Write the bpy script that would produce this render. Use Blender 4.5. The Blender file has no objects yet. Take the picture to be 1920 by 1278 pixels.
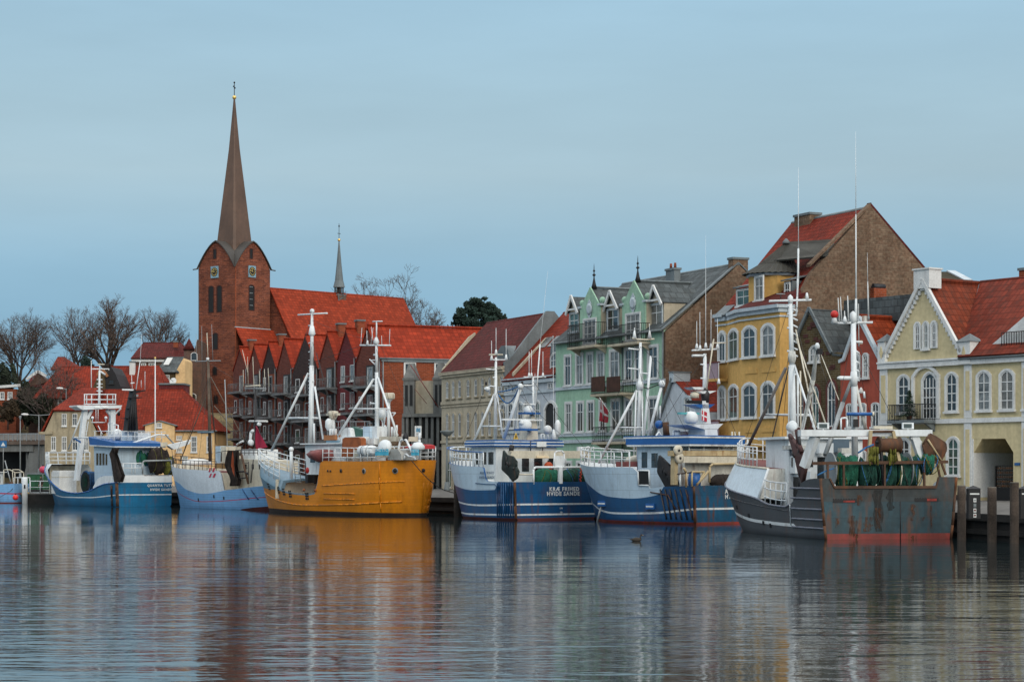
import bpy, math, random
from mathutils import Vector, Matrix
random.seed(7)
R = math.radians
SC = bpy.context.scene
COL = SC.collection

# ------------------------------------------------------------------ camera
F, CX, HY, H = 3900.0, 960.0, 880.0, 3.6          # focal length, optical axis and horizon in photo pixels; eye height in metres
cam = bpy.data.cameras.new('Camera'); cam.sensor_width = 36; cam.lens = F * 36 / 1920
cam.shift_y = (HY - 639) / 1920; cam.clip_start = 0.5; cam.clip_end = 6000
camo = bpy.data.objects.new('Camera', cam); COL.objects.link(camo)
camo.location = (0, 0, H); camo.rotation_euler = (R(90), 0, 0)
SC.camera = camo

# ------------------------------------------------------------------ sky and light
SUN_EL, SUN_AZ = R(22), R(154)                     # behind the camera, to the right; azimuth clockwise from +Y
wd = bpy.data.worlds.new('World'); SC.world = wd; wd.use_nodes = True
nt = wd.node_tree; nt.nodes.clear()
def wn(t, **k):
    n = nt.nodes.new(t)
    for a, b in k.items(): setattr(n, a, b)
    return n
wl = nt.links.new
sky = wn('ShaderNodeTexSky', sky_type='NISHITA', sun_disc=False, sun_elevation=SUN_EL, sun_rotation=SUN_AZ)
sky.air_density = 1.5; sky.dust_density = 2.0
tc = wn('ShaderNodeTexCoord'); sp = wn('ShaderNodeSeparateXYZ'); wl(tc.outputs['Generated'], sp.inputs[0])
rp = wn('ShaderNodeValToRGB'); wl(sp.outputs['Z'], rp.inputs[0])
els = rp.color_ramp.elements
def srgb(r, g, b):
    f = lambda c: (c / 12.92 if c <= .04045 else ((c + .055) / 1.055) ** 2.4)
    return (f(r / 255), f(g / 255), f(b / 255), 1)
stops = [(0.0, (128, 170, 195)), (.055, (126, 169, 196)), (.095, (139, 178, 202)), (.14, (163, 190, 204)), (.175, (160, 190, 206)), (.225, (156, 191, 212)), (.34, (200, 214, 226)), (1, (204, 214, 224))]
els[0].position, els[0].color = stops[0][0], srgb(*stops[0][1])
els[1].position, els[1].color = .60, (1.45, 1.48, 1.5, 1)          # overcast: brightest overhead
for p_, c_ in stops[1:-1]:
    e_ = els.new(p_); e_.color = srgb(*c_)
mp = wn('ShaderNodeMapping'); mp.inputs['Scale'].default_value = (1.6, 1.6, 9); mp.inputs['Rotation'].default_value = (0, R(3), 0)
wl(tc.outputs['Generated'], mp.inputs[0])
nz = wn('ShaderNodeTexNoise'); nz.inputs['Scale'].default_value = 2.2; nz.inputs['Detail'].default_value = 6; nz.inputs['Roughness'].default_value = .55
wl(mp.outputs[0], nz.inputs[0])
mr = wn('ShaderNodeMapRange'); mr.inputs['From Min'].default_value = .3; mr.inputs['From Max'].default_value = .7
mr.inputs['To Min'].default_value = 1.03; mr.inputs['To Max'].default_value = 1.17
wl(nz.outputs['Fac'], mr.inputs[0])
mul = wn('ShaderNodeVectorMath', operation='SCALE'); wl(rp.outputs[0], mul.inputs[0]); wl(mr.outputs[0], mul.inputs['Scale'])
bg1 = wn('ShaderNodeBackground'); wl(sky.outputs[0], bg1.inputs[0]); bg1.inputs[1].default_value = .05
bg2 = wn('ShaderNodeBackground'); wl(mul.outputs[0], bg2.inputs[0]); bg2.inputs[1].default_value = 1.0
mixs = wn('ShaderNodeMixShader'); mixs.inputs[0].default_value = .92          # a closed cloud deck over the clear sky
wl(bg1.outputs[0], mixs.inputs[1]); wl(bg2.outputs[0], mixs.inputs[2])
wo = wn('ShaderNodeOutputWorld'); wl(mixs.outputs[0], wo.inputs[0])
sl = bpy.data.lights.new('Sun', 'SUN'); sl.energy = 1.5; sl.angle = R(28); sl.color = (1, .90, .76)
so = bpy.data.objects.new('Sun', sl); COL.objects.link(so)
so.rotation_euler = (R(90) - SUN_EL, 0, R(180) - SUN_AZ + R(0))
sdir = Vector((math.sin(SUN_AZ) * math.cos(SUN_EL), math.cos(SUN_AZ) * math.cos(SUN_EL), math.sin(SUN_EL)))
so.rotation_euler = sdir.to_track_quat('Z', 'Y').to_euler()
SC.view_settings.view_transform = 'Standard'; SC.view_settings.look = 'None'
SC.view_settings.exposure = 0.06; SC.view_settings.gamma = 1
SC.cycles.use_denoising = True
SC.cycles.max_bounces = 6

# ------------------------------------------------------------------ materials
def M(name, col, rough=.6, var=.12, vs=.8, pat=None, ax='x', pw=.45, ph=.15, bump=.0, rust=0, dirt=.0, metal=0, spec=.4, col2=None, rcol=(.11, .04, .015), mortar=None, off=.5, fine=.10):
    m = bpy.data.materials.new(name); m.use_nodes = True
    n = m.node_tree.nodes; l = m.node_tree.links.new
    bs = n['Principled BSDF']
    bs.inputs['Roughness'].default_value = rough; bs.inputs['Metallic'].default_value = metal
    bs.inputs['Specular IOR Level'].default_value = spec
    t = n.new('ShaderNodeTexCoord')
    def noise(scale, det=4, sc3=None):
        x = n.new('ShaderNodeTexNoise'); x.inputs['Scale'].default_value = scale; x.inputs['Detail'].default_value = det
        if sc3:
            q = n.new('ShaderNodeMapping'); q.inputs['Scale'].default_value = sc3; l(t.outputs['Object'], q.inputs[0]); l(q.outputs[0], x.inputs[0])
        else: l(t.outputs['Object'], x.inputs[0])
        return x
    def rng(sock, a, b, c, d):
        x = n.new('ShaderNodeMapRange'); l(sock, x.inputs[0])
        for i, v in zip(('From Min', 'From Max', 'To Min', 'To Max'), (a, b, c, d)): x.inputs[i].default_value = v
        return x.outputs[0]
    def mix(f, a, b, mode='MIX'):
        x = n.new('ShaderNodeMix'); x.data_type = 'RGBA'; x.blend_type = mode
        for sck, v in ((x.inputs[0], f), (x.inputs[6], a), (x.inputs[7], b)):
            if hasattr(v, 'is_linked'): l(v, sck)
            else: sck.default_value = v if isinstance(v, float) else (*v[:3], 1)
        return x.outputs[2]
    hsock = None
    base = col
    if pat:
        s = n.new('ShaderNodeSeparateXYZ'); l(t.outputs['Object'], s.inputs[0])
        cb = n.new('ShaderNodeCombineXYZ')
        if ax == 'xy':
            ad = n.new('ShaderNodeMath'); ad.operation = 'ADD'; l(s.outputs[0], ad.inputs[0]); l(s.outputs[1], ad.inputs[1]); u = ad.outputs[0]
        else: u = s.outputs[0 if ax == 'x' else 1]
        l(u, cb.inputs[0]); l(s.outputs[2], cb.inputs[1])
        br = n.new('ShaderNodeTexBrick'); l(cb.outputs[0], br.inputs[0])
        br.inputs['Scale'].default_value = 1; br.inputs['Brick Width'].default_value = pw; br.inputs['Row Height'].default_value = ph
        br.inputs['Mortar Size'].default_value = .02 if pat == 'brick' else .035
        br.inputs['Mortar Smooth'].default_value = .3
        br.offset = off
        c2 = col2 or tuple(c * .62 for c in col)
        br.inputs['Color1'].default_value = (*col, 1); br.inputs['Color2'].default_value = (*c2, 1)
        mo = mortar or (tuple(min(1, c * .8 + .05) for c in col) if pat == 'brick' else tuple(c * .55 for c in col))
        br.inputs['Mortar'].default_value = (*mo, 1)
        base = br.outputs['Color']; hsock = br.outputs['Fac']
    nb = noise(vs)
    f = rng(nb.outputs['Fac'], .3, .7, 1 - var, 1 + var)
    sv = n.new('ShaderNodeVectorMath'); sv.operation = 'SCALE'
    if hasattr(base, 'is_linked'): l(base, sv.inputs[0])
    else: sv.inputs[0].default_value = base[:3]
    l(f, sv.inputs['Scale']); cur = sv.outputs[0]
    nf = noise(vs * 9, 3); sv2 = n.new('ShaderNodeVectorMath'); sv2.operation = 'SCALE'
    l(cur, sv2.inputs[0]); l(rng(nf.outputs['Fac'], .3, .7, 1 - fine, 1 + fine), sv2.inputs['Scale']); cur = sv2.outputs[0]
    if dirt:
        nd = noise(1.0, 5, (2.2, 2.2, .35))
        cur = mix(rng(nd.outputs['Fac'], .45, .75, 0, dirt), cur, (.035, .03, .025))
    if rust:
        nr = noise(1.0, 6, (3.0, 3.0, .7)); n2 = noise(.45, 2)
        ml = n.new('ShaderNodeMath'); ml.operation = 'MULTIPLY'
        l(rng(nr.outputs['Fac'], .50, .66, 0, 1), ml.inputs[0]); l(rng(n2.outputs['Fac'], .42, .62, 0, rust), ml.inputs[1])
        cur = mix(ml.outputs[0], cur, rcol)
    l(cur, bs.inputs['Base Color'])
    if bump:
        b = n.new('ShaderNodeBump'); b.inputs['Strength'].default_value = bump; b.inputs['Distance'].default_value = .04
        if hsock is not None:
            iv = n.new('ShaderNodeMath'); iv.operation = 'SUBTRACT'; iv.inputs[0].default_value = 1; l(hsock, iv.inputs[1]); l(iv.outputs[0], b.inputs['Height'])
        else: l(nf.outputs['Fac'], b.inputs['Height'])
        l(b.outputs[0], bs.inputs['Normal'])
    return m

white = M('white_paint', (.66, .70, .72), .42, .08, .9, rust=.35, dirt=.12, fine=.05)
whiteD = M('weathered_white_paint', (.58, .58, .54), .5, .12, .9, rust=.9, dirt=.35)
cream = M('cream_paint', (.56, .52, .42), .5, .12, rust=.5, dirt=.2)
rustM = M('rusty_steel', (.075, .038, .022), .8, .35, 1.4, rust=.8, rcol=(.18, .06, .015))
darkM = M('dark_steel', (.022, .022, .025), .55, .3, 1.2, rust=.5)
blackM = M('black_paint', (.008, .008, .01), .6, .2)
galv = M('galvanised_steel', (.26, .28, .29), .5, .15, metal=.3)
greyM = M('grey_paint', (.20, .22, .23), .55, .12, dirt=.2)
rope = M('rope', (.05, .045, .04), .9)
ropeB = M('blue_rope', (.03, .13, .30), .9)
netG = M('green_net', (.014, .105, .066), .95, .45, 1.6, bump=.6, fine=.25)
netG2 = M('dark_green_net', (.012, .060, .045), .95, .5, 2.0, bump=.6, fine=.3)
netB = M('blue_net', (.015, .06, .14), .95, .55, 2.0, bump=.8, fine=.4)
netY = M('yellow_green_net', (.12, .12, .02), .95, .5, 2.0, bump=.8, fine=.4)
netK = M('brown_net', (.022, .016, .014), .95, .6, 2.0, bump=.8, fine=.5)
orangeP = M('orange_plastic', (.62, .09, .02), .45)
redP = M('red_paint', (.42, .02, .015), .5)
wine = M('wine_cloth', (.26, .008, .035), .8)
wood = M('weathered_wood', (.10, .075, .055), .85, .3, 1.5, dirt=.3)
woodL = M('varnished_wood', (.30, .12, .045), .5, .2)
deckR = M('red_deck', (.13, .025, .02), .7)
glass = M('window_glass', (.022, .028, .032), .08, .6, 1.1, spec=.8, fine=.3)
glassC = M('curtained_glass', (.16, .17, .17), .2, .7, 1.3, spec=.6, fine=.3)
glassG = M('green_curtained_glass', (.035, .075, .062), .15, .7, 1.5, spec=.7, fine=.3)
glassW = M('bright_curtained_glass', (.15, .15, .14), .3, .5, 1.7, spec=.5, fine=.3)
PANES = (glass, glass, glass, glassC, glassG, glassW)
trim = M('white_trim', (.62, .63, .62), .6, .08, dirt=.15)
trimB = M('pale_blue_trim', (.42, .48, .52), .6, .1, dirt=.2)
gold = M('gilding', (.75, .52, .16), .35, .05, metal=.6)

# ------------------------------------------------------------------ mesh building
class MB:
    def __init__(s): s.v = []; s.f = []; s.mi = []; s.sm = []; s.mats = []
    def m(s, mat):
        if mat not in s.mats: s.mats.append(mat)
        return s.mats.index(mat)
    def face(s, pts, mat, smooth=False):
        k = len(s.v); s.v += [tuple(p) for p in pts]; s.f.append(tuple(range(k, k + len(pts)))); s.mi.append(s.m(mat)); s.sm.append(smooth)
    def raw(s, vs, fs, mat, smooth=False):
        k = len(s.v); s.v += [tuple(p) for p in vs]; i = s.m(mat)
        for f in fs: s.f.append(tuple(a + k for a in f)); s.mi.append(i); s.sm.append(smooth)
        return s
    def box(s, a, b, mat):
        x0, y0, z0 = (min(a[i], b[i]) for i in range(3)); x1, y1, z1 = (max(a[i], b[i]) for i in range(3))
        return s.raw([(x0, y0, z0), (x1, y0, z0), (x1, y1, z0), (x0, y1, z0), (x0, y0, z1), (x1, y0, z1), (x1, y1, z1), (x0, y1, z1)],
              [(0, 3, 2, 1), (4, 5, 6, 7), (0, 1, 5, 4), (1, 2, 6, 5), (2, 3, 7, 6), (3, 0, 4, 7)], mat)
    def bar(s, p, q, r, mat, n=6, r2=None):
        p, q = Vector(p), Vector(q); d = q - p
        if d.length < 1e-6: return s
        r2 = r if r2 is None else r2
        d.normalize(); a = d.orthogonal().normalized(); b = d.cross(a)
        vs = []
        for c, rr in ((p, r), (q, r2)):
            for i in range(n):
                t = 2 * math.pi * i / n; vs.append(c + a * (rr * math.cos(t)) + b * (rr * math.sin(t)))
        fs = [(i, (i + 1) % n, n + (i + 1) % n, n + i) for i in range(n)]
        s.raw(vs, fs, mat, True)
        return s.raw(vs, [tuple(range(n - 1, -1, -1)), tuple(range(n, 2 * n))], mat)
    def beam(s, p, q, w, h, mat, up=(0, 0, 1)):
        p, q = Vector(p), Vector(q); d = (q - p).normalized(); u = Vector(up)
        a = d.cross(u)
        if a.length < 1e-4: a = d.cross(Vector((1, 0, 0)))
        a.normalize(); b = a.cross(d)
        vs = [c + a * (x * w / 2) + b * (y * h / 2) for c in (p, q) for x, y in ((-1, -1), (1, -1), (1, 1), (-1, 1))]
        return s.raw(vs, [(0, 1, 2, 3), (7, 6, 5, 4), (0, 4, 5, 1), (1, 5, 6, 2), (2, 6, 7, 3), (3, 7, 4, 0)], mat)
    def tube(s, pts, r, mat, n=6):
        for i in range(len(pts) - 1): s.bar(pts[i], pts[i + 1], r, mat, n)
        return s
    def lathe(s, c, prof, mat, n=14, axis=(0, 0, 1), smooth=True):
        c = Vector(c); d = Vector(axis).normalized(); a = d.orthogonal().normalized(); b = d.cross(a)
        vs = [c + d * h + a * (r * math.cos(2 * math.pi * i / n)) + b * (r * math.sin(2 * math.pi * i / n)) for r, h in prof for i in range(n)]
        fs = [(k * n + i, k * n + (i + 1) % n, (k + 1) * n + (i + 1) % n, (k + 1) * n + i) for k in range(len(prof) - 1) for i in range(n)]
        s.raw(vs, fs, mat, smooth)
        caps = []
        if prof[0][0] > 1e-4: caps.append(tuple(range(n - 1, -1, -1)))
        if prof[-1][0] > 1e-4: caps.append(tuple(range(len(vs) - n, len(vs))))
        if caps: s.raw(vs, caps, mat)
        return s
    def ball(s, c, r, mat, n=12, sq=1.0):
        k = 7
        return s.lathe(c, [(r * math.sin(math.pi * i / k) + 1e-5, -r * sq * math.cos(math.pi * i / k)) for i in range(k + 1)], mat, n)
    def prism(s, poly, d, mat):
        d = Vector(d); n = len(poly); P = [Vector(p) for p in poly]
        vs = P + [p + d for p in P]
        return s.raw(vs, [tuple(range(n - 1, -1, -1)), tuple(range(n, 2 * n))] + [(i, (i + 1) % n, n + (i + 1) % n, n + i) for i in range(n)], mat)
    def slab(s, quad, th, mat):
        P = [Vector(p) for p in quad]; nn = (P[1] - P[0]).cross(P[2] - P[0]).normalized()
        return s.prism(P, nn * th, mat)
    def build(s, name, parent=None, loc=None, **props):
        me = bpy.data.meshes.new(name); me.from_pydata(s.v, [], s.f)
        for m_ in s.mats: me.materials.append(m_)
        me.polygons.foreach_set('material_index', s.mi); me.polygons.foreach_set('use_smooth', s.sm); me.update()
        import bmesh
        b = bmesh.new(); b.from_mesh(me); bmesh.ops.remove_doubles(b, verts=b.verts, dist=.0004); bmesh.ops.recalc_face_normals(b, faces=b.faces); b.to_mesh(me); b.free()
        o = bpy.data.objects.new(name, me); COL.objects.link(o)
        if parent is not None: o.parent = parent
        if loc is not None: o.location = loc
        for k, v in props.items(): o[k] = v
        return o
def thing(name, label, cat, loc=(0, 0, 0), rz=0, group=None):
    o = bpy.data.objects.new(name, None); COL.objects.link(o); o.empty_display_size = .3
    o.location = loc; o.rotation_euler = (0, 0, rz); o['label'] = label; o['category'] = cat
    if group: o['group'] = group
    return o
def tag(o, label, cat, group=None):
    o['label'] = label; o['category'] = cat
    if group: o['group'] = group
    return o
def struct(o): o['kind'] = 'structure'; return o
def stuff(o): o['kind'] = 'stuff'; return o
def dup(root, loc=None, rz=None, scale=None, label=None, group=None):
    def cp(o, par):
        c = o.copy(); COL.objects.link(c)
        if par is not None: c.parent = par
        for ch in o.children: cp(ch, c)
        return c
    r = cp(root, None)
    if loc is not None: r.location = loc
    if rz is not None: r.rotation_euler = (0, 0, rz)
    if scale is not None: r.scale = scale if hasattr(scale, '__len__') else (scale,) * 3
    if label: r['label'] = label
    if group: r['group'] = group
    return r

class Frame:
    """A local frame: x along e1, y along e2 (e1 turned +90 deg), z up from the water."""
    def __init__(s, o, ang): s.o = Vector(o[:2]); s.a = ang; s.e1 = Vector((math.cos(ang), math.sin(ang))); s.e2 = Vector((-s.e1.y, s.e1.x))
    def at(s, px, py, y=0.0):
        k = (px - CX) / F; Y = (y + s.o.dot(s.e2)) / (k * s.e2.x + s.e2.y)
        return Vector(((Vector((k * Y, Y)) - s.o).dot(s.e1), y, H + (HY - py) / F * Y))
    def atx(s, px, py, x):
        k = (px - CX) / F; Y = (x + s.o.dot(s.e1)) / (k * s.e1.x + s.e1.y)
        return Vector((x, (Vector((k * Y, Y)) - s.o).dot(s.e2), H + (HY - py) / F * Y))
    def w(s, p): q = s.o + s.e1 * p[0] + s.e2 * p[1]; return Vector((q.x, q.y, p[2]))
    @property
    def loc(s): return (s.o.x, s.o.y, 0)
def P(px, py, Y): return Vector(((px - CX) / F * Y, Y, H + (HY - py) / F * Y))
def gx(px, Y): return (px - CX) / F * Y

def lettering(name, body, size, mat, parent, origin, xdir, ydir, ext=.01, align='CENTER', bold=0.0):
    cu = bpy.data.curves.new(name, 'FONT'); cu.body = body; cu.size = size; cu.extrude = ext; cu.align_x = align; cu.offset = bold; cu.space_character = 1.22; cu.resolution_u = 2
    o = bpy.data.objects.new(name, cu); COL.objects.link(o)
    dg = bpy.context.evaluated_depsgraph_get(); me = bpy.data.meshes.new_from_object(o.evaluated_get(dg)); me.name = name
    bpy.data.objects.remove(o)
    x, y = Vector(xdir).normalized(), Vector(ydir).normalized(); z = x.cross(y)
    me.transform(Matrix(((x.x, y.x, z.x, origin[0]), (x.y, y.y, z.y, origin[1]), (x.z, y.z, z.z, origin[2]), (0, 0, 0, 1))))
    me.materials.clear(); me.materials.append(mat)
    o = bpy.data.objects.new(name, me); COL.objects.link(o); o.parent = parent
    return o
# ------------------------------------------------------------------ building materials
brickT = M('tower_brick', (.225, .070, .037), .85, .25, .5, 'brick', 'xy', .85, .28, .25, dirt=.2, fine=.28, col2=(.12, .040, .026), spec=.12)
brickN = M('dark_brown_brick', (.115, .058, .04), .85, .2, .4, 'brick', 'xy', .5, .16, .2, dirt=.3, col2=(.07, .045, .033), spec=.12)
brickF = M('fire_wall_brick', (.19, .135, .092), .9, .22, .5, 'brick', 'xy', .42, .16, .3, dirt=.18, col2=(.15, .09, .058), mortar=(.15, .10, .07), fine=.3, spec=.12)
brickY = M('yellow_brown_brick', (.105, .075, .035), .9, .3, .5, 'brick', 'xy', .5, .16, .2, dirt=.3, spec=.12)
brickR = M('red_row_brick', (.155, .038, .023), .85, .15, .5, 'brick', 'xy', .5, .16, .2, dirt=.15, spec=.12)
brickO = M('orange_row_brick', (.26, .060, .022), .85, .15, .5, 'brick', 'xy', .5, .16, .2, dirt=.1, spec=.12)
brickD = M('dark_row_brick', (.045, .023, .021), .85, .2, .5, 'brick', 'xy', .5, .16, .2, spec=.12)
brickC = M('crimson_row_brick', (.135, .017, .019), .85, .15, .5, 'brick', 'xy', .5, .16, .2, spec=.12)
def roofm(name, c, ax, **k): return M(name, c, .75, k.pop('var', .18), .35, k.pop('pat', 'tile'), ax, k.pop('pw', .34), k.pop('ph', .3), .6, dirt=k.pop('dirt', .2), off=k.pop('off', 0), spec=.1, **k)
tileOy = roofm('orange_tiles', (.31, .037, .015), 'y', dirt=.12, var=.12, pw=.5, ph=.42)
tileCh = roofm('church_tiles', (.32, .045, .018), 'x', dirt=.15, var=.15, ph=.45, pw=.6)
tileRx = roofm('red_tiles', (.225, .030, .015), 'x', var=.25)
tileRy = roofm('red_cross_tiles', (.225, .030, .015), 'y', var=.25)
tileMx = roofm('mossy_red_tiles', (.20, .038, .022), 'x', dirt=.5, pw=.4, ph=.42)
tileMy = roofm('mossy_red_cross_tiles', (.20, .042, .020), 'y', dirt=.5, pw=.4, ph=.42)
tileDx = roofm('dark_red_tiles', (.115, .022, .020), 'x', dirt=.35)
tileOr = roofm('bright_orange_tiles', (.36, .062, .022), 'y', pw=.45, ph=.42)
slateY = roofm('grey_slate', (.10, .115, .12), 'y', pat='tile', pw=.6, ph=.5, off=.5, col2=(.055, .065, .068), dirt=.4)
slateX = roofm('grey_slate_long', (.10, .115, .12), 'x', pat='tile', pw=.6, ph=.5, off=.5, col2=(.055, .065, .068), dirt=.4)
lead = M('lead_sheet', (.13, .155, .165), .6, .2, .6, dirt=.3)
copper = M('brown_copper', (.105, .060, .040), .55, .22, .25, dirt=.25)
copperD = M('dark_copper', (.055, .05, .045), .6, .2, .4)
greenW = M('green_render', (.30, .47, .35), .8, .08, .4, dirt=.22, spec=.12)
sandW = M('sand_render', (.42, .37, .28), .85, .1, .4, dirt=.3, spec=.12)
paleW = M('pale_blue_render', (.46, .50, .54), .8, .08, .4, dirt=.25, spec=.12)
ochreW = M('ochre_render', (.58, .35, .115), .8, .08, .4, dirt=.18, spec=.12)
yellowW = M('pale_yellow_render', (.56, .475, .285), .8, .07, .4, dirt=.15, spec=.12)
redW = M('brick_red_render', (.33, .075, .05), .8, .1, .4, dirt=.2, spec=.12)
beigeW = M('beige_render', (.34, .29, .20), .9, .15, .5, dirt=.45, spec=.12)
creamW = M('cream_render', (.66, .45, .23), .85, .1, .4, dirt=.15, spec=.12)
concrete = M('grey_concrete', (.15, .155, .15), .85, .15, .5, dirt=.35, spec=.12)
dark = M('dark_opening', (.008, .009, .010), .7)
iron = M('wrought_iron', (.012, .013, .014), .6)
mauve = M('mauve_panel', (.34, .25, .29), .8, .1, dirt=.2)
brownP = M('brown_panel', (.05, .02, .012), .9, .4, 2.5)

def YF(px): return 477000.0 / (px + 1700) if px >= 1480 else 342000.0 / (px + 800)
class Bld:
    def __init__(s, name, label, pxL, pxR, YL=None, YR=None, cat='house', group=None):
        YL = YL or YF(pxL); YR = YR or YF(pxR)
        A = Vector((gx(pxL, YL), YL)); B = Vector((gx(pxR, YR), YR))
        s.fr = Frame(A, math.atan2(B.y - A.y, B.x - A.x)); s.W = (B - A).length
        s.root = thing(name, label, cat, s.fr.loc, s.fr.a, group)
    def u(s, px, y=0): return s.fr.at(px, HY, y).x
    def z(s, px, py, y=0): return s.fr.at(px, py, y).z
    def part(s, name, mb, **k): return mb.build(name, s.root, **k)

def outline(u0, u1, z0, z1, arch, n=6):
    pts = [(u0, z0), (u1, z0)]
    if arch <= 0: return pts + [(u1, z1), (u0, z1)]
    return pts + [(u1 + (u0 - u1) * i / n, z1 - arch + arch * math.sin(math.pi * i / n) ** .7) for i in range(n + 1)]
def ring(mb, o, i, y0, y1, mat):
    n = len(o)
    for k in range(n):
        j = (k + 1) % n
        a, b, c, d = o[k], o[j], i[j], i[k]
        mb.face([(a[0], y1, a[1]), (b[0], y1, b[1]), (c[0], y1, c[1]), (d[0], y1, d[1])], mat)
        mb.face([(a[0], y0, a[1]), (b[0], y0, b[1]), (b[0], y1, b[1]), (a[0], y1, a[1])], mat)
        mb.face([(d[0], y0, d[1]), (c[0], y0, c[1]), (c[0], y1, c[1]), (d[0], y1, d[1])], mat)
def window(b, u0, u1, z0, z1, arch=0, cols=2, rows=(.66,), sw=.16, smat=None, fmat=None, g=None, y=0, fw=.08, sill=True, name='window', mat4=None):
    """Surround, casement frame and glazing bars as one part; the glass is its own sub-part."""
    fmat = fmat or trim; smat = smat or fmat; mb = MB()
    a = arch
    if sw > 0: ring(mb, outline(u0 - sw, u1 + sw, z0, z1 + sw, a * 1.15), outline(u0, u1, z0, z1, a), y, y - .10, smat)
    ring(mb, outline(u0, u1, z0, z1, a), outline(u0 + fw, u1 - fw, z0 + fw, z1 - fw, a * .95), y, y - .06, fmat)
    h = z1 - a * .4 - z0
    for r in rows: mb.box((u0 + fw, y - .055, z0 + h * r - fw * .4), (u1 - fw, y - .01, z0 + h * r + fw * .4), fmat)
    for c in range(1, cols):
        uc = u0 + (u1 - u0) * c / cols; mb.box((uc - fw * .4, y - .05, z0 + fw), (uc + fw * .4, y - .01, z1 - fw - (0 if cols == 2 else a * .5)), fmat)
    if sill: mb.box((u0 - sw - .06, y - .2, z0 - .14), (u1 + sw + .06, y, z0 - .002), smat)
    w = mb.build(name, b.root)
    p = MB(); ol = outline(u0 + fw * .5, u1 - fw * .5, z0 + fw * .5, z1 - fw * .5, a * .95)
    p.face([(q[0], y - .015, q[1]) for q in ol], g or random.choice(PANES)); p.build('pane', w)
    if mat4 is not None: w.matrix_local = mat4
    return w
def gable_long(b, u0, u1, zb, ze, yr, zr, D, wall, roof, over=.25, th=.16, zback=None):
    """House body with its ridge along the street; returns wall and roof parts."""
    zk = ze if zback is None else zback
    mb = MB(); mb.prism([(u0, 0, zb), (u0, D, zb), (u0, D, zk), (u0, yr, zr), (u0, 0, ze)], (u1 - u0, 0, 0), wall); w = b.part('wall', mb)
    mb = MB(); s1 = (zr - ze) / yr
    mb.slab([(u0, -over, ze - s1 * over + .05), (u1, -over, ze - s1 * over + .05), (u1, yr, zr + .05), (u0, yr, zr + .05)], th, roof)
    s2 = (zr - zk) / (D - yr)
    mb.slab([(u0, yr, zr + .05), (u1, yr, zr + .05), (u1, D + over, zk - s2 * over + .05), (u0, D + over, zk - s2 * over + .05)], th, roof)
    mb.bar((u0, yr, zr + .16), (u1, yr, zr + .16), .14, roof, 6)
    return w, b.part('roof', mb)
def gable_cross(b, u0, u1, zb, ze, zr, D, wall, roof, uc=None, y0=0, over=.12, th=.16, trimm=None, name='wall', rname='roof', parent=None):
    """House body with its ridge running back from the street."""
    uc = (u0 + u1) / 2 if uc is None else uc
    mb = MB(); mb.prism([(u0, y0, zb), (u1, y0, zb), (u1, y0, ze), (uc, y0, zr), (u0, y0, ze)], (0, D, 0), wall)
    w = mb.build(name, parent or b.root)
    mb = MB(); e = .05
    for ux in (u0, u1):
        s = (zr - ze) / (ux - uc); o = over * (1 if ux > uc else -1)
        q = [(ux + o, y0 - .1, ze + s * o + e), (uc, y0 - .1, zr + e), (uc, y0 + D, zr + e), (ux + o, y0 + D, ze + s * o + e)]
        if ux > uc: q = q[::-1]
        mb.slab(q, th if True else 0, roof)
        if trimm: mb.beam((ux + o, y0 - .14, ze + s * o + .1), (uc, y0 - .14, zr + .14), .12, .22, trimm)
    mb.bar((uc, y0 - .1, zr + .2), (uc, y0 + D, zr + .2), .13, roof, 6)
    return w, mb.build(rname, parent or b.root)
def chimney(b, u, y, z0, z1, w=.7, d=.7, mat=None, parent=None, pots=0):
    mb = MB(); mat = mat or brickN
    mb.box((u - w / 2, y - d / 2, z0), (u + w / 2, y + d / 2, z1 - .18), mat); mb.box((u - w / 2 - .08, y - d / 2 - .08, z1 - .18), (u + w / 2 + .08, y + d / 2 + .08, z1), lead)
    for i in range(pots): mb.lathe((u - w / 2 + (i + .5) * w / pots, y, z1), [(.13, 0), (.10, .45)], brickO, 8)
    return mb.build('chimney', parent or b.root)
def railing(mb, p, q, h, mat, step=.14, r=.018, top=.03, mid=()):
    p, q = Vector(p), Vector(q); n = max(1, int((q - p).length / step)); up = Vector((0, 0, h))
    mb.bar(p + up, q + up, top, mat, 5); mb.bar(p + up * .06, q + up * .06, top * .8, mat, 5)
    for f in mid: mb.bar(p + up * f, q + up * f, top * .7, mat, 5)
    for i in range(n + 1): a = p + (q - p) * i / n; mb.bar(a, a + up, r, mat, 4)
def balcony(b, u0, u1, z, dep, mat, slabm, h=1.0, step=.16, panel=None, name='balcony'):
    mb = MB(); mb.box((u0, -dep, z - .2), (u1, -.001, z), slabm)
    for k in (u0 + .25, u1 - .25): mb.prism([(k - .08, -.002, z - .2), (k - .08, -dep * .8, z - .2), (k - .08, -.002, z - .75)], (.16, 0, 0), slabm)
    o = b.part(name, mb)
    mb = MB(); e = .05
    if panel:
        mb.box((u0, -dep, z + .002), (u1, -dep + .04, z + h), panel); mb.box((u0, -dep + .042, z + .002), (u0 + .04, -.05, z + h), panel); mb.box((u1 - .04, -dep + .042, z + .002), (u1, -.05, z + h), panel)
    else:
        railing(mb, (u0 + e, -dep + e, z), (u1 - e, -dep + e, z), h, mat, step); railing(mb, (u0 + e, -dep + e, z), (u0 + e, -.05, z), h, mat, step); railing(mb, (u1 - e, -dep + e, z), (u1 - e, -.05, z), h, mat, step)
    mb.build('railing', o)
    return o

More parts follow.
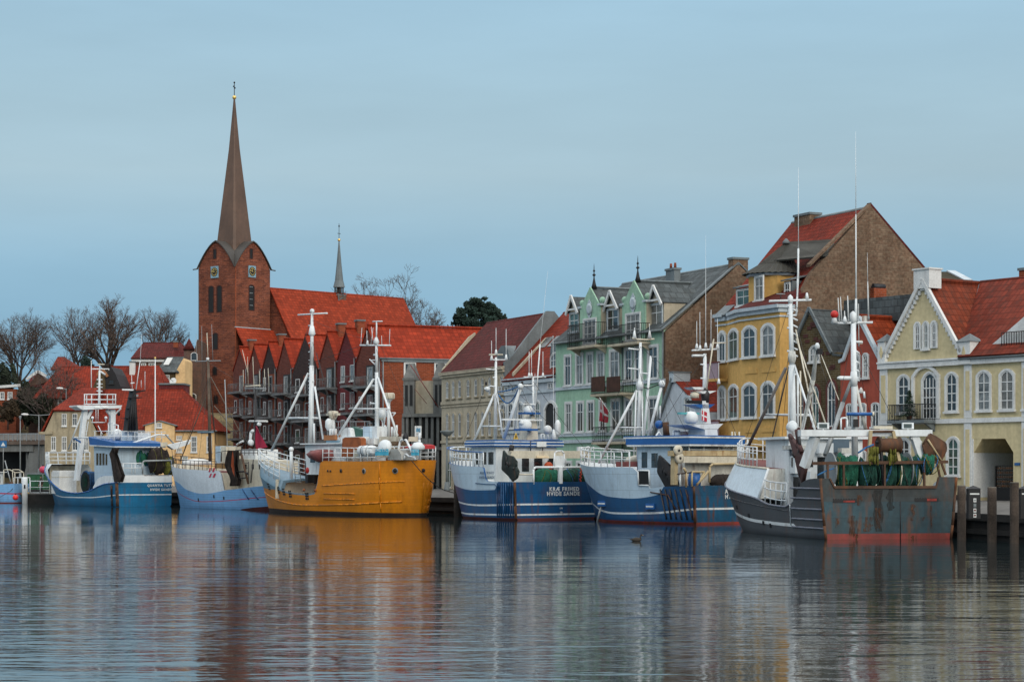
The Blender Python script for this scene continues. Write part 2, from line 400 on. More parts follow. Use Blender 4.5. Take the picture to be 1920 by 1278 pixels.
# ------------------------------------------------------------------ water, ground, quay
EDGE = [(62, 20), (34, 72), (25.6, 103), (24.0, 110), (22.6, 120), (18.3, 141), (8.6, 152.5), (-2.6, 166), (-16, 185), (-30, 203.5), (-45, 223), (-57, 243), (-120, 252), (-420, 300)]
def ss(a, b, x): t = min(1, max(0, (x - a) / (b - a))); return t * t * (3 - 2 * t)
def ground_h(x, y):
    left = 1 - ss(-45, 40, x)
    return 1.3 + .3 * 1 + left * (10.5 * ss(286, 312, y - .0 * x) + 5.5 * ss(330, 400, y)) + (1 - left) * 7 * ss(230, 420, y)
water_m = bpy.data.materials.new('harbour_water'); water_m.use_nodes = True
n_ = water_m.node_tree.nodes; l_ = water_m.node_tree.links.new; b_ = n_['Principled BSDF']
b_.inputs['Base Color'].default_value = (.008, .016, .018, 1); b_.inputs['Roughness'].default_value = .045; b_.inputs['IOR'].default_value = 1.33; b_.inputs['Specular IOR Level'].default_value = .5
tcw = n_.new('ShaderNodeTexCoord')
def wav(scale, rot, sc, det=3, rough=.5):
    q = n_.new('ShaderNodeMapping'); q.inputs['Scale'].default_value = sc; q.inputs['Rotation'].default_value = (0, 0, R(rot)); l_(tcw.outputs['Object'], q.inputs[0])
    x = n_.new('ShaderNodeTexNoise'); x.inputs['Scale'].default_value = scale; x.inputs['Detail'].default_value = det; x.inputs['Roughness'].default_value = rough; l_(q.outputs[0], x.inputs[0]); return x.outputs['Fac']
def wmath(op, a, b):
    x = n_.new('ShaderNodeMath'); x.operation = op
    for i, v in enumerate((a, b)):
        if hasattr(v, 'is_linked'): l_(v, x.inputs[i])
        else: x.inputs[i].default_value = v
    return x.outputs[0]
h1 = wmath('MULTIPLY', wav(1.0, 8, (.20, .62, 1), 3), .155)
h2 = wmath('MULTIPLY', wav(1.0, -14, (.75, 2.0, 1), 3), .046)
h3 = wmath('MULTIPLY', wav(1.0, 4, (3, 6, 1), 2), .006)
patch = n_.new('ShaderNodeMapRange'); l_(wav(.05, 20, (.5, 1.2, 1), 2), patch.inputs[0])
for i_, v_ in zip(('From Min', 'From Max', 'To Min', 'To Max'), (.35, .65, .35, 1.4)): patch.inputs[i_].default_value = v_
sepw = n_.new('ShaderNodeSeparateXYZ'); l_(tcw.outputs['Object'], sepw.inputs[0])
calm = n_.new('ShaderNodeMapRange'); l_(sepw.outputs[1], calm.inputs[0])                  # sheltered, calmer water towards the quay
for i_, v_ in zip(('From Min', 'From Max', 'To Min', 'To Max'), (35, 150, 1.0, .22)): calm.inputs[i_].default_value = v_
hh = wmath('MULTIPLY', wmath('MULTIPLY', wmath('ADD', wmath('ADD', h1, h2), h3), patch.outputs[0]), calm.outputs[0])
bw = n_.new('ShaderNodeBump'); bw.inputs['Strength'].default_value = 1.0; bw.inputs['Distance'].default_value = WATER_BUMP if 'WATER_BUMP' in globals() else .35
l_(hh, bw.inputs['Height']); l_(bw.outputs[0], b_.inputs['Normal'])
mb = MB(); mb.face([(-900, -60, 0), (900, -60, 0), (900, 900, 0), (-900, 900, 0)], water_m); struct(mb.build('water'))

cobble = M('cobbles', (.10, .095, .088), .9, .25, .5, dirt=.3)
hillG = M('winter_grass', (.115, .085, .035), .95, .45, .25, dirt=.5, fine=.4)
quayW = M('tarred_timber', (.016, .015, .014), .85, .4, 1.5, fine=.3)
def resample(pts, step):
    out = []
    for a, b in zip(pts, pts[1:]):
        a, b = Vector(a), Vector(b); n = max(1, int((b - a).length / step)); out += [a + (b - a) * i / n for i in range(n)]
    return out + [Vector(pts[-1])]
EP = resample(EDGE, 4); dl = Vector((.35, .937)); dist = [0, 1.2, 4, 8, 12] + [16 + 4 * i for i in range(46)] + [210, 250, 320, 450, 800]
mb = MB(); gv = []
for e in EP:
    for d in dist:
        q = e + dl * d; z = ground_h(q.x, q.y) + (.25 * math.sin(q.x * .21) * math.sin(q.y * .17) if d > 60 else 0)
        if d <= 4: z = 1.28 + .08 * d
        gv.append((q.x, q.y, z))
nd = len(dist); f1, f2 = [], []
for i in range(len(EP) - 1):
    for j in range(nd - 1):
        fc = (i * nd + j, i * nd + j + 1, (i + 1) * nd + j + 1, (i + 1) * nd + j)
        (f1 if gv[fc[0]][2] < 2.4 and gv[fc[1]][2] < 2.6 else f2).append(fc)
mb.raw(gv, f1, cobble, True); mb.raw(gv, f2, hillG, True)
struct(mb.build('ground'))
mb = MB()
for a, b in zip(EP, EP[1:]):
    mb.face([(a.x, a.y, -2), (b.x, b.y, -2), (b.x, b.y, 1.27), (a.x, a.y, 1.27)], quayW)
    n = Vector((-(b - a).y, (b - a).x)).normalized(); n = -n if n.dot(dl) > 0 else n
    mb.prism([(a.x, a.y, .95), (a.x + n.x * .22, a.y + n.y * .22, .95), (a.x + n.x * .22, a.y + n.y * .22, 1.32), (a.x, a.y, 1.32)], (b.x - a.x, b.y - a.y, 0), quayW)
    mb.prism([(a.x, a.y, .25), (a.x + n.x * .16, a.y + n.y * .16, .25), (a.x + n.x * .16, a.y + n.y * .16, .5), (a.x, a.y, .5)], (b.x - a.x, b.y - a.y, 0), quayW)
tag(mb.build('quay_wall'), 'tarred dark timber quay wall along the water behind the boats', 'quay wall')
# ================================================================== BUILDINGS, right to left
ZB = 1.2
# ---- pale yellow house with the bargeboard gable, and its wing with the carriage entrance
b = Bld('yellow_gable_house', 'pale yellow house with white scalloped gable and arched carriage entrance at the right edge', 1650, 1990)
u, z = b.u, b.z
zc = z(1664, 684); zs = z(1740, 791); za = z(1733, 530); zt = za + .1
uL, uG, uR = u(1650), u(1808), u(1990)
mb = MB()                                                     # facade, left of the entrance, over it and right of it
e0, e1_, ez = u(1826), u(1900), z(1860, 822)
Dp = 11
mb.prism([(uL, 0, ZB), (e0, 0, ZB), (e0, 0, zc), (uL, 0, zc)], (0, Dp, 0), yellowW)
mb.prism([(e0, 0, ez), (e1_, 0, ez), (e1_, 0, zc), (e0, 0, zc)], (0, Dp, 0), yellowW)
mb.prism([(e1_, 0, ZB), (uR, 0, ZB), (uR, 0, zc), (e1_, 0, zc)], (0, Dp, 0), yellowW)
for s_, uu in ((1, e0), (-1, e1_)):
    mb.prism([(uu, .01, ez - .9), (uu, .01, ez - .001), (uu + s_ * .7, .01, ez - .001)], (0, 5, 0), yellowW)
mb.box((e0, 5.0, ZB), (e1_, 5.2, ez), yellowW)
mb.box((uL, -.03, ZB), (e0 - .01, -.001, 1.95), dark); mb.box((e1_ + .01, -.03, ZB), (uR, -.001, 1.95), dark)
b.part('wall', mb)
mb = MB(); uc = u(1732.5); ug0, ug1 = u(1663), u(1802)
mb.prism([(ug0 - .25, -.02, zc), (ug1 + .25, -.02, zc), (uc, -.02, zt)], (0, .5, 0), yellowW); g = b.part('gable', mb)
mb = MB()
for uu in (ug0 - .2, ug1 + .2):                               # scalloped bargeboards
    mb.beam((uu, -.17, zc + .55), (uc, -.17, zt + .15), .22, .24, trim)
    n = 17
    for i in range(n):
        t = (i + .5) / n; a = Vector((uu, -.12, zc + .25)).lerp(Vector((uc, -.12, zt - .3)), t)
        mb.box((a.x - .10, -.16, a.z - .18), (a.x + .10, -.03, a.z + .12), trim)
mb.build('bargeboard', g)
mb = MB(); ub = [u(1718), u(1747)]
mb.box((ub[0], -.25, z(1732, 541)), (ub[1], .9, z(1732, 506)), trim); mb.box((ub[0] - .08, -.33, z(1732, 506)), (ub[1] + .08, .98, z(1732, 503)), trim)
mb.build('gable_block', g)
for px0, px1 in ((1651, 1664.5), (1801, 1824)):               # corner pedestals with small slate caps
    a0, a1 = u(px0), u(px1); p0, p1 = z(px0, 683), z(px0, 641)
    mb = MB(); mb.box((a0, -.28, p0), (a1, .9, p1), trim); uu = (a0 + a1) / 2
    c = [(a0 - .1, -.38, p1), (a1 + .1, -.38, p1), (a1 + .1, 1, p1), (a0 - .1, 1, p1)]; ap = (uu, .3, p1 + .55)
    for i in range(4): mb.face([c[i], c[(i + 1) % 4], ap], lead)
    mb.prism([(uu, -.284, p0 + .35), (uu + .16, -.284, (p0 + p1) / 2), (uu, -.284, p1 - .3), (uu - .16, -.284, (p0 + p1) / 2)], (0, -.03, 0), yellowW)
    mb.build('pedestal', g)
mb = MB()
for zz, h, d in ((zc - .28, .34, .22), (zc + .08, .12, .30), (zs - .12, .30, .14)):
    mb.box((uL - .05, -d, zz), (uR, -.001, zz + h), trim)
for px0, px1 in ((1651, 1665), (1809, 1823), (1917, 1926)):
    a0, a1 = u(px0), u(px1)
    for q0, q1 in ((zs + .2, zc - .3), (2.0, zs - .14)):
        mb.box((a0, -.09, q0), (a1, -.001, q1), trim); mb.box((a0 + .16, -.12, q0 + .5), (a1 - .16, -.091, q1 - .4), yellowW)
b.part('cornice', mb)
dR = 5.4; up0 = u(1803)
mb = MB(); e = .06                                            # cross roof over the gable meets the long roof of the wing
sl1 = (zt - zc) / (uc - ug0)
mb.slab([(uc, .05, zt + e), (ug0 - .2, .05, zc + e), (ug0 - .2, Dp, zc + e), (uc, Dp, zt + e)], .16, tileMy)
mb.slab([(ug1 + .3, .05, zc + e), (uc, .05, zt + e), (uc, dR, zt + e), (ug1 + .3, .4, zc + e + .05)], .16, tileMy)
mb.bar((uc, .05, zt + .15), (uc, dR, zt + .15), .15, tileMy)
mb.slab([(up0, -.3, zc + .14), (uR, -.3, zc + .14), (uR, dR, zt + e + .01), (uc, dR, zt + e + .01)], .16, tileMx)
mb.slab([(uc, dR, zt + e), (uR, dR, zt + e), (uR, Dp, zc + e), (uc, Dp, zc + e)], .16, tileMx)
mb.bar((uc, dR, zt + .18), (uR, dR, zt + .18), .15, tileMx)
mb.beam((up0 + .25, 0, zc + .42), (uc + .1, dR, zt + .2), .3, .06, lead)
mb.bar((up0, -.32, zc + .1), (uR, -.32, zc + .1), .07, lead)
b.part('roof', mb)
chimney(b, u(1909, 5), dR + .8, zt - 1, zt + .95, 1.3, .8, brickO)
mb = MB(); q0 = b.fr.at(1863, 655, 1.0); q1 = b.fr.at(1925, 575, 1.0)          # sunken roof terrace
mb.prism([(q0.x, .35, q0.z), (q1.x + 1.5, .35, q0.z), (q1.x + 1.5, .35, q1.z)], (0, .25, 0), trim)
rr = b.part('roof_terrace', mb); mb = MB(); railing(mb, (u(1874), .2, z(1874, 651)), (u(1940), .2, z(1874, 651)), .95, iron, .2, .025); mb.build('railing', rr)
A_ = .32
zw0, zw1 = z(1785, 771), z(1785, 700)
for p0, p1 in ((1685, 1705), (1775.5, 1795), (1834, 1857), (1877, 1901), (1921, 1946)):
    window(b, u(p0), u(p1), zw0, zw1, A_, 2, (.25, .5, .75), .14)
zg0, zg1 = z(1788, 891), z(1788, 821)
for p0, p1 in ((1686, 1706), (1778, 1798)): window(b, u(p0), u(p1), zg0, zg1, A_, 2, (.25, .5, .75), .14)
window(b, u(1731), u(1757), zs + .2, z(1744, 699), .5, 4, (.25, .5, .72), .12, name='balcony_door', sill=False)
mb = MB(); a0, a1 = u(1716), u(1759)
ring(mb, outline(a0 - .22, a1 + .22, zs + .2, z(1737, 690) + .2, .7), outline(a0, a1, zs + .2, z(1737, 690), .6), 0, -.16, trim); b.part('door_niche', mb)
for pc in (1721.7, 1737.5, 1752.7): window(b, u(pc - 4.2), u(pc + 4.2), z(1737, 653.5), z(1737, 605), .25, 2, (.33, .62), .13, y=-.03, sill=(pc == 1737.5))
balcony(b, u(1687), u(1757), zs + .12, 1.2, iron, lead, 1.05, .14)
mb = MB(); gu0, gu1 = u(1842), u(1893); gz0, gz1 = z(1865, 915), z(1865, 873)
mb.box((gu0, 1.2, ZB), (gu1, 1.3, gz0), blackM)
mb.box((gu0, 1.15, gz0), (gu0 + .1, 1.3, gz1), iron); mb.box((gu1 - .1, 1.15, gz0), (gu1, 1.3, gz1), iron)
for i in range(6): zz = gz0 + (gz1 - gz0) * i / 5; mb.box((gu0 + .1, 1.2, zz - .035), (gu1 - .1, 1.26, zz + .035), iron)
for i in range(13):
    uu = gu0 + (gu1 - gu0) * (i + .5) / 13; mb.bar((uu, 1.23, gz0), (uu, 1.23, gz1), .02, iron, 4)
    for k in range(5): zz = gz0 + (gz1 - gz0) * (k + .5) / 5; mb.lathe((uu, 1.23, zz), [(.07, -.015), (.07, .015)], rustM, 6, (0, 1, 0))
b.part('gate', mb)
mb = MB(); mb.box((e0 + .0, -.02, ZB + .6), (e0 + .02, 4.9, ez - .9), trim); mb.box((e0 - .42, -.05, ZB + .6), (e0, -.001, ez), trim); b.part('entrance_reveal', mb)
mb = MB(); s0, s1 = u(1903), u(1913); mb.box((s0, -.06, z(1908, 872)), (s1, -.002, z(1908, 867)), M('blue_enamel', (.02, .09, .25), .35)); b.part('street_sign', mb)
yellow_b = b
q = b.fr.at(1705, 788, -.75); t = thing('fir_tree', 'small green fir tree standing on the balcony of the pale yellow house', 'fir tree', b.fr.w((q.x, -.75, zs + .14)))
mb = MB(); mb.bar((0, 0, .3), (0, 0, 1.9), .04, wood); mb.lathe((0, 0, 0), [(.16, 0), (.22, .32), (.17, .3)], rustM, 10); mb.build('trunk', t)
mb = MB(); rnd = random.Random(9); fg = M('fir_needles', (.018, .045, .026), .9, .4, 3)
for i in range(900):
    h = rnd.random() ** 1.3; a = rnd.uniform(0, 6.28); r = (1 - h) * .62 * rnd.uniform(.2, 1) + .03; p = Vector((r * math.cos(a), r * math.sin(a), .4 + 1.6 * h - r * .25)); d = Vector((math.cos(a), math.sin(a), -.3)) * .12; e_ = Vector((-math.sin(a), math.cos(a), rnd.uniform(-.5, .5))) * .035
    mb.face([p - d, p + e_, p + d, p - e_], fg)
mb.build('crown', t)

b2 = Bld('dark_roof_house', 'dark roof with pale end coping showing behind the ridge of the pale yellow house', 1738, 1822, 160, 160); mb = MB(); u2, z2_ = b2.u, b2.z
mb.prism([(0, 0, ZB), (b2.W, 0, ZB), (b2.W, 0, z2_(1800, 530)), (0, 0, z2_(1800, 530))], (0, 7, 0), brickF); b2.part('wall', mb)
mb = MB(); mb.slab([(0, -.2, z2_(1760, 530)), (u2(1812), -.2, z2_(1760, 530)), (u2(1800), 3, z2_(1760, 507)), (0, 3, z2_(1760, 507))], .2, M('mossy_dark_roof', (.05, .045, .03), .9, .4, .5, spec=.1)); mb.beam((u2(1814), -.3, z2_(1800, 527)), (u2(1798), 3, z2_(1800, 502)), .7, .2, trimB); b2.part('roof', mb); chimney(b2, u2(1771), 2.5, z2_(1771, 508), z2_(1771, 501), .3, .3, blackM)
# ---- brick red rendered house with orange roof
b = Bld('red_rendered_house', 'brick red rendered house with curved gable shoulders between brown brick house and pale yellow house', 1576, 1652)
u, z = b.u, b.z
ze, zr = z(1646, 674), z(1612, 596); uL, uR, uc = 0, u(1651), u(1612)
mb = MB(); us = u(1584)
mb.prism([(uL, 0, ZB), (uR, 0, ZB), (uR, 0, ze), (uc, 0, zr), (u(1595), 0, z(1595, 645)), (us, 0, z(1584, 676)), (uL, 0, z(1577, 680))], (0, 9, 0), redW)
b.part('wall', mb)
mb = MB(); e = .06
mb.slab([(uR + .05, -.05, ze + e), (uc, -.05, zr + e), (uc, 9, zr + e), (uR + .05, 9, ze + e)], .15, tileOr)
mb.slab([(uc, -.05, zr + e), (us, -.05, z(1584, 676) + e), (us, 9, z(1584, 676) + e), (uc, 9, zr + e)], .15, tileOr); mb.bar((uc, 0, zr + .15), (uc, 9, zr + .15), .14, tileOr)
b.part('roof', mb)
mb = MB()
for p, q in (((uR, ze), (uc, zr)), ((uc, zr), (u(1595), z(1595, 645))), ((u(1595), z(1595, 645)), (us, z(1584, 676))), ((us, z(1584, 676)), (uL, z(1577, 680)))):
    mb.beam((p[0], -.05, p[1] + .08), (q[0], -.05, q[1] + .08), .34, .22, trimB)
mb.beam((uR, -.05, ze + .08), (uR + .5, -.05, ze + .05), .34, .22, trimB)
b.part('coping', mb)
for p0, p1 in ((1604, 1612), (1620, 1628)): window(b, u(p0), u(p1), z(1615, 708), z(1615, 664), .15, 2, (.3, .6), .1)
for p0, p1 in ((1589, 1598), (1614, 1624), (1636, 1649)):
    window(b, u(p0), u(p1), z(1630, 800), z(1630, 756), .12, 2, (.66,), .06); window(b, u(p0), u(p1), z(1630, 890), z(1630, 845), .12, 2, (.66,), .06)
mb = MB(); mb.bar((u(1622.5), -.35, z(1622, 732)), (u(1622.5), -.02, z(1622, 738)), .03, iron); mb.lathe((u(1622.5), -.4, z(1622, 737)), [(.22, 0), (.12, .25), (.04, .4)], trim, 10); b.part('wall_lamp', mb)

# ---- narrow brown brick gable house with slate roof
b = Bld('brown_brick_gable_house', 'narrow brown brick gable house with grey slate roof beside the red rendered house', 1486, 1577)
u, z = b.u, b.z
uL, uR, uc = 0, u(1576), u(1519); zr = z(1519, 580); ze = z(1560, 664)
mb = MB(); mb.prism([(uL, 0, ZB), (uR, 0, ZB), (uR, 0, ze - .1), (u(1568), 0, z(1568, 660)), (u(1560), 0, ze), (uc, 0, zr), (uL, 0, z(1487, 655))], (0, 10, 0), brickY); b.part('wall', mb)
mb = MB(); e = .06
mb.slab([(uR + .1, -.05, z(1578, 664)), (u(1561), -.05, ze + e), (u(1561), 10, ze + e), (uR + .1, 10, z(1578, 664))], .14, slateY)
mb.slab([(u(1561), -.05, ze + e), (uc, -.05, zr + e), (uc, 10, zr + e), (u(1561), 10, ze + e)], .14, slateY)
mb.slab([(uc, -.05, zr + e), (uL - .1, -.05, z(1487, 655) + e), (uL - .1, 10, z(1487, 655) + e), (uc, 10, zr + e)], .14, slateY)
mb.prism([(u(1523), 3.0, zr - 1), (u(1523) + .05, 3.0, zr + .75), (u(1523) + 8, 3, zr + .75), (u(1523) + 8, 3, zr - 1)], (0, 4, 0), slateX)
mb.beam((uc, -.12, zr + .12), (u(1561), -.12, ze + .12), .14, .2, lead); mb.beam((uc, -.12, zr + .12), (uL, -.12, z(1487, 655) + .12), .14, .2, lead)
b.part('roof', mb)
acc = M('red_accent_brick', (.07, .024, .02), .85)
mb = MB(); random.seed(3)
for px, py in ((1518, 615), (1524, 607), (1511, 630), (1530, 635), (1535, 640), (1508, 670), (1541, 663), (1553, 662), (1559, 690), (1562, 687), (1514, 640), (1527, 610)):
    q = b.fr.at(px, py, 0); mb.box((q.x - .22, -.05, q.z - .12), (q.x + .22, -.001, q.z + .12), acc)
b.part('brick_ornament', mb)
arcR = M('red_arch_brick', (.085, .026, .022), .85)
for p0, p1, t in ((1497, 1508, 728), (1524, 1537, 722), (1553, 1568, 714)):
    window(b, u(p0), u(p1), z(1550, 800), z(1553, t), .5, 2, (.62,), .16, arcR, trim, y=-.01)
    window(b, u(p0), u(p1), z(1550, 890), z(1550, 832), .2, 2, (.62,), .16, arcR, trim)
window(b, u(1519), u(1537), z(1528, 678), z(1528, 648), .3, 3, (.5,), .05)

# ---- ochre apartment house: canted bay, turret, mansard, tall fire wall behind
b = Bld('ochre_bay_house', 'ochre yellow apartment house with canted bay, turret roof and huge brown brick fire wall', 1345, 1486, cat='apartment house')
u, z = b.u, b.z
W_ = b.W; zc = z(1420, 590); apx = b.fr.atx(1633, 386, W_); D2 = apx.y * 2 + 1.0; zr = apx.z
ZBc = ZB
mb = MB(); fw = b.fr
prof = [(0, ZB), (D2, ZB), (D2, b.fr.atx(1735, 500, W_).z - 3.0)] + [(apx.y, zr)] + [(b.fr.atx(1520, 512, W_).y, b.fr.atx(1520, 512, W_).z), (.25, zc + .4), (0, zc)]
mb.prism([(W_ - .4, y, zz) for y, zz in prof], (.4, 0, 0), brickF); b.part('fire_wall', mb)
mb = MB(); mb.prism([(W_, apx.y - .02, zr + .02), (W_, D2 + .02, prof[2][1] + .02), (W_, D2 + .02, prof[2][1] + .22), (W_, apx.y - .02, zr + .24)], (-.5, 0, 0), tileDx)
mb.prism([(W_, apx.y + .05, zr + .02), (W_, 1.5, zc + 3.2), (W_, 1.5, zc + 3.4), (W_, apx.y + .05, zr + .24)], (-.5, 0, 0), brickF); b.part('coping', mb)
mb = MB(); mb.prism([(0, 0, ZB), (0, D2, ZB), (0, D2, zc), (0, 0, zc)], (W_ - .4, 0, 0), ochreW); b.part('wall', mb)
mb = MB(); rz = b.fr.at(1533, 413, apx.y).z
mb.slab([(0, .2, zc + .3), (W_ - .4, .2, zc + .3), (W_ - .4, apx.y, rz), (.0, apx.y, rz)], .18, tileRx)
mb.slab([(0, apx.y, rz), (W_ - .4, apx.y, rz), (W_ - .4, D2, zc + .3), (0, D2, zc + .3)], .18, tileRx)
mb.prism([(0, .2, zc), (0, D2, zc), (0, apx.y, rz)], (.35, 0, 0), brickF); mb.bar((.0, apx.y, rz + .15), (W_ - .4, apx.y, rz + .15), .16, lead)
b.part('roof', mb)
q = b.fr.at(1514, 420, apx.y); chimney(b, q.x, apx.y, q.z - 1.5, b.fr.at(1514, 401, apx.y).z, 2.2, 1.0, brickF)
q = b.fr.atx(1643, 573, W_); q1 = b.fr.atx(1643, 541, W_); mb = MB(); mb.box((W_ + .002, q.y - .55, q.z), (W_ + .5, q.y + .55, q1.z), brickO); mb.bar((W_ + .3, q.y - .5, q1.z + .12), (W_ + .3, q.y + .5, q1.z + .12), .22, darkM, 8); b.part('flue_stack', mb)
# canted bay
bd = 1.1; v = [(u(1364), 0), (u(1388, -bd), -bd), (u(1462, -bd), -bd), (W_ - .05, 0)]
zb0 = z(1420, 838)
mb = MB(); mb.prism([(p[0], p[1], zb0) for p in v] + [], (0, 0, zc - zb0), ochreW); bay = b.part('bay', mb)
mb = MB()
for (zz, h, ex) in ((zc - .15, .3, .18), (zc + .15, .25, .38), (z(1420, 600) - .1, .12, .1)):
    vv = [(v[0][0] - ex, 0), (v[1][0] - ex * .6, -bd - ex), (v[2][0] + ex * .6, -bd - ex), (v[3][0] + ex, 0)]
    mb.prism([(p[0], p[1], zz) for p in vv], (0, 0, h), trimB)
    mb.box((-.1, -ex, zz), (v[0][0] - ex, 0, zz + h), trimB)
b.part('cornice', mb)
# bay roof, dormer, turret with conical hood
mb = MB(); vv = [(v[0][0] - .5, .1), (v[1][0] - .3, -bd - .35), (v[2][0] + .3, -bd - .35), (v[3][0] + .3, .1)]; t1 = [(v[0][0] + .6, 1.6), (v[1][0] + .6, .7), (v[2][0] - .3, .7), (v[3][0], 1.6)]
z0, z1 = zc + .42, zc + 1.5
for i in range(3): mb.face([(*vv[i], z0), (*vv[i + 1], z0), (*t1[i + 1], z1), (*t1[i], z1)], (lead, tileDx, tileDx)[i])
mb.slab([(-.1, -.25, zc + .2), (v[0][0], -.25, zc + .2), (v[0][0], 1.8, zc + 1.9), (-.1, 1.8, zc + 1.9)], .1, lead)
b.part('bay_roof', mb)
tc_ = b.fr.at(1441, 560, .9); r_ = 1.85; zt0, zt1, zt2 = zc + .5, z(1440, 512, .3), z(1466, 450, .9)
ty = 1.5; tx = b.fr.at(1450, 560, ty).x; n = 8; off = R(22.5)
pt = lambda r, a: (tx + r * math.cos(a), ty + r * math.sin(a))
poly = [pt(r_, off + 2 * math.pi * i / n) for i in range(n)]
mb = MB(); mb.prism([(*p, zt0) for p in poly], (0, 0, zt1 - zt0), ochreW); tur = b.part('turret', mb)
hood = M('corrugated_dark_roof', (.042, .042, .036), .8, .3, 1.2, dirt=.5)
mb = MB(); 
for k, (r0, r1, h0, h1) in enumerate(((r_ + .45, .72 * r_, zt1, zt1 + (zt2 - zt1) * .32), (.72 * r_, .05, zt1 + (zt2 - zt1) * .32, zt2))):
    n3 = 32
    for i in range(n3):
        a0, a1 = 2 * math.pi * i / n3, 2 * math.pi * (i + 1) / n3; am = (a0 + a1) / 2
        sh0, sh1 = (h0 - zt1) / (zt2 - zt1), (h1 - zt1) / (zt2 - zt1)
        f_ = lambda r, a, h, sh: (tx + r * math.cos(a) + .5 * sh, ty + r * math.sin(a) + .8 * sh, h)
        mb.face([f_(r0, a0, h0, sh0), f_(r0 + .06, am, h0 + .05, sh0), f_(r1 + (.05 if k == 0 else 0), am, h1 + .03, sh1), f_(r1, a0, h1, sh1)], hood)
        mb.face([f_(r0 + .06, am, h0 + .05, sh0), f_(r0, a1, h0, sh0), f_(r1, a1, h1, sh1), f_(r1 + (.05 if k == 0 else 0), am, h1 + .03, sh1)], hood)
mb.slab([(tx, ty - .9, zt1 + .9), (tx + 5.2, ty + 1.2, zt1 + .9), (tx + 4.0, ty + 3.6, zt2), (tx + .4, ty + .9, zt2)], .12, hood)
mb.lathe((tx + .5, ty + .8, zt2 - .05), [(.32, 0), (.25, .18), (.05, .4)], lead, 8)
b.part('turret_roof', mb)
mb = MB(); mb.lathe((tx, ty, zt1 - .18), [(r_ + .12, 0), (r_ + .25, .1), (r_ + .25, .2)], trimB, 8); mb.build('turret_cornice', tur)
wz0, wz1 = z(1424, 564), z(1424, 520)
for px0, px1, yy in ((1417.5, 1432.5, ty - r_ + .1),):
    q0, q1 = b.fr.at(px0, 560, yy), b.fr.at(px1, 560, yy)
    window(b, q0.x, q1.x, wz0, wz1, 0, 2, (.6,), .08, y=yy - .03)
for px0, px1, py0, py1, yy in ((1383, 1408, 574, 541, .6), (1473, 1482, 560, 530, .9)):       # flanking dormers
    q0, q1 = b.fr.at(px0, py0, yy), b.fr.at(px1, py1, yy)
    mb = MB(); mb.box((q0.x - .2, yy, q0.z - .5), (q1.x + .25, yy + 2.5, q1.z + .15), lead); mb.slab([(q0.x - .35, yy - .2, q1.z + .16), (q1.x + .4, yy - .2, q1.z + .16), (q1.x + .4, yy + 3, q1.z + .9), (q0.x - .35, yy + 3, q1.z + .9)], .1, lead)
    d_ = b.part('dormer', mb); window(b, q0.x, q1.x, q0.z, q1.z, 0, 2, (.55,), .05, y=yy - .01)
# windows: left recess, bay faces
def bay_window(p, q, f0, f1, z0, z1, a):
    """a window on the slanted or front face p-q of the bay, between fractions f0 and f1"""
    p, q = Vector(p), Vector(q); d = q - p; L = d.length; ang = math.atan2(d.y, d.x)
    mt = Matrix.Translation((p.x, p.y, 0)) @ Matrix.Rotation(ang, 4, 'Z')
    return window(b, f0 * L, f1 * L, z0, z1, a, 2, (.72,), .2, trim, trim, mat4=mt)
rows2 = ((z(1420, 671), z(1420, 616)), (z(1420, 783), z(1420, 722)))
for z0, z1 in rows2:
    window(b, u(1357) - .05, u(1371.5) - .05, z0 - .1, z1 - .2, .35, 2, (.72,), .2) if False else None
    bay_window(v[0], v[1], .16, .84, z0, z1, .35)
    bay_window(v[1], v[2], .09, .40, z0, z1, .35); bay_window(v[1], v[2], .58, .86, z0, z1, .35)
    window(b, .35, v[0][0] - .3, z0, z1, .35, 2, (.72,), .2)
    mb = MB(); mb.box((0, -.9, z0 - 1.35), (v[0][0] + .1, -.8, z0 - .15), mauve); mb.box((0, -.94, z0 - .16), (v[0][0] + .15, -.7, z0 - .06), deckR); mb.box((0, -.94, z0 - 1.55), (v[0][0] + .15, -.001, z0 - 1.351), ochreW); mb.box((-.05, -.9, z0 - 1.351), (0, -.001, z0 - .16), mauve)
    b.part('balcony', mb)
mb = MB()
for zz in (rows2[0][0] - 1.0, rows2[1][0] - .9):
    for f0, f1 in ((.14, .44), (.56, .9)):
        x0, x1 = v[1][0] + (v[2][0] - v[1][0]) * f0, v[1][0] + (v[2][0] - v[1][0]) * f1
        mb.box((x0, -bd - .05, zz - .22), (x1, -bd - .001, zz + .12), ochreW)
mb.build('apron_panel', bay)
mb = MB(); mb.bar((W_ - .6, -.35, zc), (W_ - .6, -.35, ZB), .06, lead); b.part('downpipe', mb)
for p0, p1 in ((1352, 1372), (1395, 1420), (1432, 1456)): window(b, u(p0), u(p1), ZB + .9, zb0 - .9, .3, 2, (.7,), .15)

# ---- small white gable house in the gap
b = Bld('small_white_gable_house', 'small white gable house with red roof in the gap beside the green house', 1252, 1344)
u, z = b.u, b.z
uc = u(1288); zr = z(1288, 712); uL = u(1250); uR = u(1344); s_ = (z(1288, 712) - z(1254, 809)) / (u(1288) - u(1254)); zl = zr - s_ * (uc - uL)
zR = zr - s_ * .42 * (uR - uc)
mb = MB(); mb.prism([(uL, -1.2, ZB), (uR, -1.2, ZB), (uR, -1.2, zR), (uc, -1.2, zr), (uL, -1.2, zl)], (0, 8.5, 0), paleW); b.part('wall', mb)
mb = MB()
mb.slab([(uR, -1.2, zR + .06), (uc, -1.2, zr + .06), (uc, 7.3, zr + .06), (uR, 7.3, zR + .06)], .15, tileRy); mb.slab([(uc, -1.2, zr + .06), (uL, -1.2, zl + .06), (uL, 7.3, zl + .06), (uc, 7.3, zr + .06)], .15, tileRy); b.part('roof', mb)
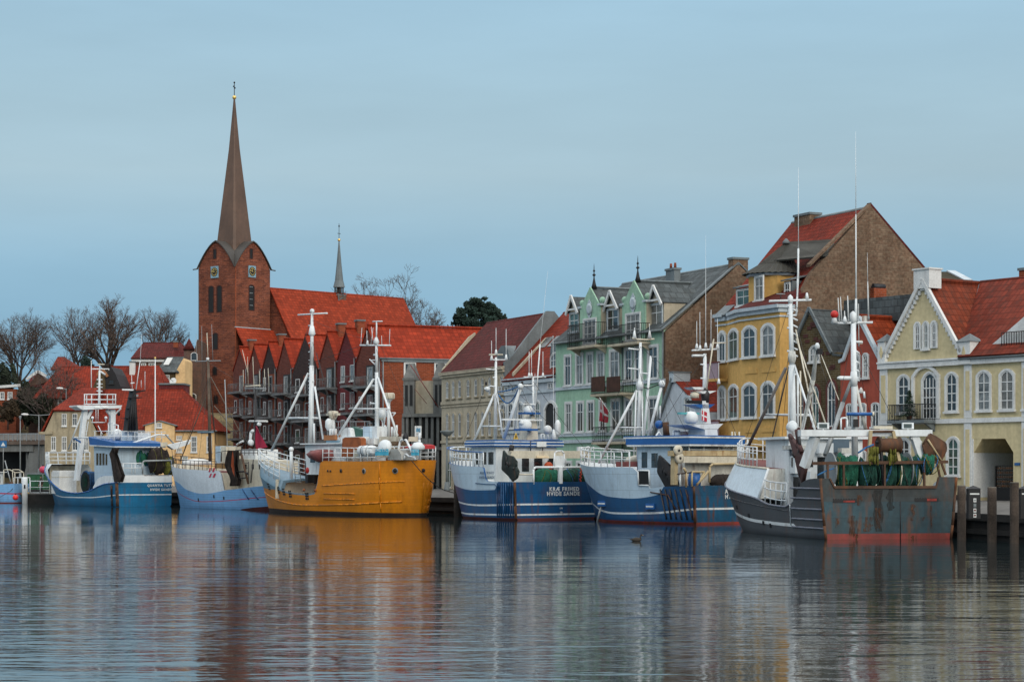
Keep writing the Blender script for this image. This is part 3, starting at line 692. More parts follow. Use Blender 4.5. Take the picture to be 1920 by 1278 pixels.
mb = MB(); mb.beam((uL, -1.2, zl + .1), (uc, -1.2, zr + .1), .4, .3, lead); mb.box((uc - .35, -1.4, zr - .2), (uc + .35, .1, z(1288, 699)), trimB); mb.box((uc - .42, -1.45, z(1288, 699)), (uc + .42, .2, z(1288, 699) + .1), lead); b.part('coping', mb)
q = b.fr.at(1284, 776, -1.2); window(b, q.x, q.x + .9, q.z, q.z + 1.3, .15, 2, (.6,), .15, trimB, y=-1.2)

# ---- green apartment house
b = Bld('green_apartment_house', 'mint green apartment house with two tall pointed gables, balconies and brown brick side wall', 1042, 1248, cat='apartment house')
u, z = b.u, b.z; W_ = b.W; G = lambda x, y: (1040 + x / 3.3615, 480 + y / 3.3632)
ze = z(1245, 618); apx = b.fr.atx(1385, 498, W_); zr = apx.z; D2 = apx.y * 2
mb = MB(); mb.prism([(0, 0, ZB), (0, D2, ZB), (0, D2, ze), (0, 0, ze)], (W_ - .35, 0, 0), greenW); b.part('wall', mb)
mb = MB(); mb.prism([(W_ - .34, y, zz) for y, zz in ((.0, ZB), (D2, ZB), (D2, ze), (apx.y, zr + .1), (0, ze - .2))], (.34, 0, 0), brickF); b.part('fire_wall', mb)
mb = MB(); sl_ = (zr - ze) / apx.y
mb.slab([(-.1, -.35, ze - .1), (W_ - .35, -.35, ze - .1), (W_ - .35, apx.y, zr), (-.1, apx.y, zr)], .16, slateX); mb.slab([(-.1, apx.y, zr), (W_ - .35, apx.y, zr), (W_ - .35, D2, ze), (-.1, D2, ze)], .16, slateX)
mb.beam((W_ - .17, -.3, ze), (W_ - .17, apx.y, zr + .26), .4, .1, lead); mb.beam((W_ - .17, apx.y, zr + .26), (W_ - .17, D2, ze + .1), .4, .1, lead)
mb.bar((-.1, apx.y, zr + .14), (W_, apx.y, zr + .14), .14, lead); mb.bar((0, -.42, ze - .05), (W_, -.42, ze - .05), .09, lead)
b.part('roof', mb)
q = b.fr.atx(1384, 505, W_ - .5); chimney(b, W_ - .5, q.y, zr - 1, zr + .7, .8, 1.4, brickF)
q = b.fr.at(1262, 520, 5.5); chimney(b, q.x, 5.5, zr - 1.4, zr + .5, 1.5, .6, lead, pots=2)
def wall_gable(gx0, gx1, gya, gysh, gyb, wx0, wx1, wy0, wy1):
    """pointed wall dormer: green front, slate roof running back, door, oval window, finial"""
    f = lambda x, y: b.fr.at(*G(x, y), -.3)
    p0, p1 = f(gx0, gyb), f(gx1, gyb); zsh = f(gx0, gysh).z; zb_ = ze - .5; ap = f((gx0 + gx1) / 2 - 3, gya); xa = (p0.x + p1.x) / 2
    mb = MB(); mb.prism([(p0.x, -.3, zb_), (p1.x, -.3, zb_), (p1.x, -.3, zsh), (p1.x - .3, -.3, zsh + .1), (xa, -.3, ap.z), (p0.x + .3, -.3, zsh + .1), (p0.x, -.3, zsh)], (0, .12, 0), greenW); mb.box((p0.x + .02, -.17, zb_), (p1.x - .02, 3.2, zsh - .05), sandW); g = b.part('gable', mb)
    mb = MB(); zz = ap.z - .12
    mb.slab([(p1.x - .15, -.17, zsh), (xa, -.17, zz), (xa, apx.y, zz), (p1.x - .15, apx.y, zsh)], .12, slateY); mb.slab([(xa, -.17, zz), (p0.x + .15, -.17, zsh), (p0.x + .15, apx.y, zsh), (xa, apx.y, zz)], .12, slateY)
    mb.bar((xa, 0, zz + .1), (xa, apx.y, zz + .1), .1, lead); mb.build('gable_roof', g)
    mb = MB()
    for xx in (p0.x, p1.x): mb.box((xx - .3, -.42, zsh - .15), (xx + .3, .3, zsh + .02), trimB); mb.ball((xx, -.05, zsh + .32), .28, greenW, 8)
    oz = ap.z - 1.9
    mb.lathe((xa, -.31, oz), [(.3, 0), (.5, .0), (.5, .1), (.3, .12)], trimB, 12, (0, -1, 0)); mb.lathe((xa, -.32, oz), [(.3, .0), (.001, .02)], dark, 10, (0, -1, 0))
    mb.prism([(xa - .4, -.32, oz + .4), (xa, -.32, oz + .85), (xa + .4, -.32, oz + .4)], (0, -.06, 0), trimB); mb.prism([(xa - .4, -.32, oz - .4), (xa, -.32, oz - .85), (xa + .4, -.32, oz - .4)], (0, -.06, 0), trimB)
    mb.build('gable_ornament', g)
    mb = MB(); mb.lathe((xa, .1, zz), [(.28, 0), (.16, .4), (.06, .9), (.05, 1.05), (.15, 1.12), (.15, 1.2), (.05, 1.27), (.04, 1.42), (.12, 1.5), (.04, 1.62), (.025, 1.95), (.001, 2.2)], blackM, 8); mb.build('finial', g)
    q0, q1 = f(wx0, wy1), f(wx1, wy0); window(b, q0.x, q1.x, q0.z, q1.z, 0, 3, (.4, .72), .14, y=-.31, name='balcony_door')
    return g
wall_gable(160, 285, 195, 320, 490, 188, 262, 395, 555)
wall_gable(425, 570, 152, 300, 470, 455, 540, 360, 535)
random.seed(5)
for x0, x1, ya, yb, wx0, wx1, wy0, wy1 in ((76, 160, 268, 490, 107, 137, 390, 480), (312, 412, 240, 470, 352, 388, 355, 470), (585, 690, 208, 440, 630, 668, 330, 440)):
    f = lambda x, y: b.fr.at(*G(x, y), .35)
    p0, p1 = f(x0 + 18, yb), f(x1, yb); zt_ = f(x0, ya).z; xm = f((x0 + x1) / 2 + 5, ya).x; zm = f(x0, ya + (yb - ya) * .42).z
    mb = MB(); mb.prism([(p0.x, .35, ze - .3), (p1.x, .35, ze - .3), (p1.x, .35, zm), (xm, .35, zt_), (p0.x, .35, zm)], (0, 4, 0), sandW); d_ = b.part('dormer', mb)
    mb = MB()
    mb.slab([(p1.x + .1, .1, zm), (xm, .1, zt_ + .05), (xm, 5.5, zt_ + .05), (p1.x + .1, 5.5, zm)], .1, slateY); mb.slab([(xm, .1, zt_ + .05), (p0.x - .1, .1, zm), (p0.x - .1, 5.5, zm), (xm, 5.5, zt_ + .05)], .1, slateY)
    for xx, s in ((p0.x - .12, 1), (p1.x + .12, -1)): mb.beam((xx, .02, zm - .2), (xm, .02, zt_ + .12), .12, .26, trim)
    mb.box((p0.x + .3, .0, zm + .15), (p1.x - .3, .08, zm + .3), trim); mb.build('dormer_roof', d_)
    window(b, p0.x + .2, p1.x - .2, f(wx0, wy1).z, zm - .1, 0, 2, (.6,), .08, trimB, y=.33)
xs1 = ((65, 107), (137, 182), (205, 245), (270, 315), (350, 410), (445, 490), (508, 556), (590, 655))
xs2 = ((70, 110), (142, 185), (208, 252), (285, 325), (360, 415), (445, 495), (512, 560), (595, 655))
for xs, yA, yB in ((xs1, 632, 815), (xs2, 930, 1110)):
    z0, z1 = z(*G(90, yB)), z(*G(90, yA))
    for x0, x1 in xs: window(b, u(G(x0, 0)[0]) + .12, u(G(x1, 0)[0]) - .12, z0, z1, 0, 2, (.68,), .2, trim, trim, random.choice((glass, glass, glassC)))
for x0, x1 in xs2: window(b, u(G(x0, 0)[0]) + .12, u(G(x1, 0)[0]) - .12, ZB + .9, ZB + 3.0, 0, 2, (.68,), .2)
mb = MB()
for zz, h, d in ((z(*G(45, 836)), .28, .14), (z(*G(45, 1130)), .25, .14), (z(*G(45, 1170)), .3, .2)): mb.box((0, -d, zz - h / 2), (W_ - .01, -.001, zz + h / 2), trimB)
b.part('cornice', mb)
mb = MB(); mb.bar((W_ - .25, -.12, ze), (W_ - .25, -.12, ZB), .07, lead); mb.bar((u(1169), -.12, ze), (u(1169), -.12, ZB), .06, lead); b.part('downpipe', mb)
balcony(b, u(G(90, 0)[0], -1), u(G(265, 0)[0], -1), z(*G(170, 568), -1), 1.2, iron, sandW, 1.9)
balcony(b, u(G(345, 0)[0], -1), u(G(535, 0)[0], -1), z(*G(440, 548), -1), 1.2, iron, sandW, 1.5)
balcony(b, u(G(237, 0)[0], -1.2), u(G(425, 0)[0], -1.2), z(*G(330, 865), -1.2), 1.4, iron, sandW, 1.0)
for x0, x1 in ((236, 318), (332, 416)):
    mb = MB(); q0, q1 = b.fr.at(*G(x0, 858), -1.42), b.fr.at(*G(x1, 755), -1.42); mb.box((q0.x, -1.5, q0.z), (q1.x, -1.44, q1.z), brownP); b.part('reed_screen', mb)
balcony(b, u(G(238, 0)[0], -1.4), u(G(430, 0)[0], -1.4), z(*G(330, 1170), -1.4), 1.5, iron, sandW, 1.25, .2)
green_b = b
# flag hanging from a slanting pole on the green house
q0, q1 = b.fr.at(1170, 814, -.1), b.fr.at(1124, 745, -2.2)
mb = MB(); mb.bar(q0, q1, .035, trim, 6); pole = mb.build('flagpole'); pole.location = b.fr.loc; pole.rotation_euler = (0, 0, b.fr.a)
tag(pole, 'white flagpole slanting out from the green house facade', 'flagpole')
mb = MB(); a = q0.lerp(q1, .98); c = q0.lerp(q1, .68); nf = 7; wh = M('flag_white', (.32, .32, .34), .85); fr_ = M('flag_red', (.20, .012, .025), .85)
for i in range(nf):
    t0, t1_ = i / nf, (i + 1) / nf
    for j in range(7):
        pA = lambda t, k: a.lerp(c, t) + Vector((.08 * math.sin(t * 9), .09 * math.cos(t * 11 + k * .4), -.27 * k * (1 - .4 * t)))
        mb.face([pA(t0, j), pA(t1_, j), pA(t1_, j + 1), pA(t0, j + 1)], wh if (i == 2 or j == 3) else fr_, True)
o = mb.build('flag'); o.location = b.fr.loc; o.rotation_euler = (0, 0, b.fr.a); tag(o, 'limp red and white flag hanging on the pole of the green house', 'flag')

# ---- pale blue-white house
b = Bld('pale_blue_house', 'pale blue white house with red roof and arched windows between sand house and green house', 946, 1042)
u, z = b.u, b.z; W_ = b.W; C9 = lambda x, y: (930 + x / 3.993, 560 + y / 3.994)
ze = z(*C9(250, 590)); yr = 6.2; zr = b.fr.at(1060, 590, yr).z
gable_long(b, 0, W_, ZB, ze, yr, zr, 12, paleW, tileRx)
mb = MB()
for zz, h, d in ((ze - .25, .3, .25), (ze + .05, .15, .35), (z(*C9(250, 690)), .25, .12), (z(*C9(100, 990)), .25, .14)): mb.box((0, -d, zz - h), (W_, -.001, zz), trimB)
b.part('cornice', mb)
for x0, x1, y0, y1 in ((415, 480, 400, 555), (10, 92, 465, 565)):
    q0, q1 = b.fr.at(*C9(x0, y1), .5), b.fr.at(*C9(x1, y0), .5)
    mb = MB(); mb.box((q0.x - .3, .5, q0.z - .3), (q1.x + .3, 3.2, q1.z), lead); mb.lathe(((q0.x + q1.x) / 2, .5, q1.z - .02), [((q1.x - q0.x) / 2 + .3, 0), ((q1.x - q0.x) / 2 + .3, 2.6)], lead, 12, (0, 1, 0)); b.part('dormer', mb)
    window(b, q0.x, q1.x, q0.z, q1.z, .4, 2, (.35, .68), .08, trim, y=.48)
mb = MB()
for px0, px1, y0, y1 in ((330, 395, 275, 335), (412, 455, 268, 320), (460, 500, 265, 318)):
    yy = 3.0; q0 = b.fr.at(*C9(px0, y1), yy); s_ = (zr - ze) / yr; x0 = q0.x; zz = ze + s_ * yy
    q1 = b.fr.at(*C9(px1, y0), yy); mb.slab([(x0, 2.6, ze + s_ * 2.6 + .3), (q1.x, 2.6, ze + s_ * 2.6 + .3), (q1.x, 3.6, ze + s_ * 3.6 + .3), (x0, 3.6, ze + s_ * 3.6 + .3)], .06, glassC)
b.part('skylight', mb)
mb = MB(); q = b.fr.at(*C9(215, 465), 2.5); mb.prism([(u(*C9(120, 0)[:1]), 0, ze), (u(*C9(120, 0)[:1]), 3.4, ze + (zr - ze) / yr * 3.4 + .5), (u(*C9(120, 0)[:1]), 0, ze + .6)], (.35, 0, 0), sandW); b.part('parapet', mb)
z0, z1 = z(*C9(55, 970)), z(*C9(55, 785))
for x0, x1 in ((38, 75), (95, 132), (168, 200), (215, 245), (300, 328)): window(b, u(*C9(x0, 0)[:1]), u(*C9(x1, 0)[:1]), z0, z1, .3, 2, (.36, .68), .12, trim)
for x0, x1 in ((25, 45), (70, 90), (120, 140), (180, 200), (300, 318), (395, 410), (415, 428)): window(b, u(*C9(x0, 0)[:1]), u(*C9(x1, 0)[:1]), z(*C9(400, 675)), z(*C9(400, 630)), 0, 1, (), .08, trim, sill=False)
mb = MB(); a0, a1 = u(*C9(375, 0)[:1]), u(*C9(455, 0)[:1]); ol = outline(a0, a1, z(*C9(400, 990)), z(*C9(400, 780)), .6); mb.face([(p[0], -.012, p[1]) for p in ol], dark); ring(mb, outline(a0 - .25, a1 + .25, ol[0][1], z(*C9(400, 780)) + .25, .7), ol, 0, -.15, trim); b.part('loggia', mb)
for p0, p1 in ((955, 975), (985, 1003), (1012, 1032)): window(b, u(p0), u(p1), ZB + .4, ZB + 2.8, 0, 2, (.7,), .12)

# ---- sand coloured house with dark red roof
b = Bld('sand_house', 'sand coloured house with rows of narrow arched windows and a dark red roof', 828, 946)
u, z = b.u, b.z; W_ = b.W; C8 = lambda x, y: (740 + x / 3.194, 580 + y / 3.194)
ze = z(828, 699); q = b.fr.atx(1034, 590, W_); yr = q.y; zr = q.z
gable_long(b, .3, W_ - .3, ZB, ze, yr, zr, yr * 2, sandW, tileDx)
mb = MB(); s_ = (zr - ze) / yr
mb.prism([(W_ - .3, y, zz) for y, zz in ((0, ZB), (yr * 2, ZB), (yr * 2, ze), (yr + .3, zr + .35), (yr - .5, zr + .35), (.5, ze + .6), (0, ze + .4))], (.32, 0, 0), lead)
b.part('fire_wall', mb)
mb = MB(); mb.prism([(0, y, zz) for y, zz in ((0, ZB), (3.6, ZB), (3.6, ze + s_ * 3.6 + .5), (2.9, ze + s_ * 2.9 + .75), (0, ze + .35))], (.3, 0, 0), sandW); b.part('parapet', mb)
mb = MB()
for zz, h, d in ((ze, .3, .35), (ze - .35, .2, .2), (z(*C8(300, 553)), .3, .14), (z(*C8(300, 580)), .12, .1), (z(*C8(300, 785)), .25, .14)): mb.box((0, -d, zz - h), (W_, -.001, zz), sandW)
b.part('cornice', mb)
for y0, y1 in ((432, 532), (625, 762)):
    z0, z1 = z(*C8(320, y1)), z(*C8(320, y0))
    for xc in (318, 354, 392, 443, 489, 529, 572, 612, 645): window(b, u(C8(xc - 8, 0)[0]), u(C8(xc + 9, 0)[0]), z0, z1, .25, 2, (.66,), .14, sandW, trim, random.choice((glass, glassC)))
for xc in (330, 380, 443, 500, 570): window(b, u(C8(xc - 12, 0)[0]), u(C8(xc + 12, 0)[0]), ZB + .6, ZB + 3.2, .2, 2, (.7,), .15, sandW, trim)

# ---- row of red brick gables
balc = M('balcony_grey', (.13, .14, .145), .6, .2)
RB = [437, 464, 491, 519, 549, 598, 632, 668, 713]
AY = [652, 647, 642, 637, 629, 623.5, 617.5, 611.5]
mats = [brickR, brickR, brickD, brickR, brickD, brickR, brickC, brickR]
where = ['farthest gable of the red brick row, nearest the church tower', 'second gable from the church in the red brick row', 'dark brick gable, third from the church in the row', 'red brick gable with wide orange roof, fourth from the church', 'dark gable behind the white foremast of the yellow boat', 'brown red gable with chimney, third from the grey concrete end', 'crimson brick gable with four white windows in the brick row', 'long end house of the brick row with a wide orange roof and orange side wall']
rowfr = Frame((gx(713, YF(713)), YF(713)), 0); 
for i in range(8):
    p0, p1 = RB[i], RB[i + 1] - (0 if i != 4 else 0)
    b = Bld('brick_gable_house', where[i], p0, p1, group='red brick gable houses in a row')
    u, z = b.u, b.z; W_ = b.W; uc = u((p0 + p1) / 2 - .5); zr = z((p0 + p1) / 2, AY[i]); ze = z(p1, (345 if i > 5 else 372 if i == 5 else 430) / 4.26 + 590 + (0 if i != 7 else .5))
    gp = .05; us = W_ * (.94 if i < 7 else 1); zee = ze
    D = 13 if i < 7 else 30
    mb = MB(); mb.prism([(gp, 0, ZB), (us, 0, ZB), (us, 0, zee), (uc, 0, zr), (gp, 0, zee)], (0, .4, 0), mats[i])
    mb.prism([(gp + .05, .401, ZB), (W_ - .03, .401, ZB), (W_ - .03, .401, zee - .1), (uc, .401, zr - .1), (gp + .05, .401, zee - .1)], (0, D - .5, 0), brickO); b.part('wall', mb)
    mb = MB()
    mb.slab([(W_ + .1, -.1, zee), (uc, -.1, zr + .05), (uc, D, zr + .05), (W_ + .1, D, zee)], .16, tileOy); mb.slab([(uc, -.1, zr + .05), (gp - .1, -.1, zee), (gp - .1, D, zee), (uc, D, zr + .05)], .16, tileOy)
    mb.bar((uc, -.1, zr + .18), (uc, D, zr + .18), .13, tileOy); mb.bar((W_ + .12, -.1, zee), (W_ + .12, D, zee), .1, lead); b.part('roof', mb)
    if i in (0, 2, 5, 6): chimney(b, uc + .05, 1.6, zr - .6, zr + 1.15, .9, .9, brickO)
    lv = [ze - 2.6 - 3.05 * k for k in range(4)]
    for k, zz in enumerate(lv):
        if zz < 1.8: continue
        if i == 6:
            window(b, W_ * .22, W_ * .42, zz + .1, zz + 1.9, 0, 2, (), .0); window(b, W_ * .70, W_ * .90, zz + .1, zz + 1.9, 0, 2, (), .0)
        else:
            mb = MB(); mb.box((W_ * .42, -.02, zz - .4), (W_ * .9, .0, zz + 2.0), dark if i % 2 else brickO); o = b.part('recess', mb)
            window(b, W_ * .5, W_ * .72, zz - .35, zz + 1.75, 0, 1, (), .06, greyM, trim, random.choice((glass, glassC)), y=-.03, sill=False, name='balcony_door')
            if k % 2 == 1 or i in (2, 4): window(b, W_ * .12, W_ * .28, zz + .1, zz + 1.7, 0, 1, (), .0)
        if k < 3 and i != 6: balcony(b, W_ * .38, W_ * (1.02 if i < 7 else .96), zz - .4, 1.5, balc, balc, 1.05, .34)
        if k < 3 and i == 6: balcony(b, W_ * .72, W_ * 1.08, zz - .5, 1.3, balc, balc, 1.05, .34)
    mb = MB(); mb.bar((us - .1, -.08, zee), (us - .1, -.08, ZB), .06, greyM, 5); b.part('downpipe', mb)
    if i == 7:                                                  # its long side wall faces the boats
        fe = Frame(b.fr.w((W_, 0, 0))[:2], b.fr.a + R(90))
        for q0, q1 in ((759, 778), (816, 836)):
            a0, a1 = fe.at(q0, 720, -.02), fe.at(q1, 681, -.02)
            mt = Matrix.Translation((W_ - .03, 0, 0)) @ Matrix.Rotation(R(90), 4, 'Z')
            window(b, a0.x, a1.x, a0.z, a1.z, 0, 2, (), .12, trim, mat4=mt)
        mb = MB(); mb.box((W_ - .02, .1, zee - .35), (W_ + .14, D, zee - .1), lead); mb.bar((W_ + .08, .3, zee - .3), (W_ + .08, .3, ZB), .07, greyM, 6); b.part('gutter', mb)
end_b = b; end_fe = fe

# ---- grey concrete stair building in front of the orange side wall
Yg = YF(760) - 3
b = Bld('grey_concrete_building', 'grey concrete building with two pointed turrets and tall dark slots beside the sand house', 757, 833, Yg, Yg - 1.0, cat='building')
u, z = b.u, b.z; W_ = b.W; C7 = lambda x, y: (750 + x / 3.99, 640 + y / 3.994)
zf = z(*C7(100, 540)); z2 = z(*C7(100, 790)); zt_ = z(*C7(170, 292))
mb = MB()
tw = [(u(C7(25, 0)[0]), u(C7(105, 0)[0])), (u(C7(248, 0)[0]), u(C7(322, 0)[0]))]
for a0, a1 in tw:
    mb.box((a0, 0, zf), (a1, 2.5, z(*C7(60, 290))), concrete); cx_ = (a0 + a1) / 2; zz = z(*C7(60, 290)); za_ = z(*C7(60, 160))
    mb.box((a0 - .08, -.08, zz), (a1 + .08, 2.6, zz + .25), concrete)
    c = [(a0, 0, zz + .25), (a1, 0, zz + .25), (a1, 2.5, zz + .25), (a0, 2.5, zz + .25)]; m_ = [(cx_ - .25, .9, za_), (cx_ + .25, .9, za_), (cx_ + .25, 1.5, za_), (cx_ - .25, 1.5, za_)]
    for i in range(4): mb.face([c[i], c[(i + 1) % 4], m_[(i + 1) % 4], m_[i]], concrete)
    mb.face(m_, lead)
    for x0 in (a0 + .18, cx_ + .12): mb.box((x0, -.012, zf + .8), (x0 + (a1 - a0) * .27, -.002, zz - .5), dark)
mb.box((tw[0][1], .6, zf), (tw[1][0], 2.4, zt_), sandW)
b.part('turret_storey', mb)
mb = MB(); mb.box((u(C7(22, 0)[0]), -.25, zf - .35), (u(C7(325, 0)[0]), 2.6, zf), concrete); mb.box((u(C7(180, 0)[0]), -.2, z2 - .3), (u(C7(325, 0)[0]), 2.6, z2), concrete)
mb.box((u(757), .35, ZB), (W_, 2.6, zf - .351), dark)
xs = [22, 52, 92, 150, 198, 240, 282, 322]
for x in xs: a0 = u(C7(x, 0)[0]); mb.box((a0 - .12, -.05, ZB), (a0 + .16, .34, zf - .351), concrete)
mb.box((u(C7(95, 0)[0]), .0, z(*C7(170, 780))), (u(C7(245, 0)[0]), .3, z(*C7(170, 725))), concrete)
b.part('colonnade', mb)
mb = MB(); q0, q1 = b.fr.at(*C7(78, 175), -.15), b.fr.at(*C7(285, 490), -.15); mb.bar(q0, q1, .05, deckR, 5); mb.bar(b.fr.at(*C7(110, 355), -.15), b.fr.at(*C7(200, 465), -.15), .03, deckR, 5); b.part('handrail', mb)
# ================================================================== CHURCH
gx0 = gx(440, 330); cf = Frame((gx0, 330), math.atan2(.8, .6))      # x along the right face of the tower, y along its left face
church = thing('church', 'red brick church with tall copper spire, clock tower and long orange tiled nave', 'church', cf.loc, cf.a)
TS = 8.1
ZG = 9.0; ze = cf.at(472, 503, 0).z; za = cf.at(472, 453, 0).z; hg = za - ze
prof = lambda t: ze + hg * (1 - (abs(t) ** 1.75) * .75 - abs(t) * .25)     # bellied gable line, t = -1..1 across a face
N = 12; ts = [-1 + 2 * i / N for i in range(N + 1)]; hs = TS / 2
mb = MB()
ol = [(hs + t * hs, prof(t)) for t in ts]
for f in range(4):
    def q(uu, dd, zz, f=f):
        p = [(uu, dd), (TS - dd, uu), (TS - uu, TS - dd), (dd, TS - uu)][f]; return (p[0], p[1], zz)
    mb.face([q(0, 0, ZG), q(TS, 0, ZG)] + [q(a, 0, zz) for a, zz in ol[::-1]], brickT)
tower = mb.build('tower', church)
mb = MB(); ex = .28
for f in range(4):
    def q(uu, dd, zz, f=f):
        p = [(uu, dd), (TS - dd, uu), (TS - uu, TS - dd), (dd, TS - uu)][f]; return (p[0], p[1], zz)
    for i in range(N):
        t0, t1 = ts[i], ts[i + 1]; d0, d1 = hs - abs(t0) * hs, hs - abs(t1) * hs; k = lambda t: t * 1.04
        mb.face([q(hs + k(t0) * hs, -ex, prof(t0) + .14), q(hs + k(t1) * hs, -ex, prof(t1) + .14), q(hs + t1 * hs, d1 if abs(t1) < 1 else 0, prof(t1) + .14) if abs(t1) > 1e-6 else q(hs, hs, prof(0) + .14), q(hs + t0 * hs, (hs - (hs - abs(t0) * hs)) * 0 + d0, prof(t0) + .14) if abs(t0) > 1e-6 else q(hs, hs, prof(0) + .14)], copperD)
        mb.face([q(hs + k(t0) * hs, -ex, prof(t0) - .06), q(hs + k(t1) * hs, -ex, prof(t1) - .06), q(hs + k(t1) * hs, -ex, prof(t1) + .14), q(hs + k(t0) * hs, -ex, prof(t0) + .14)], copperD)
for c in ((0, 0), (TS, 0), (TS, TS), (0, TS)):
    d = Vector((c[0] - hs, c[1] - hs)).normalized(); mb.bar((c[0], c[1], ze + .1), (c[0] + d.x * .9, c[1] + d.y * .9, ze - .05), .1, copperD, 5)
mb.build('tower_roof', church)
cc = cf.w((hs, hs, 0)); tipz = H + (HY - 186) / F * cc.y
zb = prof(.5); hb = TS * .27
mb = MB(); lev = [(0, hb * 1.12, zb - 1.2), (0, hb, za - .6), (.33, hb * .66, 0), (.66, hb * .31, 0), (1, .10, 0)]
pts = []
for t, w, zz in lev:
    z_ = zz or za - .6 + (tipz - za + .6) * t
    c_ = w * .16
    pts.append([(hs + a, hs + b_, z_) for a, b_ in ((-w + c_, -w), (w - c_, -w), (w, -w + c_), (w, w - c_), (w - c_, w), (-w + c_, w), (-w, w - c_), (-w, -w + c_))])
for r0, r1 in zip(pts, pts[1:]):
    for i in range(8): mb.face([r0[i], r0[(i + 1) % 8], r1[(i + 1) % 8], r1[i]], copper)
sp_ = mb.build('spire', church)
bz = H + (HY - 183) / F * cc.y; tz = H + (HY - 155) / F * cc.y
mb = MB(); mb.bar((hs, hs, tipz - .5), (hs, hs, tz), .07, blackM, 6); mb.ball((hs, hs, bz), .34, gold, 10)
mb.beam((hs - .55, hs - .4, tz - .75), (hs + .55, hs + .4, tz - .75), .12, .12, blackM)
for s in (-1, 1): mb.ball((hs + s * .55, hs + s * .4, tz - .75), .14, blackM, 6)
mb.ball((hs, hs, tz), .16, blackM, 6); mb.build('spire_cross', sp_)
mb = MB()
clockB = M('clock_plate_blue', (.20, .34, .42), .6)
for f, (pu, pv) in enumerate((((1, 0), (0, -1)), ((0, 1), (-1, 0)))):
    pc = (cf.at(472, 509, 0) if f == 0 else cf.atx(403, 510, 0)); 
    if f == 0: o3 = Vector((pc.x, -.1, pc.z)); ux = Vector((1, 0, 0)); nn = Vector((0, -1, 0))
    else: o3 = Vector((-.1, pc.y, pc.z)); ux = Vector((0, -1, 0)); nn = Vector((-1, 0, 0))
    up = Vector((0, 0, 1)); s = .82; mb = MB()
    Q = lambda a, b_, d=0: o3 + ux * a + up * b_ + nn * d
    mb.prism([Q(-s, -s - .12, -.1), Q(s, -s - .12, -.1), Q(s, s + .1, -.1), Q(-s, s + .1, -.1)], nn * .14, clockB)
    mb.lathe(Q(0, 0, .045), [(.74, 0), (.74, .02)], blackM, 24, nn)
    for k in range(12):
        a = math.pi * k / 6; d = ux * math.sin(a) + up * math.cos(a); c1 = Q(0, 0, .08); mb.beam(c1 + d * .42, c1 + d * .68, .10, .03, gold, nn)
    for a, l in ((R(-8), .44), (R(-72), .60)): d = ux * math.sin(a) + up * math.cos(a); c1 = Q(0, 0, .10); mb.beam(c1 - d * .1, c1 + d * l, .09, .03, gold, nn)
    mb.build('clock', church)
def slot(face, px, py0, py1, w, arch=.25, mat=dark, bars=0, name='belfry_window'):
    mb = MB(); rev = M('slot_reveal', (.05, .016, .012), .9) if 'rv' not in globals() else rv
    if face == 0:
        a, c = cf.at(px, py1, 0), cf.at(px, py0, 0); T = lambda uu, d, zz: (a.x + uu, -d, zz)
    else:
        a, c = cf.atx(px, py1, 0), cf.atx(px, py0, 0); T = lambda uu, d, zz: (-d, a.y - uu, zz)
    o1 = outline(-w / 2, w / 2, a.z, c.z, arch); mb.face([T(p[0], .02, p[1]) for p in o1], mat)
    o2 = outline(-w / 2 - .16, w / 2 + .16, a.z - .12, c.z + .14, arch)
    for k in range(len(o1)):
        j = (k + 1) % len(o1); mb.face([T(o2[k][0], .05, o2[k][1]), T(o2[j][0], .05, o2[j][1]), T(o1[j][0], .05, o1[j][1]), T(o1[k][0], .05, o1[k][1])], rev)
    for i in range(bars): zz = a.z + (c.z - a.z) * (i + .7) / bars; mb.prism([T(-w / 2 + .05, .04, zz), T(w / 2 - .25, .04, zz), T(w / 2 - .25, .04, zz + .1), T(-w / 2 + .05, .04, zz + .1)], Vector(T(0, .06, 0)) - Vector(T(0, .04, 0)), greyM)
    mb.build(name, church)
rv = M('slot_reveal', (.05, .016, .012), .9)
slot(0, 471.5, 535, 581, 1.05, bars=4); slot(0, 471, 467, 484, .5, .05)
slot(1, 396, 537, 585, .95); slot(1, 411.5, 536, 584, .95); slot(1, 403, 468, 484, .5, .05); slot(1, 404, 625, 654, .95); slot(1, 403, 688, 702, .8, .3); slot(1, 405, 742, 756, .8, .3)
mb = MB(); mb.bar((.12, -.1, ze), (.12, -.1, ZG), .09, brickO, 6); mb.bar((.06, TS - .1, ze), (-.12, TS - .06, ZG), .07, copperD, 6); mb.build('downpipe', church)
# nave: its own direction inside the church
A = P(503, 547, 337); B = P(756, 560, 358); nd_ = Vector((B.x - A.x, B.y - A.y)); na = math.atan2(nd_.y, nd_.x) - cf.a
inv = Matrix.Rotation(-cf.a, 4, 'Z') @ Matrix.Translation((-cf.o.x, -cf.o.y, 0))
a, c = inv @ A, inv @ B; zr = (a.z + c.z) / 2 + .15
nf = Frame(A[:2], math.atan2(nd_.y, nd_.x)); L = nd_.length
wn_, dn = 9.0, 13.5
def nl(x, y, z): return inv @ nf.w((x, y, z))
mb = MB(); mb.prism([nl(.4, -wn_ + .5, ZG - 3), nl(.4, wn_, ZG - 3), nl(.4, wn_, zr - dn - .3), nl(.4, 0, zr - .3), nl(.4, -wn_ + .5, zr - dn - .3)], nl(L, 0, 0) - nl(.6, 0, 0), brickT); nv = mb.build('nave', church)
mb = MB()
mb.slab([nl(.2, -wn_, zr - dn - .2), nl(L, -wn_, zr - dn - .2), nl(L, 0, zr), nl(.2, 0, zr)], .2, tileCh); mb.slab([nl(.2, 0, zr), nl(L, 0, zr), nl(L, wn_, zr - dn), nl(.2, wn_, zr - dn)], .2, tileCh)
mb.bar(nl(0, 0, zr + .15), nl(L, 0, zr + .15), .16, tileCh, 6)
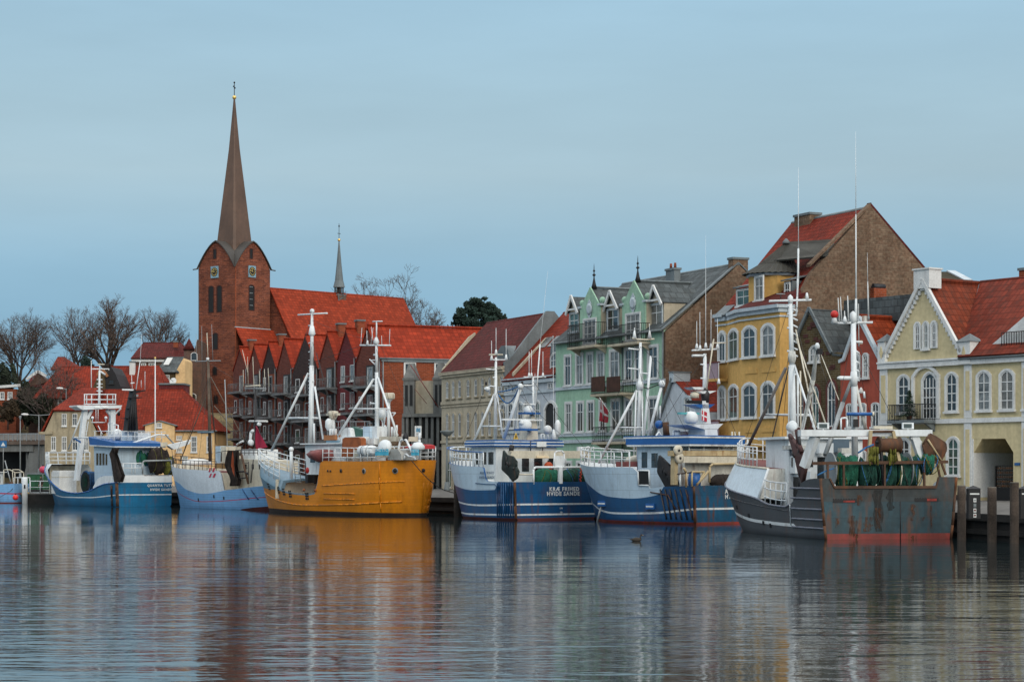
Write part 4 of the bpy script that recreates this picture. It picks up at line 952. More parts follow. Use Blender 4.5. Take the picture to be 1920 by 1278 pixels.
q0, q1 = cf.at(441, 615, -.05), cf.at(503, 616, -.05)                   # lean-to roof against the tower's right face
mb.slab([(q0.x - 1.0, -5.5, q0.z - 7.0), (TS + 3, -5.5, q0.z - 7.0), (TS + 1.5, -.05, q0.z), (q0.x, -.05, q0.z)], .2, tileCh)
mb.beam((0, -.1, q0.z + .2), (TS, -.1, q0.z + .2), .2, .12, trimB)
mb.build('nave_roof', church)
mb = MB(); mb.prism([(-.2, -5.4, ZG - 3), (TS + 3, -5.4, ZG - 3), (TS + 3, -5.4, q0.z - 7.2), (-.2, -5.4, q0.z - 7.2)], (0, 5.2, 0), brickT); mb.build('aisle', church)
Lf = Vector((P(643, 556, 347).x, P(643, 556, 347).y)); k = (Lf - nf.o).dot(nf.e1); fz = zr
sc_ = 347 / F; hz = lambda py: H + (HY - py) * sc_
mb = MB(); c0 = nl(k, 0, 0); c0 = Vector((c0.x, c0.y, 0))
mb.prism([nl(k - .85, -.85, zr - 1.5), nl(k + .85, -.85, zr - 1.5), nl(k + .85, .85, zr - 1.5), nl(k - .85, .85, zr - 1.5)], (0, 0, hz(553) - zr + 1.5), copper)
for i in range(8): a_ = math.pi * i / 4 + .2; mb.bar(c0 + Vector((.72 * math.cos(a_), .72 * math.sin(a_), hz(553))), c0 + Vector((.72 * math.cos(a_), .72 * math.sin(a_), hz(537))), .10, copperD, 5)
mb.lathe(c0 + Vector((0, 0, hz(553))), [(.95, -.05), (.95, .12)], lead, 8); mb.lathe(c0 + Vector((0, 0, hz(553))), [(.28, 0), (.28, hz(537) - hz(553))], copperD, 6)
for dx in (-.9, .9): mb.beam(nl(k - .9, -.9, zr - 1.1), nl(k + .9 * (dx > 0) - .9 * (dx < 0), -.95, zr + .1), .1, .1, lead)
mb.build('fleche_lantern', church)
mb = MB(); mb.lathe(c0 + Vector((0, 0, hz(537))), [(1.0, -.1), (.95, .1), (.70, hz(525) - hz(537)), (.42, hz(495) - hz(537)), (.12, hz(455) - hz(537)), (.06, hz(449) - hz(537))], lead, 8, smooth=False); fl = mb.build('fleche', church)
mb = MB(); mb.ball(c0 + Vector((0, 0, hz(449))), .25, gold, 8); mb.bar(c0 + Vector((0, 0, hz(449))), c0 + Vector((0, 0, hz(418))), .045, blackM, 5); mb.bar(c0 + Vector((-.35, 0, hz(437))), c0 + Vector((.35, 0, hz(437))), .05, blackM, 5); mb.ball(c0 + Vector((0, 0, hz(423))), .15, blackM, 6); mb.build('fleche_cross', fl)

# brick annex west of the tower
Ya = 318
b = Bld('brick_annex', 'dark red brick annex at the left foot of the church tower', 338, 378, Ya, Ya, cat='building')
u, z = b.u, b.z
mb = MB(); mb.prism([(0, 0, 2), (b.W, 0, 2), (b.W, 0, z(378, 640)), (u(370), 0, z(370, 636)), (u(360), 0, z(360, 672)), (u(349), 0, z(349, 690)), (u(349), 0, z(349, 740)), (0, 0, z(340, 745))], (0, 5, 0), brickN); b.part('wall', mb)
for px, py in ((364, 668), (362, 745)): window(b, u(px) - .5, u(px) + .5, z(px, py + 8), z(px, py - 8), .3, 1, (), 0, sill=False)

# ------------------------------------------------------------------ houses on the left, harbour level and hill
Yh = 258.0
b = Bld('harbour_house', 'cream house with big red hipped roof and beige gable wing behind the left boats', 84, 402, Yh, Yh, cat='house')
u, z = b.u, b.z; W_ = b.W
ze = z(330, 806); zr = z(250, 730); D2 = 11
x0 = u(150)
mb = MB(); mb.box((x0, 0, ZB), (W_, D2, ze), creamW); b.part('wall', mb)
mb = MB(); hb = u(343)
mb.slab([(x0 - 2, -.4, ze - .2), (W_ + .4, -.4, ze - .2), (u(345, 5.5), 5.5, zr), (x0 - 2, 5.5, zr)], .18, tileRx)
mb.slab([(W_ + .4, -.4, ze - .2), (W_ + .4, D2 + .4, ze - .2), (u(345, 5.5), 5.5, zr + .001), (u(345, 5.5), 5.49, zr)], .18, tileRy)
mb.slab([(x0 - 2, 5.5, zr), (u(345, 5.5), 5.5, zr), (W_ + .4, D2 + .4, ze - .2), (x0 - 2, D2 + .4, ze - .2)], .18, tileRx)
mb.bar((u(150), 5.5, zr + .12), (u(345, 5.5), 5.5, zr + .12), .14, tileRx); mb.bar((x0, -.45, ze - .1), (W_ + .4, -.45, ze - .1), .09, lead)
b.part('roof', mb)
wl_, wr_ = u(84, -4), u(181, -4); zel = z(84, 809, -4); zhp = z(120, 769, -4); xl, xr = u(102, -4), u(163, -4); xm = (xl + xr) / 2; yb = 2.0
mb = MB(); mb.prism([(wl_, -4, ZB), (wr_, -4, ZB), (wr_, -4, zel), (xr, -4, zhp), (xl, -4, zhp), (wl_, -4, zel)], (0, 9, 0), beigeW); w = b.part('gable_wing', mb)
mb = MB(); zz = zr + .15; sl = (zhp - zel) / (xl - wl_); xa = xm
mb.slab([(xl - .2, -4.3, zhp - .1), (xr + .2, -4.3, zhp - .1), (xm + 2.2, yb, zz), (xm + .3, yb, zz)], .18, tileRx)
mb.slab([(xl - .2, -4.3, zhp - .1), (xm + .3, yb, zz), (xm + .3, 6, zz), (xl - .2, 6, zhp)], .18, tileRy); mb.slab([(wl_ - .3, -4.2, zel - .1), (xl - .15, -4.2, zhp - .1), (xl - .15, 6, zhp - .1), (wl_ - .3, 6, zel - .1)], .18, tileRy)
mb.slab([(xr + .2, -4.3, zhp - .1), (xr + .2, 6, zhp), (xm + 2.2, 6, zz), (xm + 2.2, yb, zz)], .18, tileRy); mb.slab([(xr + .15, -4.2, zhp - .1), (wr_ + .3, -4.2, zel - .1), (wr_ + .3, 6, zel - .1), (xr + .15, 6, zhp - .1)], .18, tileRy)
mb.box((wl_ - .7, -4.25, zel - .3), (wl_ + 1.0, -4.01, zel), beigeW)
mb.build('wing_roof', w)
for p0, p1 in ((116, 125), (136, 145)): window(b, u(p0, -4), u(p1, -4), z(120, 798, -4), z(120, 775, -4), 0, 2, (.62,), 0, trim, y=-4)
for p0, p1 in ((96, 105), (116, 125), (136, 146), (157, 166)): window(b, u(p0, -4), u(p1, -4), z(120, 844, -4), z(120, 818, -4), 0, 2, (.62,), 0, trim, y=-4)
d0, d1 = u(272, -1), u(327, -1); zd = z(300, 797, -1); zp = z(301, 788.5, -1)
mb = MB(); mb.prism([(d0, -1, ZB), (d1, -1, ZB), (d1, -1, zd), ((d0 + d1) / 2, -1, zp), (d0, -1, zd)], (0, 5, 0), creamW); w = b.part('porch_gable', mb)
mb = MB(); c_ = (d0 + d1) / 2
mb.slab([(d1 + .3, -1.2, zd), (c_, -1.2, zp + .06), (c_, 4, zp + .06), (d1 + .3, 4, zd)], .1, lead); mb.slab([(c_, -1.2, zp + .06), (d0 - .3, -1.2, zd), (d0 - .3, 4, zd), (c_, 4, zp + .06)], .1, lead); mb.build('porch_roof', w)
window(b, u(294, -1), u(303, -1), z(298, 801, -1), z(298, 793, -1), 0, 3, (.5,), .05, trim, y=-1)
for p0, p1, y0, y1 in ((331, 341, 817, 824), (358.5, 369, 818, 847), (388, 397, 818, 847), (331, 341, 840, 847), (342, 352, 855, 870)): window(b, u(p0), u(p1), z(330, y1), z(330, y0), 0, 3 if p1 < 380 else 2, (.33, .66), .04, trim)
mb = MB()
for px, py in ((282, 782), (338, 783)): q = b.fr.at(px, py, 2.2); mb.slab([(q.x - .6, 1.9, q.z - .1), (q.x + .6, 1.9, q.z - .1), (q.x + .6, 2.5, q.z + .7), (q.x - .6, 2.5, q.z + .7)], .12, lead)
b.part('roof_hatch', mb)
q = b.fr.at(291, 788, -1.6); fp = MB(); fp.bar((0, 0, ZB), (0, 0, b.fr.at(291, 672, -1.6).z), .10, white, 8, .06); fp.ball((0, 0, b.fr.at(291, 671, -1.6).z), .13, gold, 8)
tag(fp.build('flagpole', None, b.fr.w((q.x, -1.6, 0))), 'tall bare white flagpole standing before the cream harbour house', 'flagpole')

def hill_house(name, label, pL, pR, Y, pyE, pyR, rL, rR, wall, roof, dep=8, base=3.0, win=(), gableR=None, rot=0.0):
    """far house: eave line pL..pR at pyE, ridge rL..rR at pyR"""
    b = Bld(name, label, pL, pR, Y, Y + rot, cat='house'); u, z = b.u, b.z; ze, zr = z(pL, pyE), z(rL, pyR, dep / 2)
    mb = MB(); mb.box((0.2, .2, base), (b.W - .2, dep, ze), wall); 
    if gableR: mb.prism([(b.W - .2, .2, ze), (b.W - .2, dep, ze), (u(rR, dep / 2) - .1, dep / 2, zr - .1)], (-.3, 0, 0), gableR)
    b.part('wall', mb); a0, a1 = u(rL, dep / 2), u(rR, dep / 2)
    mb = MB(); mb.slab([(-.3, -.3, ze), (b.W + .3, -.3, ze), (a1, dep / 2, zr), (a0, dep / 2, zr)], .18, roof); mb.slab([(a0, dep / 2, zr), (a1, dep / 2, zr), (b.W + .3, dep + .3, ze), (-.3, dep + .3, ze)], .18, roof)
    mb.slab([(-.3, dep + .3, ze), (-.3, -.3, ze), (a0, dep / 2 - .01, zr), (a0, dep / 2 + .01, zr)], .15, roof); mb.slab([(b.W + .3, -.3, ze), (b.W + .3, dep + .3, ze), (a1, dep / 2 + .01, zr), (a1, dep / 2 - .01, zr)], .15, roof)
    mb.bar((a0, dep / 2, zr + .15), (a1, dep / 2, zr + .15), .14, roof); b.part('roof', mb)
    for p0, p1, y0, y1 in win: window(b, u(p0), u(p1), z(p0, y1), z(p0, y0), 0, 2, (.6,), .05, y=.2, sill=False)
    return b
b = hill_house('red_roof_house', 'brown house with long plain red roof on the slope above the beige gable', 66, 180, 292, 748, 690, 112, 186, brickN, tileRx, 10, 3, ((86, 96, 752, 766), (108, 124, 750, 764)))
b = hill_house('small_red_roof_house', 'small red roofed house higher up, behind the ridge of the brown house', 100, 142, 318, 694, 672, 108, 122, brickN, tileRx, 8, 6)
b = Bld('barn_gable_house', 'dark timber gambrel gable beside a yellow gable above the red harbour roof', 172, 226, 286, 286); u, z = b.u, b.z
mb = MB(); mb.prism([(0, 0, 3), (b.W, 0, 3), (b.W, 0, z(225, 724)), (u(216), 0, z(216, 700)), (u(208), 0, z(208, 687)), (u(200), 0, z(200, 700)), (u(193), 0, z(193, 724)), (u(193), 0, 6)], (0, 8, 0), blackM); b.part('barn_wall', mb)
mb = MB(); mb.prism([(0, -.2, 3), (u(198), -.2, 3), (u(198), -.2, z(198, 715)), (u(190), -.2, z(190, 694)), (u(184), -.2, z(184, 706)), (0, -.2, z(173, 731))], (0, 6, 0), brickY); b.part('wall', mb)
mb = MB(); mb.beam((u(183), -.3, z(183, 703)), (u(192), -.3, z(192, 691)), .5, .3, woodL); mb.beam((u(192), -.3, z(192, 691)), (u(203), -.3, z(203, 706)), .5, .3, woodL); b.part('roof', mb)
window(b, u(204), u(213), z(208, 719), z(208, 712), 0, 2, (.5,), .05, iron, iron)
b = hill_house('red_gable_house', 'house with wide red roof and white chimney right of the dark barn gable', 214, 306, 294, 732, 689, 208, 299, brickN, tileRx, 9, 3)
chimney(b, b.u(248.5, 3), 3, b.z(248, 705, 3), b.z(248, 677, 3), .75, .7, trim)
b = hill_house('mansard_house', 'brown house with red and dark mansard roof and white cornice below the bare trees', 250, 352, 326, 673, 645, 268, 340, brickN, tileDx, 9, 8, ((265, 273, 681, 691), (279, 289, 681, 691)))
mb = MB(); mb.box((-.3, -.1, b.z(260, 678)), (b.W + .2, .19, b.z(260, 673)), trim); b.part('cornice', mb)
chimney(b, b.u(326), 2, b.z(300, 650), b.z(300, 638), .7, .7, brickO)
b = hill_house('slate_roof_house', 'yellow gabled house with steep dark roof and skylight left of the brick annex', 296, 330, 310, 699, 672, 313, 345, brickY, slateX, 8, 6, ((309, 317, 703, 716),))
mb = MB(); u, z = b.u, b.z; mb.prism([(u(329), .1, 5), (u(347), .1, 5), (u(347), .1, z(347, 676)), (u(344), .1, z(344, 671)), (u(329), .1, z(329, 697))], (0, 7, 0), creamW); b.part('gable', mb)
mb = MB(); q = b.fr.at(312, 682, 1.7); mb.slab([(q.x - .4, 1.4, q.z - .2), (q.x + .4, 1.4, q.z - .2), (q.x + .9, 2.1, q.z + .9), (q.x + .1, 2.1, q.z + .9)], .12, trim); b.part('skylight', mb)
b = Bld('turret_house', 'small round turret with pointed red roof and weathervane beside the tower', 345, 364, 324, 324, cat='turret'); u, z = b.u, b.z; c_ = b.W / 2
mb = MB(); mb.lathe((c_, 0, 8), [(c_, 0), (c_, z(354, 655) - 8)], brickN, 12); b.part('wall', mb)
mb = MB(); mb.lathe((c_, 0, z(354, 656)), [(c_ + .2, 0), (c_ * .75, .7), (.3, 1.3), (.04, z(354, 634) - z(354, 656))], tileDx, 12); mb.bar((c_, 0, z(354, 638)), (c_, 0, z(354, 622)), .05, iron, 5); b.part('roof', mb)
b = Bld('flat_roof_house', 'low red brick house with white fascia at the far left edge', -30, 37, 300, 300); u, z = b.u, b.z
mb = MB(); mb.box((0, 0, 6), (u(30), 8, z(10, 729)), brickO); b.part('wall', mb)
mb = MB(); mb.slab([(-.3, -.4, z(10, 730)), (u(34), -.4, z(34, 725)), (u(36), 8, z(36, 718)), (0, 8, z(0, 726))], .35, trim); b.part('roof', mb)
for p0, p1 in ((1, 8), (15, 23)): window(b, u(p0), u(p1), z(10, 748), z(10, 735), 0, 2, (.5,), .05)
b = hill_house('white_gable_house', 'brown gabled house with white bargeboards among dark bushes', 50, 90, 296, 726, 700, 68, 72, brickN, tileDx, 7, 5, ((77, 84, 708, 717),))
mb = MB(); u, z = b.u, b.z; mb.prism([(u(50), -.1, z(50, 726)), (u(90), -.1, z(90, 716)), (u(72), -.1, z(72, 698))], (0, 2, 0), brickN); mb.beam((u(51), -.3, z(51, 711)), (u(72), -.3, z(72, 696)), .35, .35, trim); mb.beam((u(72), -.3, z(72, 696)), (u(88), -.3, z(88, 705)), .35, .35, trim); b.part('gable', mb)
# satellite dish on a dark flat-roofed shed
b = Bld('flat_roof_shed', 'dark red flat roofed block carrying the satellite dish', 298, 345, 280, 280, cat='building'); u, z = b.u, b.z
mb = MB(); mb.box((0, 0, 3), (b.W, 5, z(320, 721)), brickC); b.part('wall', mb)
mb = MB(); mb.box((-.1, -.2, z(320, 721)), (b.W + .1, 5, z(320, 718)), lead); b.part('roof', mb)
q = b.fr.w((u(325, 1), 1, z(325, 715, 1))); mb = MB(); mb.lathe((0, 0, 0), [(.52, .12), (.4, .05), (.2, .01), (.001, 0)], trim, 16, (-.3, -.9, .35)); mb.bar((0, 0, 0), (0, .1, -.5), .05, iron); mb.bar((0, 0, 0), (-.25, -.7, .3), .03, iron, 5)
o = mb.build('satellite_dish', None, q); o.scale = (.98,) * 3; tag(o, 'round white satellite dish above the red harbour roof', 'satellite dish')

# ------------------------------------------------------------------ bridge at the left edge
b = Bld('road_bridge', 'concrete road bridge with grey parapet over a dark underpass at the left edge', -60, 84, 284, 280, cat='bridge'); u, z = b.u, b.z
mb = MB(); mb.box((0, 0, z(40, 833)), (b.W, 7, z(40, 826)), M('bridge_beam', (.10, .075, .06), .9, .2, dirt=.4)); mb.box((0, .3, z(40, 846)), (u(60), 6.8, z(40, 833) - .01), concrete)
b.part('deck', mb)
mb = MB(); z0, z1 = z(40, 826), z(40, 813)
mb.box((0, .05, z0 + .1), (b.W, .12, z1 - .05), M('parapet_mesh', (.21, .20, .19), .8)); mb.box((0, 0, z1 - .06), (b.W, .2, z1 + .08), galv)
for i in range(18): x = b.W * i / 17; mb.box((x - .05, -.03, z0), (x + .05, .05, z1), galv)
b.part('railing', mb)
mb = MB(); mb.box((0, 7.2, 0), (b.W, 7.8, z(40, 833)), dark); mb.box((u(41), 1, .8), (u(44), 6, z(40, 846) - .01), concrete)
mb.prism([(b.W - 4, .5, 1), (b.W, .5, 1), (b.W, .5, z(40, 834)), (b.W - 2.5, .5, z(40, 834))], (0, 6, 0), concrete)
b.part('abutment', mb)

# ------------------------------------------------------------------ lamps, posts
def lamp(name, label, px, pyb, pyt, Y, arms=(), mat=greyM, r=.09, head=.35):
    q = P(px, pyt, Y); zt = q.z; g = max(1.2, min(P(px, pyb, Y).z, zt - 3)); t = thing(name, label, 'street lamp', (q.x, Y, 0))
    mb = MB(); mb.bar((0, 0, g), (0, 0, zt), r, mat, 8, r * .6); mb.lathe((0, 0, g), [(r * 2, 0), (r * 2, .1), (r * 1.4, .8)], mat, 8); mb.build('pole', t)
    for dx in arms:
        mb = MB(); mb.bar((0, 0, zt - .1), (dx * .7, 0, zt), .05, mat, 6); mb.build('arm', t)
        mb = MB(); mb.lathe((dx * .65, 0, zt), [(.06, 0), (.14, .15), (.16, .6), (.08, .9), (.01, .95)], trim, 8, (1 if dx > 0 else -1, 0, .05)); mb.build('lamp_head', t)
    if not arms:
        mb = MB(); mb.lathe((0, 0, zt - .1), [(.06, 0), (head * .5, .1), (head, .42), (head, .5), (.02, .56)], mat, 12); mb.build('lamp_head', t)
    return t
lamp('street_lamp', 'grey lamp post with two arms in front of the beige gable', 73, 890, 777, 262, (2.0, -2.0))
lamp('street_lamp', 'plain grey lamp post standing left of the two armed one', 38, 897, 786, 255, (), head=.15)
lamp('street_lamp', 'slim lamp post with single arm among the bushes on the slope', 62, 790, 703, 297, (.9,), r=.07)
lamp('street_lamp', 'thin lamp post before the brown red roofed house', 124, 770, 728, 285, (-.6,), r=.06)
lamp('street_lamp', 'grey street lamp with flat disc head in front of the sand house', 838, 920, 816, 183, (), lead, .13, .62)
# blue traffic sign, far left
q = P(6, 832, 262); mb = MB(); mb.box((-.45, -.04, -.42), (.45, 0, .42), M('sign_blue', (.02, .12, .28), .4)); mb.prism([(-.28, -.045, -.25), (.28, -.045, -.25), (0, -.045, .25)], (0, -.01, 0), trim); mb.bar((0, .03, .4), (0, .03, -q.z + 1.3), .04, galv)
tag(mb.build('traffic_sign', None, q), 'square blue traffic sign with white triangle at the far left', 'road sign')

# ------------------------------------------------------------------ mooring piles and tide gauges, right
def pile(px, pyt, pyw, wpx, label):
    Y = 14040 / (pyw - 880); q = P(px, pyt, Y); r = wpx / 2 * Y / F
    mb = MB(); rnd = random.Random(px); n = 12; hh = q.z + 1.2
    prof = [(r * (1 + rnd.uniform(-.06, .06)), -1.2 + hh * i / 8) for i in range(9)]; prof[-1] = (r * .97, q.z)
    mb.lathe((0, 0, 0), prof, pileM, n); mb.lathe((0, 0, q.z), [(r * .97, 0), (r * .9, .05)], pileTop, n)
    o = mb.build('mooring_pile', None, (q.x, Y, 0)); return tag(o, label, 'mooring pile', 'timber mooring piles at the right quay')
pileM = M('pile_timber', (.060, .044, .034), .9, .35, 1.2, dirt=.5, fine=.3); pileTop = M('pile_top', (.10, .09, .075), .9)
pile(1803, 911, 1012, 16, 'dark timber pile right beside the stern of the rusty trawler')
pile(1860, 914, 1016, 17, 'brown timber pile between two black tide gauge boxes')
pile(1902, 905, 1018, 17, 'tallest timber pile, at the right edge')
for px, lab in ((1825, 'black box with white number strip beside the first pile'), (1922, 'black box partly cut off at the right edge')):
    Y = 102.5; q = P(px, 914, Y); s = .29; mb = MB(); zb = 1.2; mb.box((-s, -s, zb), (s, s, q.z - .05), blackM)
    c = [(-s - .05, -s - .05, q.z - .05), (s + .05, -s - .05, q.z - .05), (s + .05, s + .05, q.z - .05), (-s - .05, s + .05, q.z - .05)]
    for i in range(4): mb.face([c[i], c[(i + 1) % 4], (0, 0, q.z + .12)], blackM)
    t = mb.build('tide_gauge', None, (q.x, Y, 0)); tag(t, lab, 'gauge box')
    mb = MB(); mb.box((-.23, -s - .02, q.z - .33), (.23, -s - .001, q.z - .26), trim)
    for i in range(4): zz = q.z - .5 - i * .25; mb.box((-.06, -s - .02, zz - .2), (.08, -s - .001, zz - .01), trim if i != 1 else lead); mb.lathe((.01, -s - .03, zz - .1), [(.05, 0), (.05, .012)], (greyM, greyM, deckR, deckR)[i], 8, (0, 1, 0))
    mb.build('number_strip', t)
# pontoon at the left with railing, container, person
Yp = 222.0; pl, pr = gx(46, Yp), gx(128, Yp); mb = MB(); zt = P(60, 925, Yp).z
mb.box((pl, Yp, -.3), (pr, Yp + 7, zt), quayW); mb.box((pl - .02, Yp - .05, zt - .12), (pr, Yp + 7, zt + .03), M('pontoon_deck', (.09, .085, .08), .9))
tag(mb.build('pontoon'), 'dark floating pontoon with white railing at the left', 'pontoon')
mb = MB(); zr = P(60, 902, Yp).z - zt
railing(mb, (gx(56, Yp), Yp + .2, zt + .03), (gx(112, Yp), Yp + .2, zt + .03), zr, white, 1.05, .06, .05, (.5,))
tag(mb.build('pontoon_railing'), 'white tubular railing along the edge of the pontoon', 'railing')
mb = MB(); railing(mb, (gx(26, Yp + 3), Yp + 3, zt - .5), (gx(56, Yp + 3), Yp + 3, zt - .5), zr + .9, white, .42, .05, .05, (.5,)); tag(mb.build('white_fence'), 'white picket fence left of the white mooring post', 'fence')
Yx = Yp - .4; q = P(46.5, 894, Yx); mb = MB(); mb.lathe((0, 0, 0), [(.30, -.6), (.30, q.z - .15), (.22, q.z)], white, 10); mb.box((-.02, -.34, q.z - 1.2), (.14, -.28, q.z - .8), dark); tag(mb.build('mooring_post', None, (q.x, Yx, 0)), 'stout white painted mooring post at the corner of the pontoon', 'mooring post')
b = Bld('green_container', 'green waste container on the quay behind the pontoon', 51, 118, Yp + 9, Yp + 9, cat='container'); u, z = b.u, b.z
mb = MB(); gr = M('container_green', (.012, .085, .035), .6, .15, dirt=.3); mb.box((0, 0, 1.4), (b.W, 2.3, z(60, 889)), gr); b.part('body', mb)
mb = MB(); mb.box((-.06, -.08, z(60, 889)), (b.W + .06, 2.4, z(60, 886.5)), lead); b.part('lid', mb)
mb = MB()
for i in range(6): x = b.W * (i + .5) / 6; mb.box((x - .05, -.08, 1.5), (x + .05, -.001, z(60, 889) - .02), gr)
b.part('rib', mb)
q = P(33, 921, Yp - 1); mb = MB(); mb.lathe((0, 0, -.55), [(.42, 0), (.46, .35), (.25, .5), (.32, .75), (.05, .9)], M('yellow_plastic', (.45, .28, .03), .6), 10); tag(mb.build('yellow_bollard', None, q + Vector((0, 3.5, 0))), 'small yellow bollard left of the white mooring post', 'bollard')
q = P(29, 932, 221); mb = MB(); mb.ball((0, 0, 0), .31, M('red_fender', (.65, .03, .03), .4), 12); mb.lathe((0, 0, .26), [(.08, 0), (.06, .14)], blackM, 8); tag(mb.build('fender_buoy', None, q), 'bright red round fender hanging at the stern of the pale boat on the left edge', 'buoy')
q = P(80.5, 880, 224); mb = MB(); mb.ball((0, 0, 0), .40, M('pink_fender', (.50, .04, .09), .4), 12); mb.lathe((0, 0, .34), [(.1, 0), (.07, .2)], blackM, 8); mb.bar((0, 0, -.3), (0, 0, -1.6), .04, galv); tag(mb.build('fender_buoy', None, q), 'pinkish red ball fender over the green container by the blue bow', 'buoy')
# ------------------------------------------------------------------ trees
bark = M('bark', (.050, .040, .036), .95, .3, 1.5); twig = M('twig', (.10, .076, .066), .95, .3, .3)
def bare_tree(seed, Ht, Wd, trunk=.25, limbs=5, tw=.026, r0=None):
    """trunk and limbs as one part, the spray of branches and twigs as the crown"""
    rnd = random.Random(seed); tb, cb = MB(), MB(); tips = [0]
    c = Vector((0, 0, Ht * (trunk + (1 - trunk) * .52))); ax = Vector((Wd * .43, Wd * .43, Ht * (1 - trunk) * .50))
    def inside(p): d = p - c; return (d.x / ax.x) ** 2 + (d.y / ax.y) ** 2 + (d.z / ax.z) ** 2
    def seg(mb, p, d, ln, r, r2, mat, n): q = p + d * ln; mb.bar(p, q, max(r, tw * .5), mat, n, max(r2, tw * .4)); return q
    def jit(d, a, up=.0): return (d + Vector((rnd.gauss(0, a), rnd.gauss(0, a), rnd.gauss(up, a * .6)))).normalized()
    def grow(p, d, ln, r, k):
        mb = tb if k <= 2 else cb; mat = bark if k <= 2 else twig; q = p; n = 3 if k < 3 else 2
        for i in range(n):
            d = jit(d, .12, .04); q = seg(mb, q, d, ln / n, r * (1 - .2 * i / n), r * (1 - .2 * (i + 1) / n), mat, 6 if k < 3 else 4 if k < 5 else 3)
            if 2 <= k < 6 and i < n - 1: grow(q, jit(d, .7, .12), ln * rnd.uniform(.55, .8), r * .42, min(6, k + 2))
        o = inside(q)
        if k >= 6 or (o > 1.0 and k >= 2):
            for j in range(4):
                e = jit(d, .55, .1); w = seg(cb, q, e, Ht * rnd.uniform(.025, .05), 0, 0, twig, 3)
                for m in range(2): seg(cb, w, jit(e, .5, .08), Ht * rnd.uniform(.02, .04), 0, 0, twig, 3)
            return
        for j in range(limbs if k == 0 else 3 if rnd.random() < .3 else 2):
            if k == 0:
                a = 2 * math.pi * (j + rnd.random() * .6) / limbs; s = rnd.uniform(.25, .8); nd = Vector((math.cos(a) * s, math.sin(a) * s, 1)).normalized(); l2 = Ht * rnd.uniform(.15, .22)
            else:
                out = Vector((q.x, q.y, 0)); out = out.normalized() if out.length > .1 else Vector((0, 0, 0))
                nd = (jit(d, .34, .06) + out * .14).normalized(); l2 = ln * rnd.uniform(.74, .95)
            grow(q, nd, l2, r * (rnd.uniform(.45, .6) if k == 0 else rnd.uniform(.6, .75)), k + 1)
    grow(Vector((0, 0, -1.5)), Vector((0, 0, 1)), Ht * trunk + 1.5, r0 or Ht * .024, 0)
    return tb, cb
def leafy(mb, c, ax, n, size, mat, seed, clumps=30, hollow=.35):
    rnd = random.Random(seed); cl = []
    for i in range(clumps):
        while 1:
            p = Vector((rnd.uniform(-1, 1), rnd.uniform(-1, 1), rnd.uniform(-1, 1)))
            if hollow < p.length < .92: break
        cl.append((Vector((c[0] + p.x * ax[0], c[1] + p.y * ax[1], c[2] + p.z * ax[2])), rnd.uniform(.18, .34)))
    for i in range(n):
        cc, r = cl[i % clumps]; d = Vector((rnd.gauss(0, 1), rnd.gauss(0, 1), rnd.gauss(0, .7))); d = d.normalized() * rnd.random() ** .4
        p = cc + Vector((d.x * ax[0] * r, d.y * ax[1] * r, d.z * ax[2] * r)); s = size * rnd.uniform(.6, 1.4)
        a = Vector((rnd.gauss(0, 1), rnd.gauss(0, 1), rnd.gauss(0, 1))).normalized(); b2 = a.orthogonal().normalized() * s; a = a * s
        mb.face([p - a, p + b2 * .5, p + a, p - b2 * .5], mat)
def put_tree(seed, px, pyt, pyb, wpx, Y, label, group, **k):
    z0 = ground_h(gx(px, Y), Y) if Y > 255 else P(px, pyb, Y).z
    zt = P(px, pyt, Y).z; Ht = zt - z0; tb, cb = bare_tree(seed, Ht, wpx * Y / F, **k)
    t = thing('bare_tree', label, 'tree', (gx(px, Y), Y, z0), group=group); tb.build('trunk', t); cb.build('crown', t); return t
GT = 'bare winter trees on the hill'
put_tree(11, 215, 578, 700, 112, 360, 'largest bare round tree with thick trunk above the red roofs', GT, trunk=.34, limbs=7, r0=.62)
put_tree(23, 136, 582, 700, 84, 366, 'bare tree with several slim stems left of the largest tree', GT, trunk=.30, limbs=7, r0=.35)
put_tree(37, 46, 602, 700, 105, 355, 'broad bare tree near the left edge of the skyline', GT, trunk=.28, limbs=7)
put_tree(41, 297, 593, 690, 92, 345, 'fine twigged bare tree between the largest tree and the church tower', GT, trunk=.36, limbs=5, r0=.36)
put_tree(53, -24, 606, 700, 74, 352, 'bare tree cut off by the left edge of the picture', GT, trunk=.3)
put_tree(59, 96, 668, 772, 90, 288, 'low bare tree in front of the red roofed brown house', GT, trunk=.38, limbs=6, r0=.28)
put_tree(62, 615, 537, 600, 36, 402, 'bare tree top showing just left of the small ridge turret', GT, trunk=.3, limbs=7, tw=.045)
put_tree(68, 706, 529, 620, 74, 408, 'sparse bare tree rising behind the middle of the nave roof', GT, trunk=.3, r0=.32, limbs=8, tw=.045)
put_tree(72, 776, 526, 640, 72, 398, 'tall bare tree at the right end of the nave roof', GT, trunk=.28, r0=.36, limbs=9, tw=.045)
put_tree(74, 800, 585, 640, 52, 394, 'low twiggy bare tree between nave and pine', GT, trunk=.3, limbs=7, tw=.045)
needle = M('pine_needles', (.012, .030, .022), .9, .5, .4, fine=.4); dkleaf = M('dark_foliage', (.016, .024, .012), .9, .5, .5, fine=.4)
Yt = 385; c = P(898, 592, Yt); z0 = ground_h(c.x, Yt); t = thing('pine_tree', 'dark green broad pine rising behind the dark red roof', 'tree', (c.x, Yt, z0))
mb = MB(); tb, cb = bare_tree(5, c.z - z0 + 3.5, 10, trunk=.5, limbs=7, tw=.05, r0=.4); tb.build('trunk', t)
mb = MB(); sc = Yt / F; hh = c.z - z0
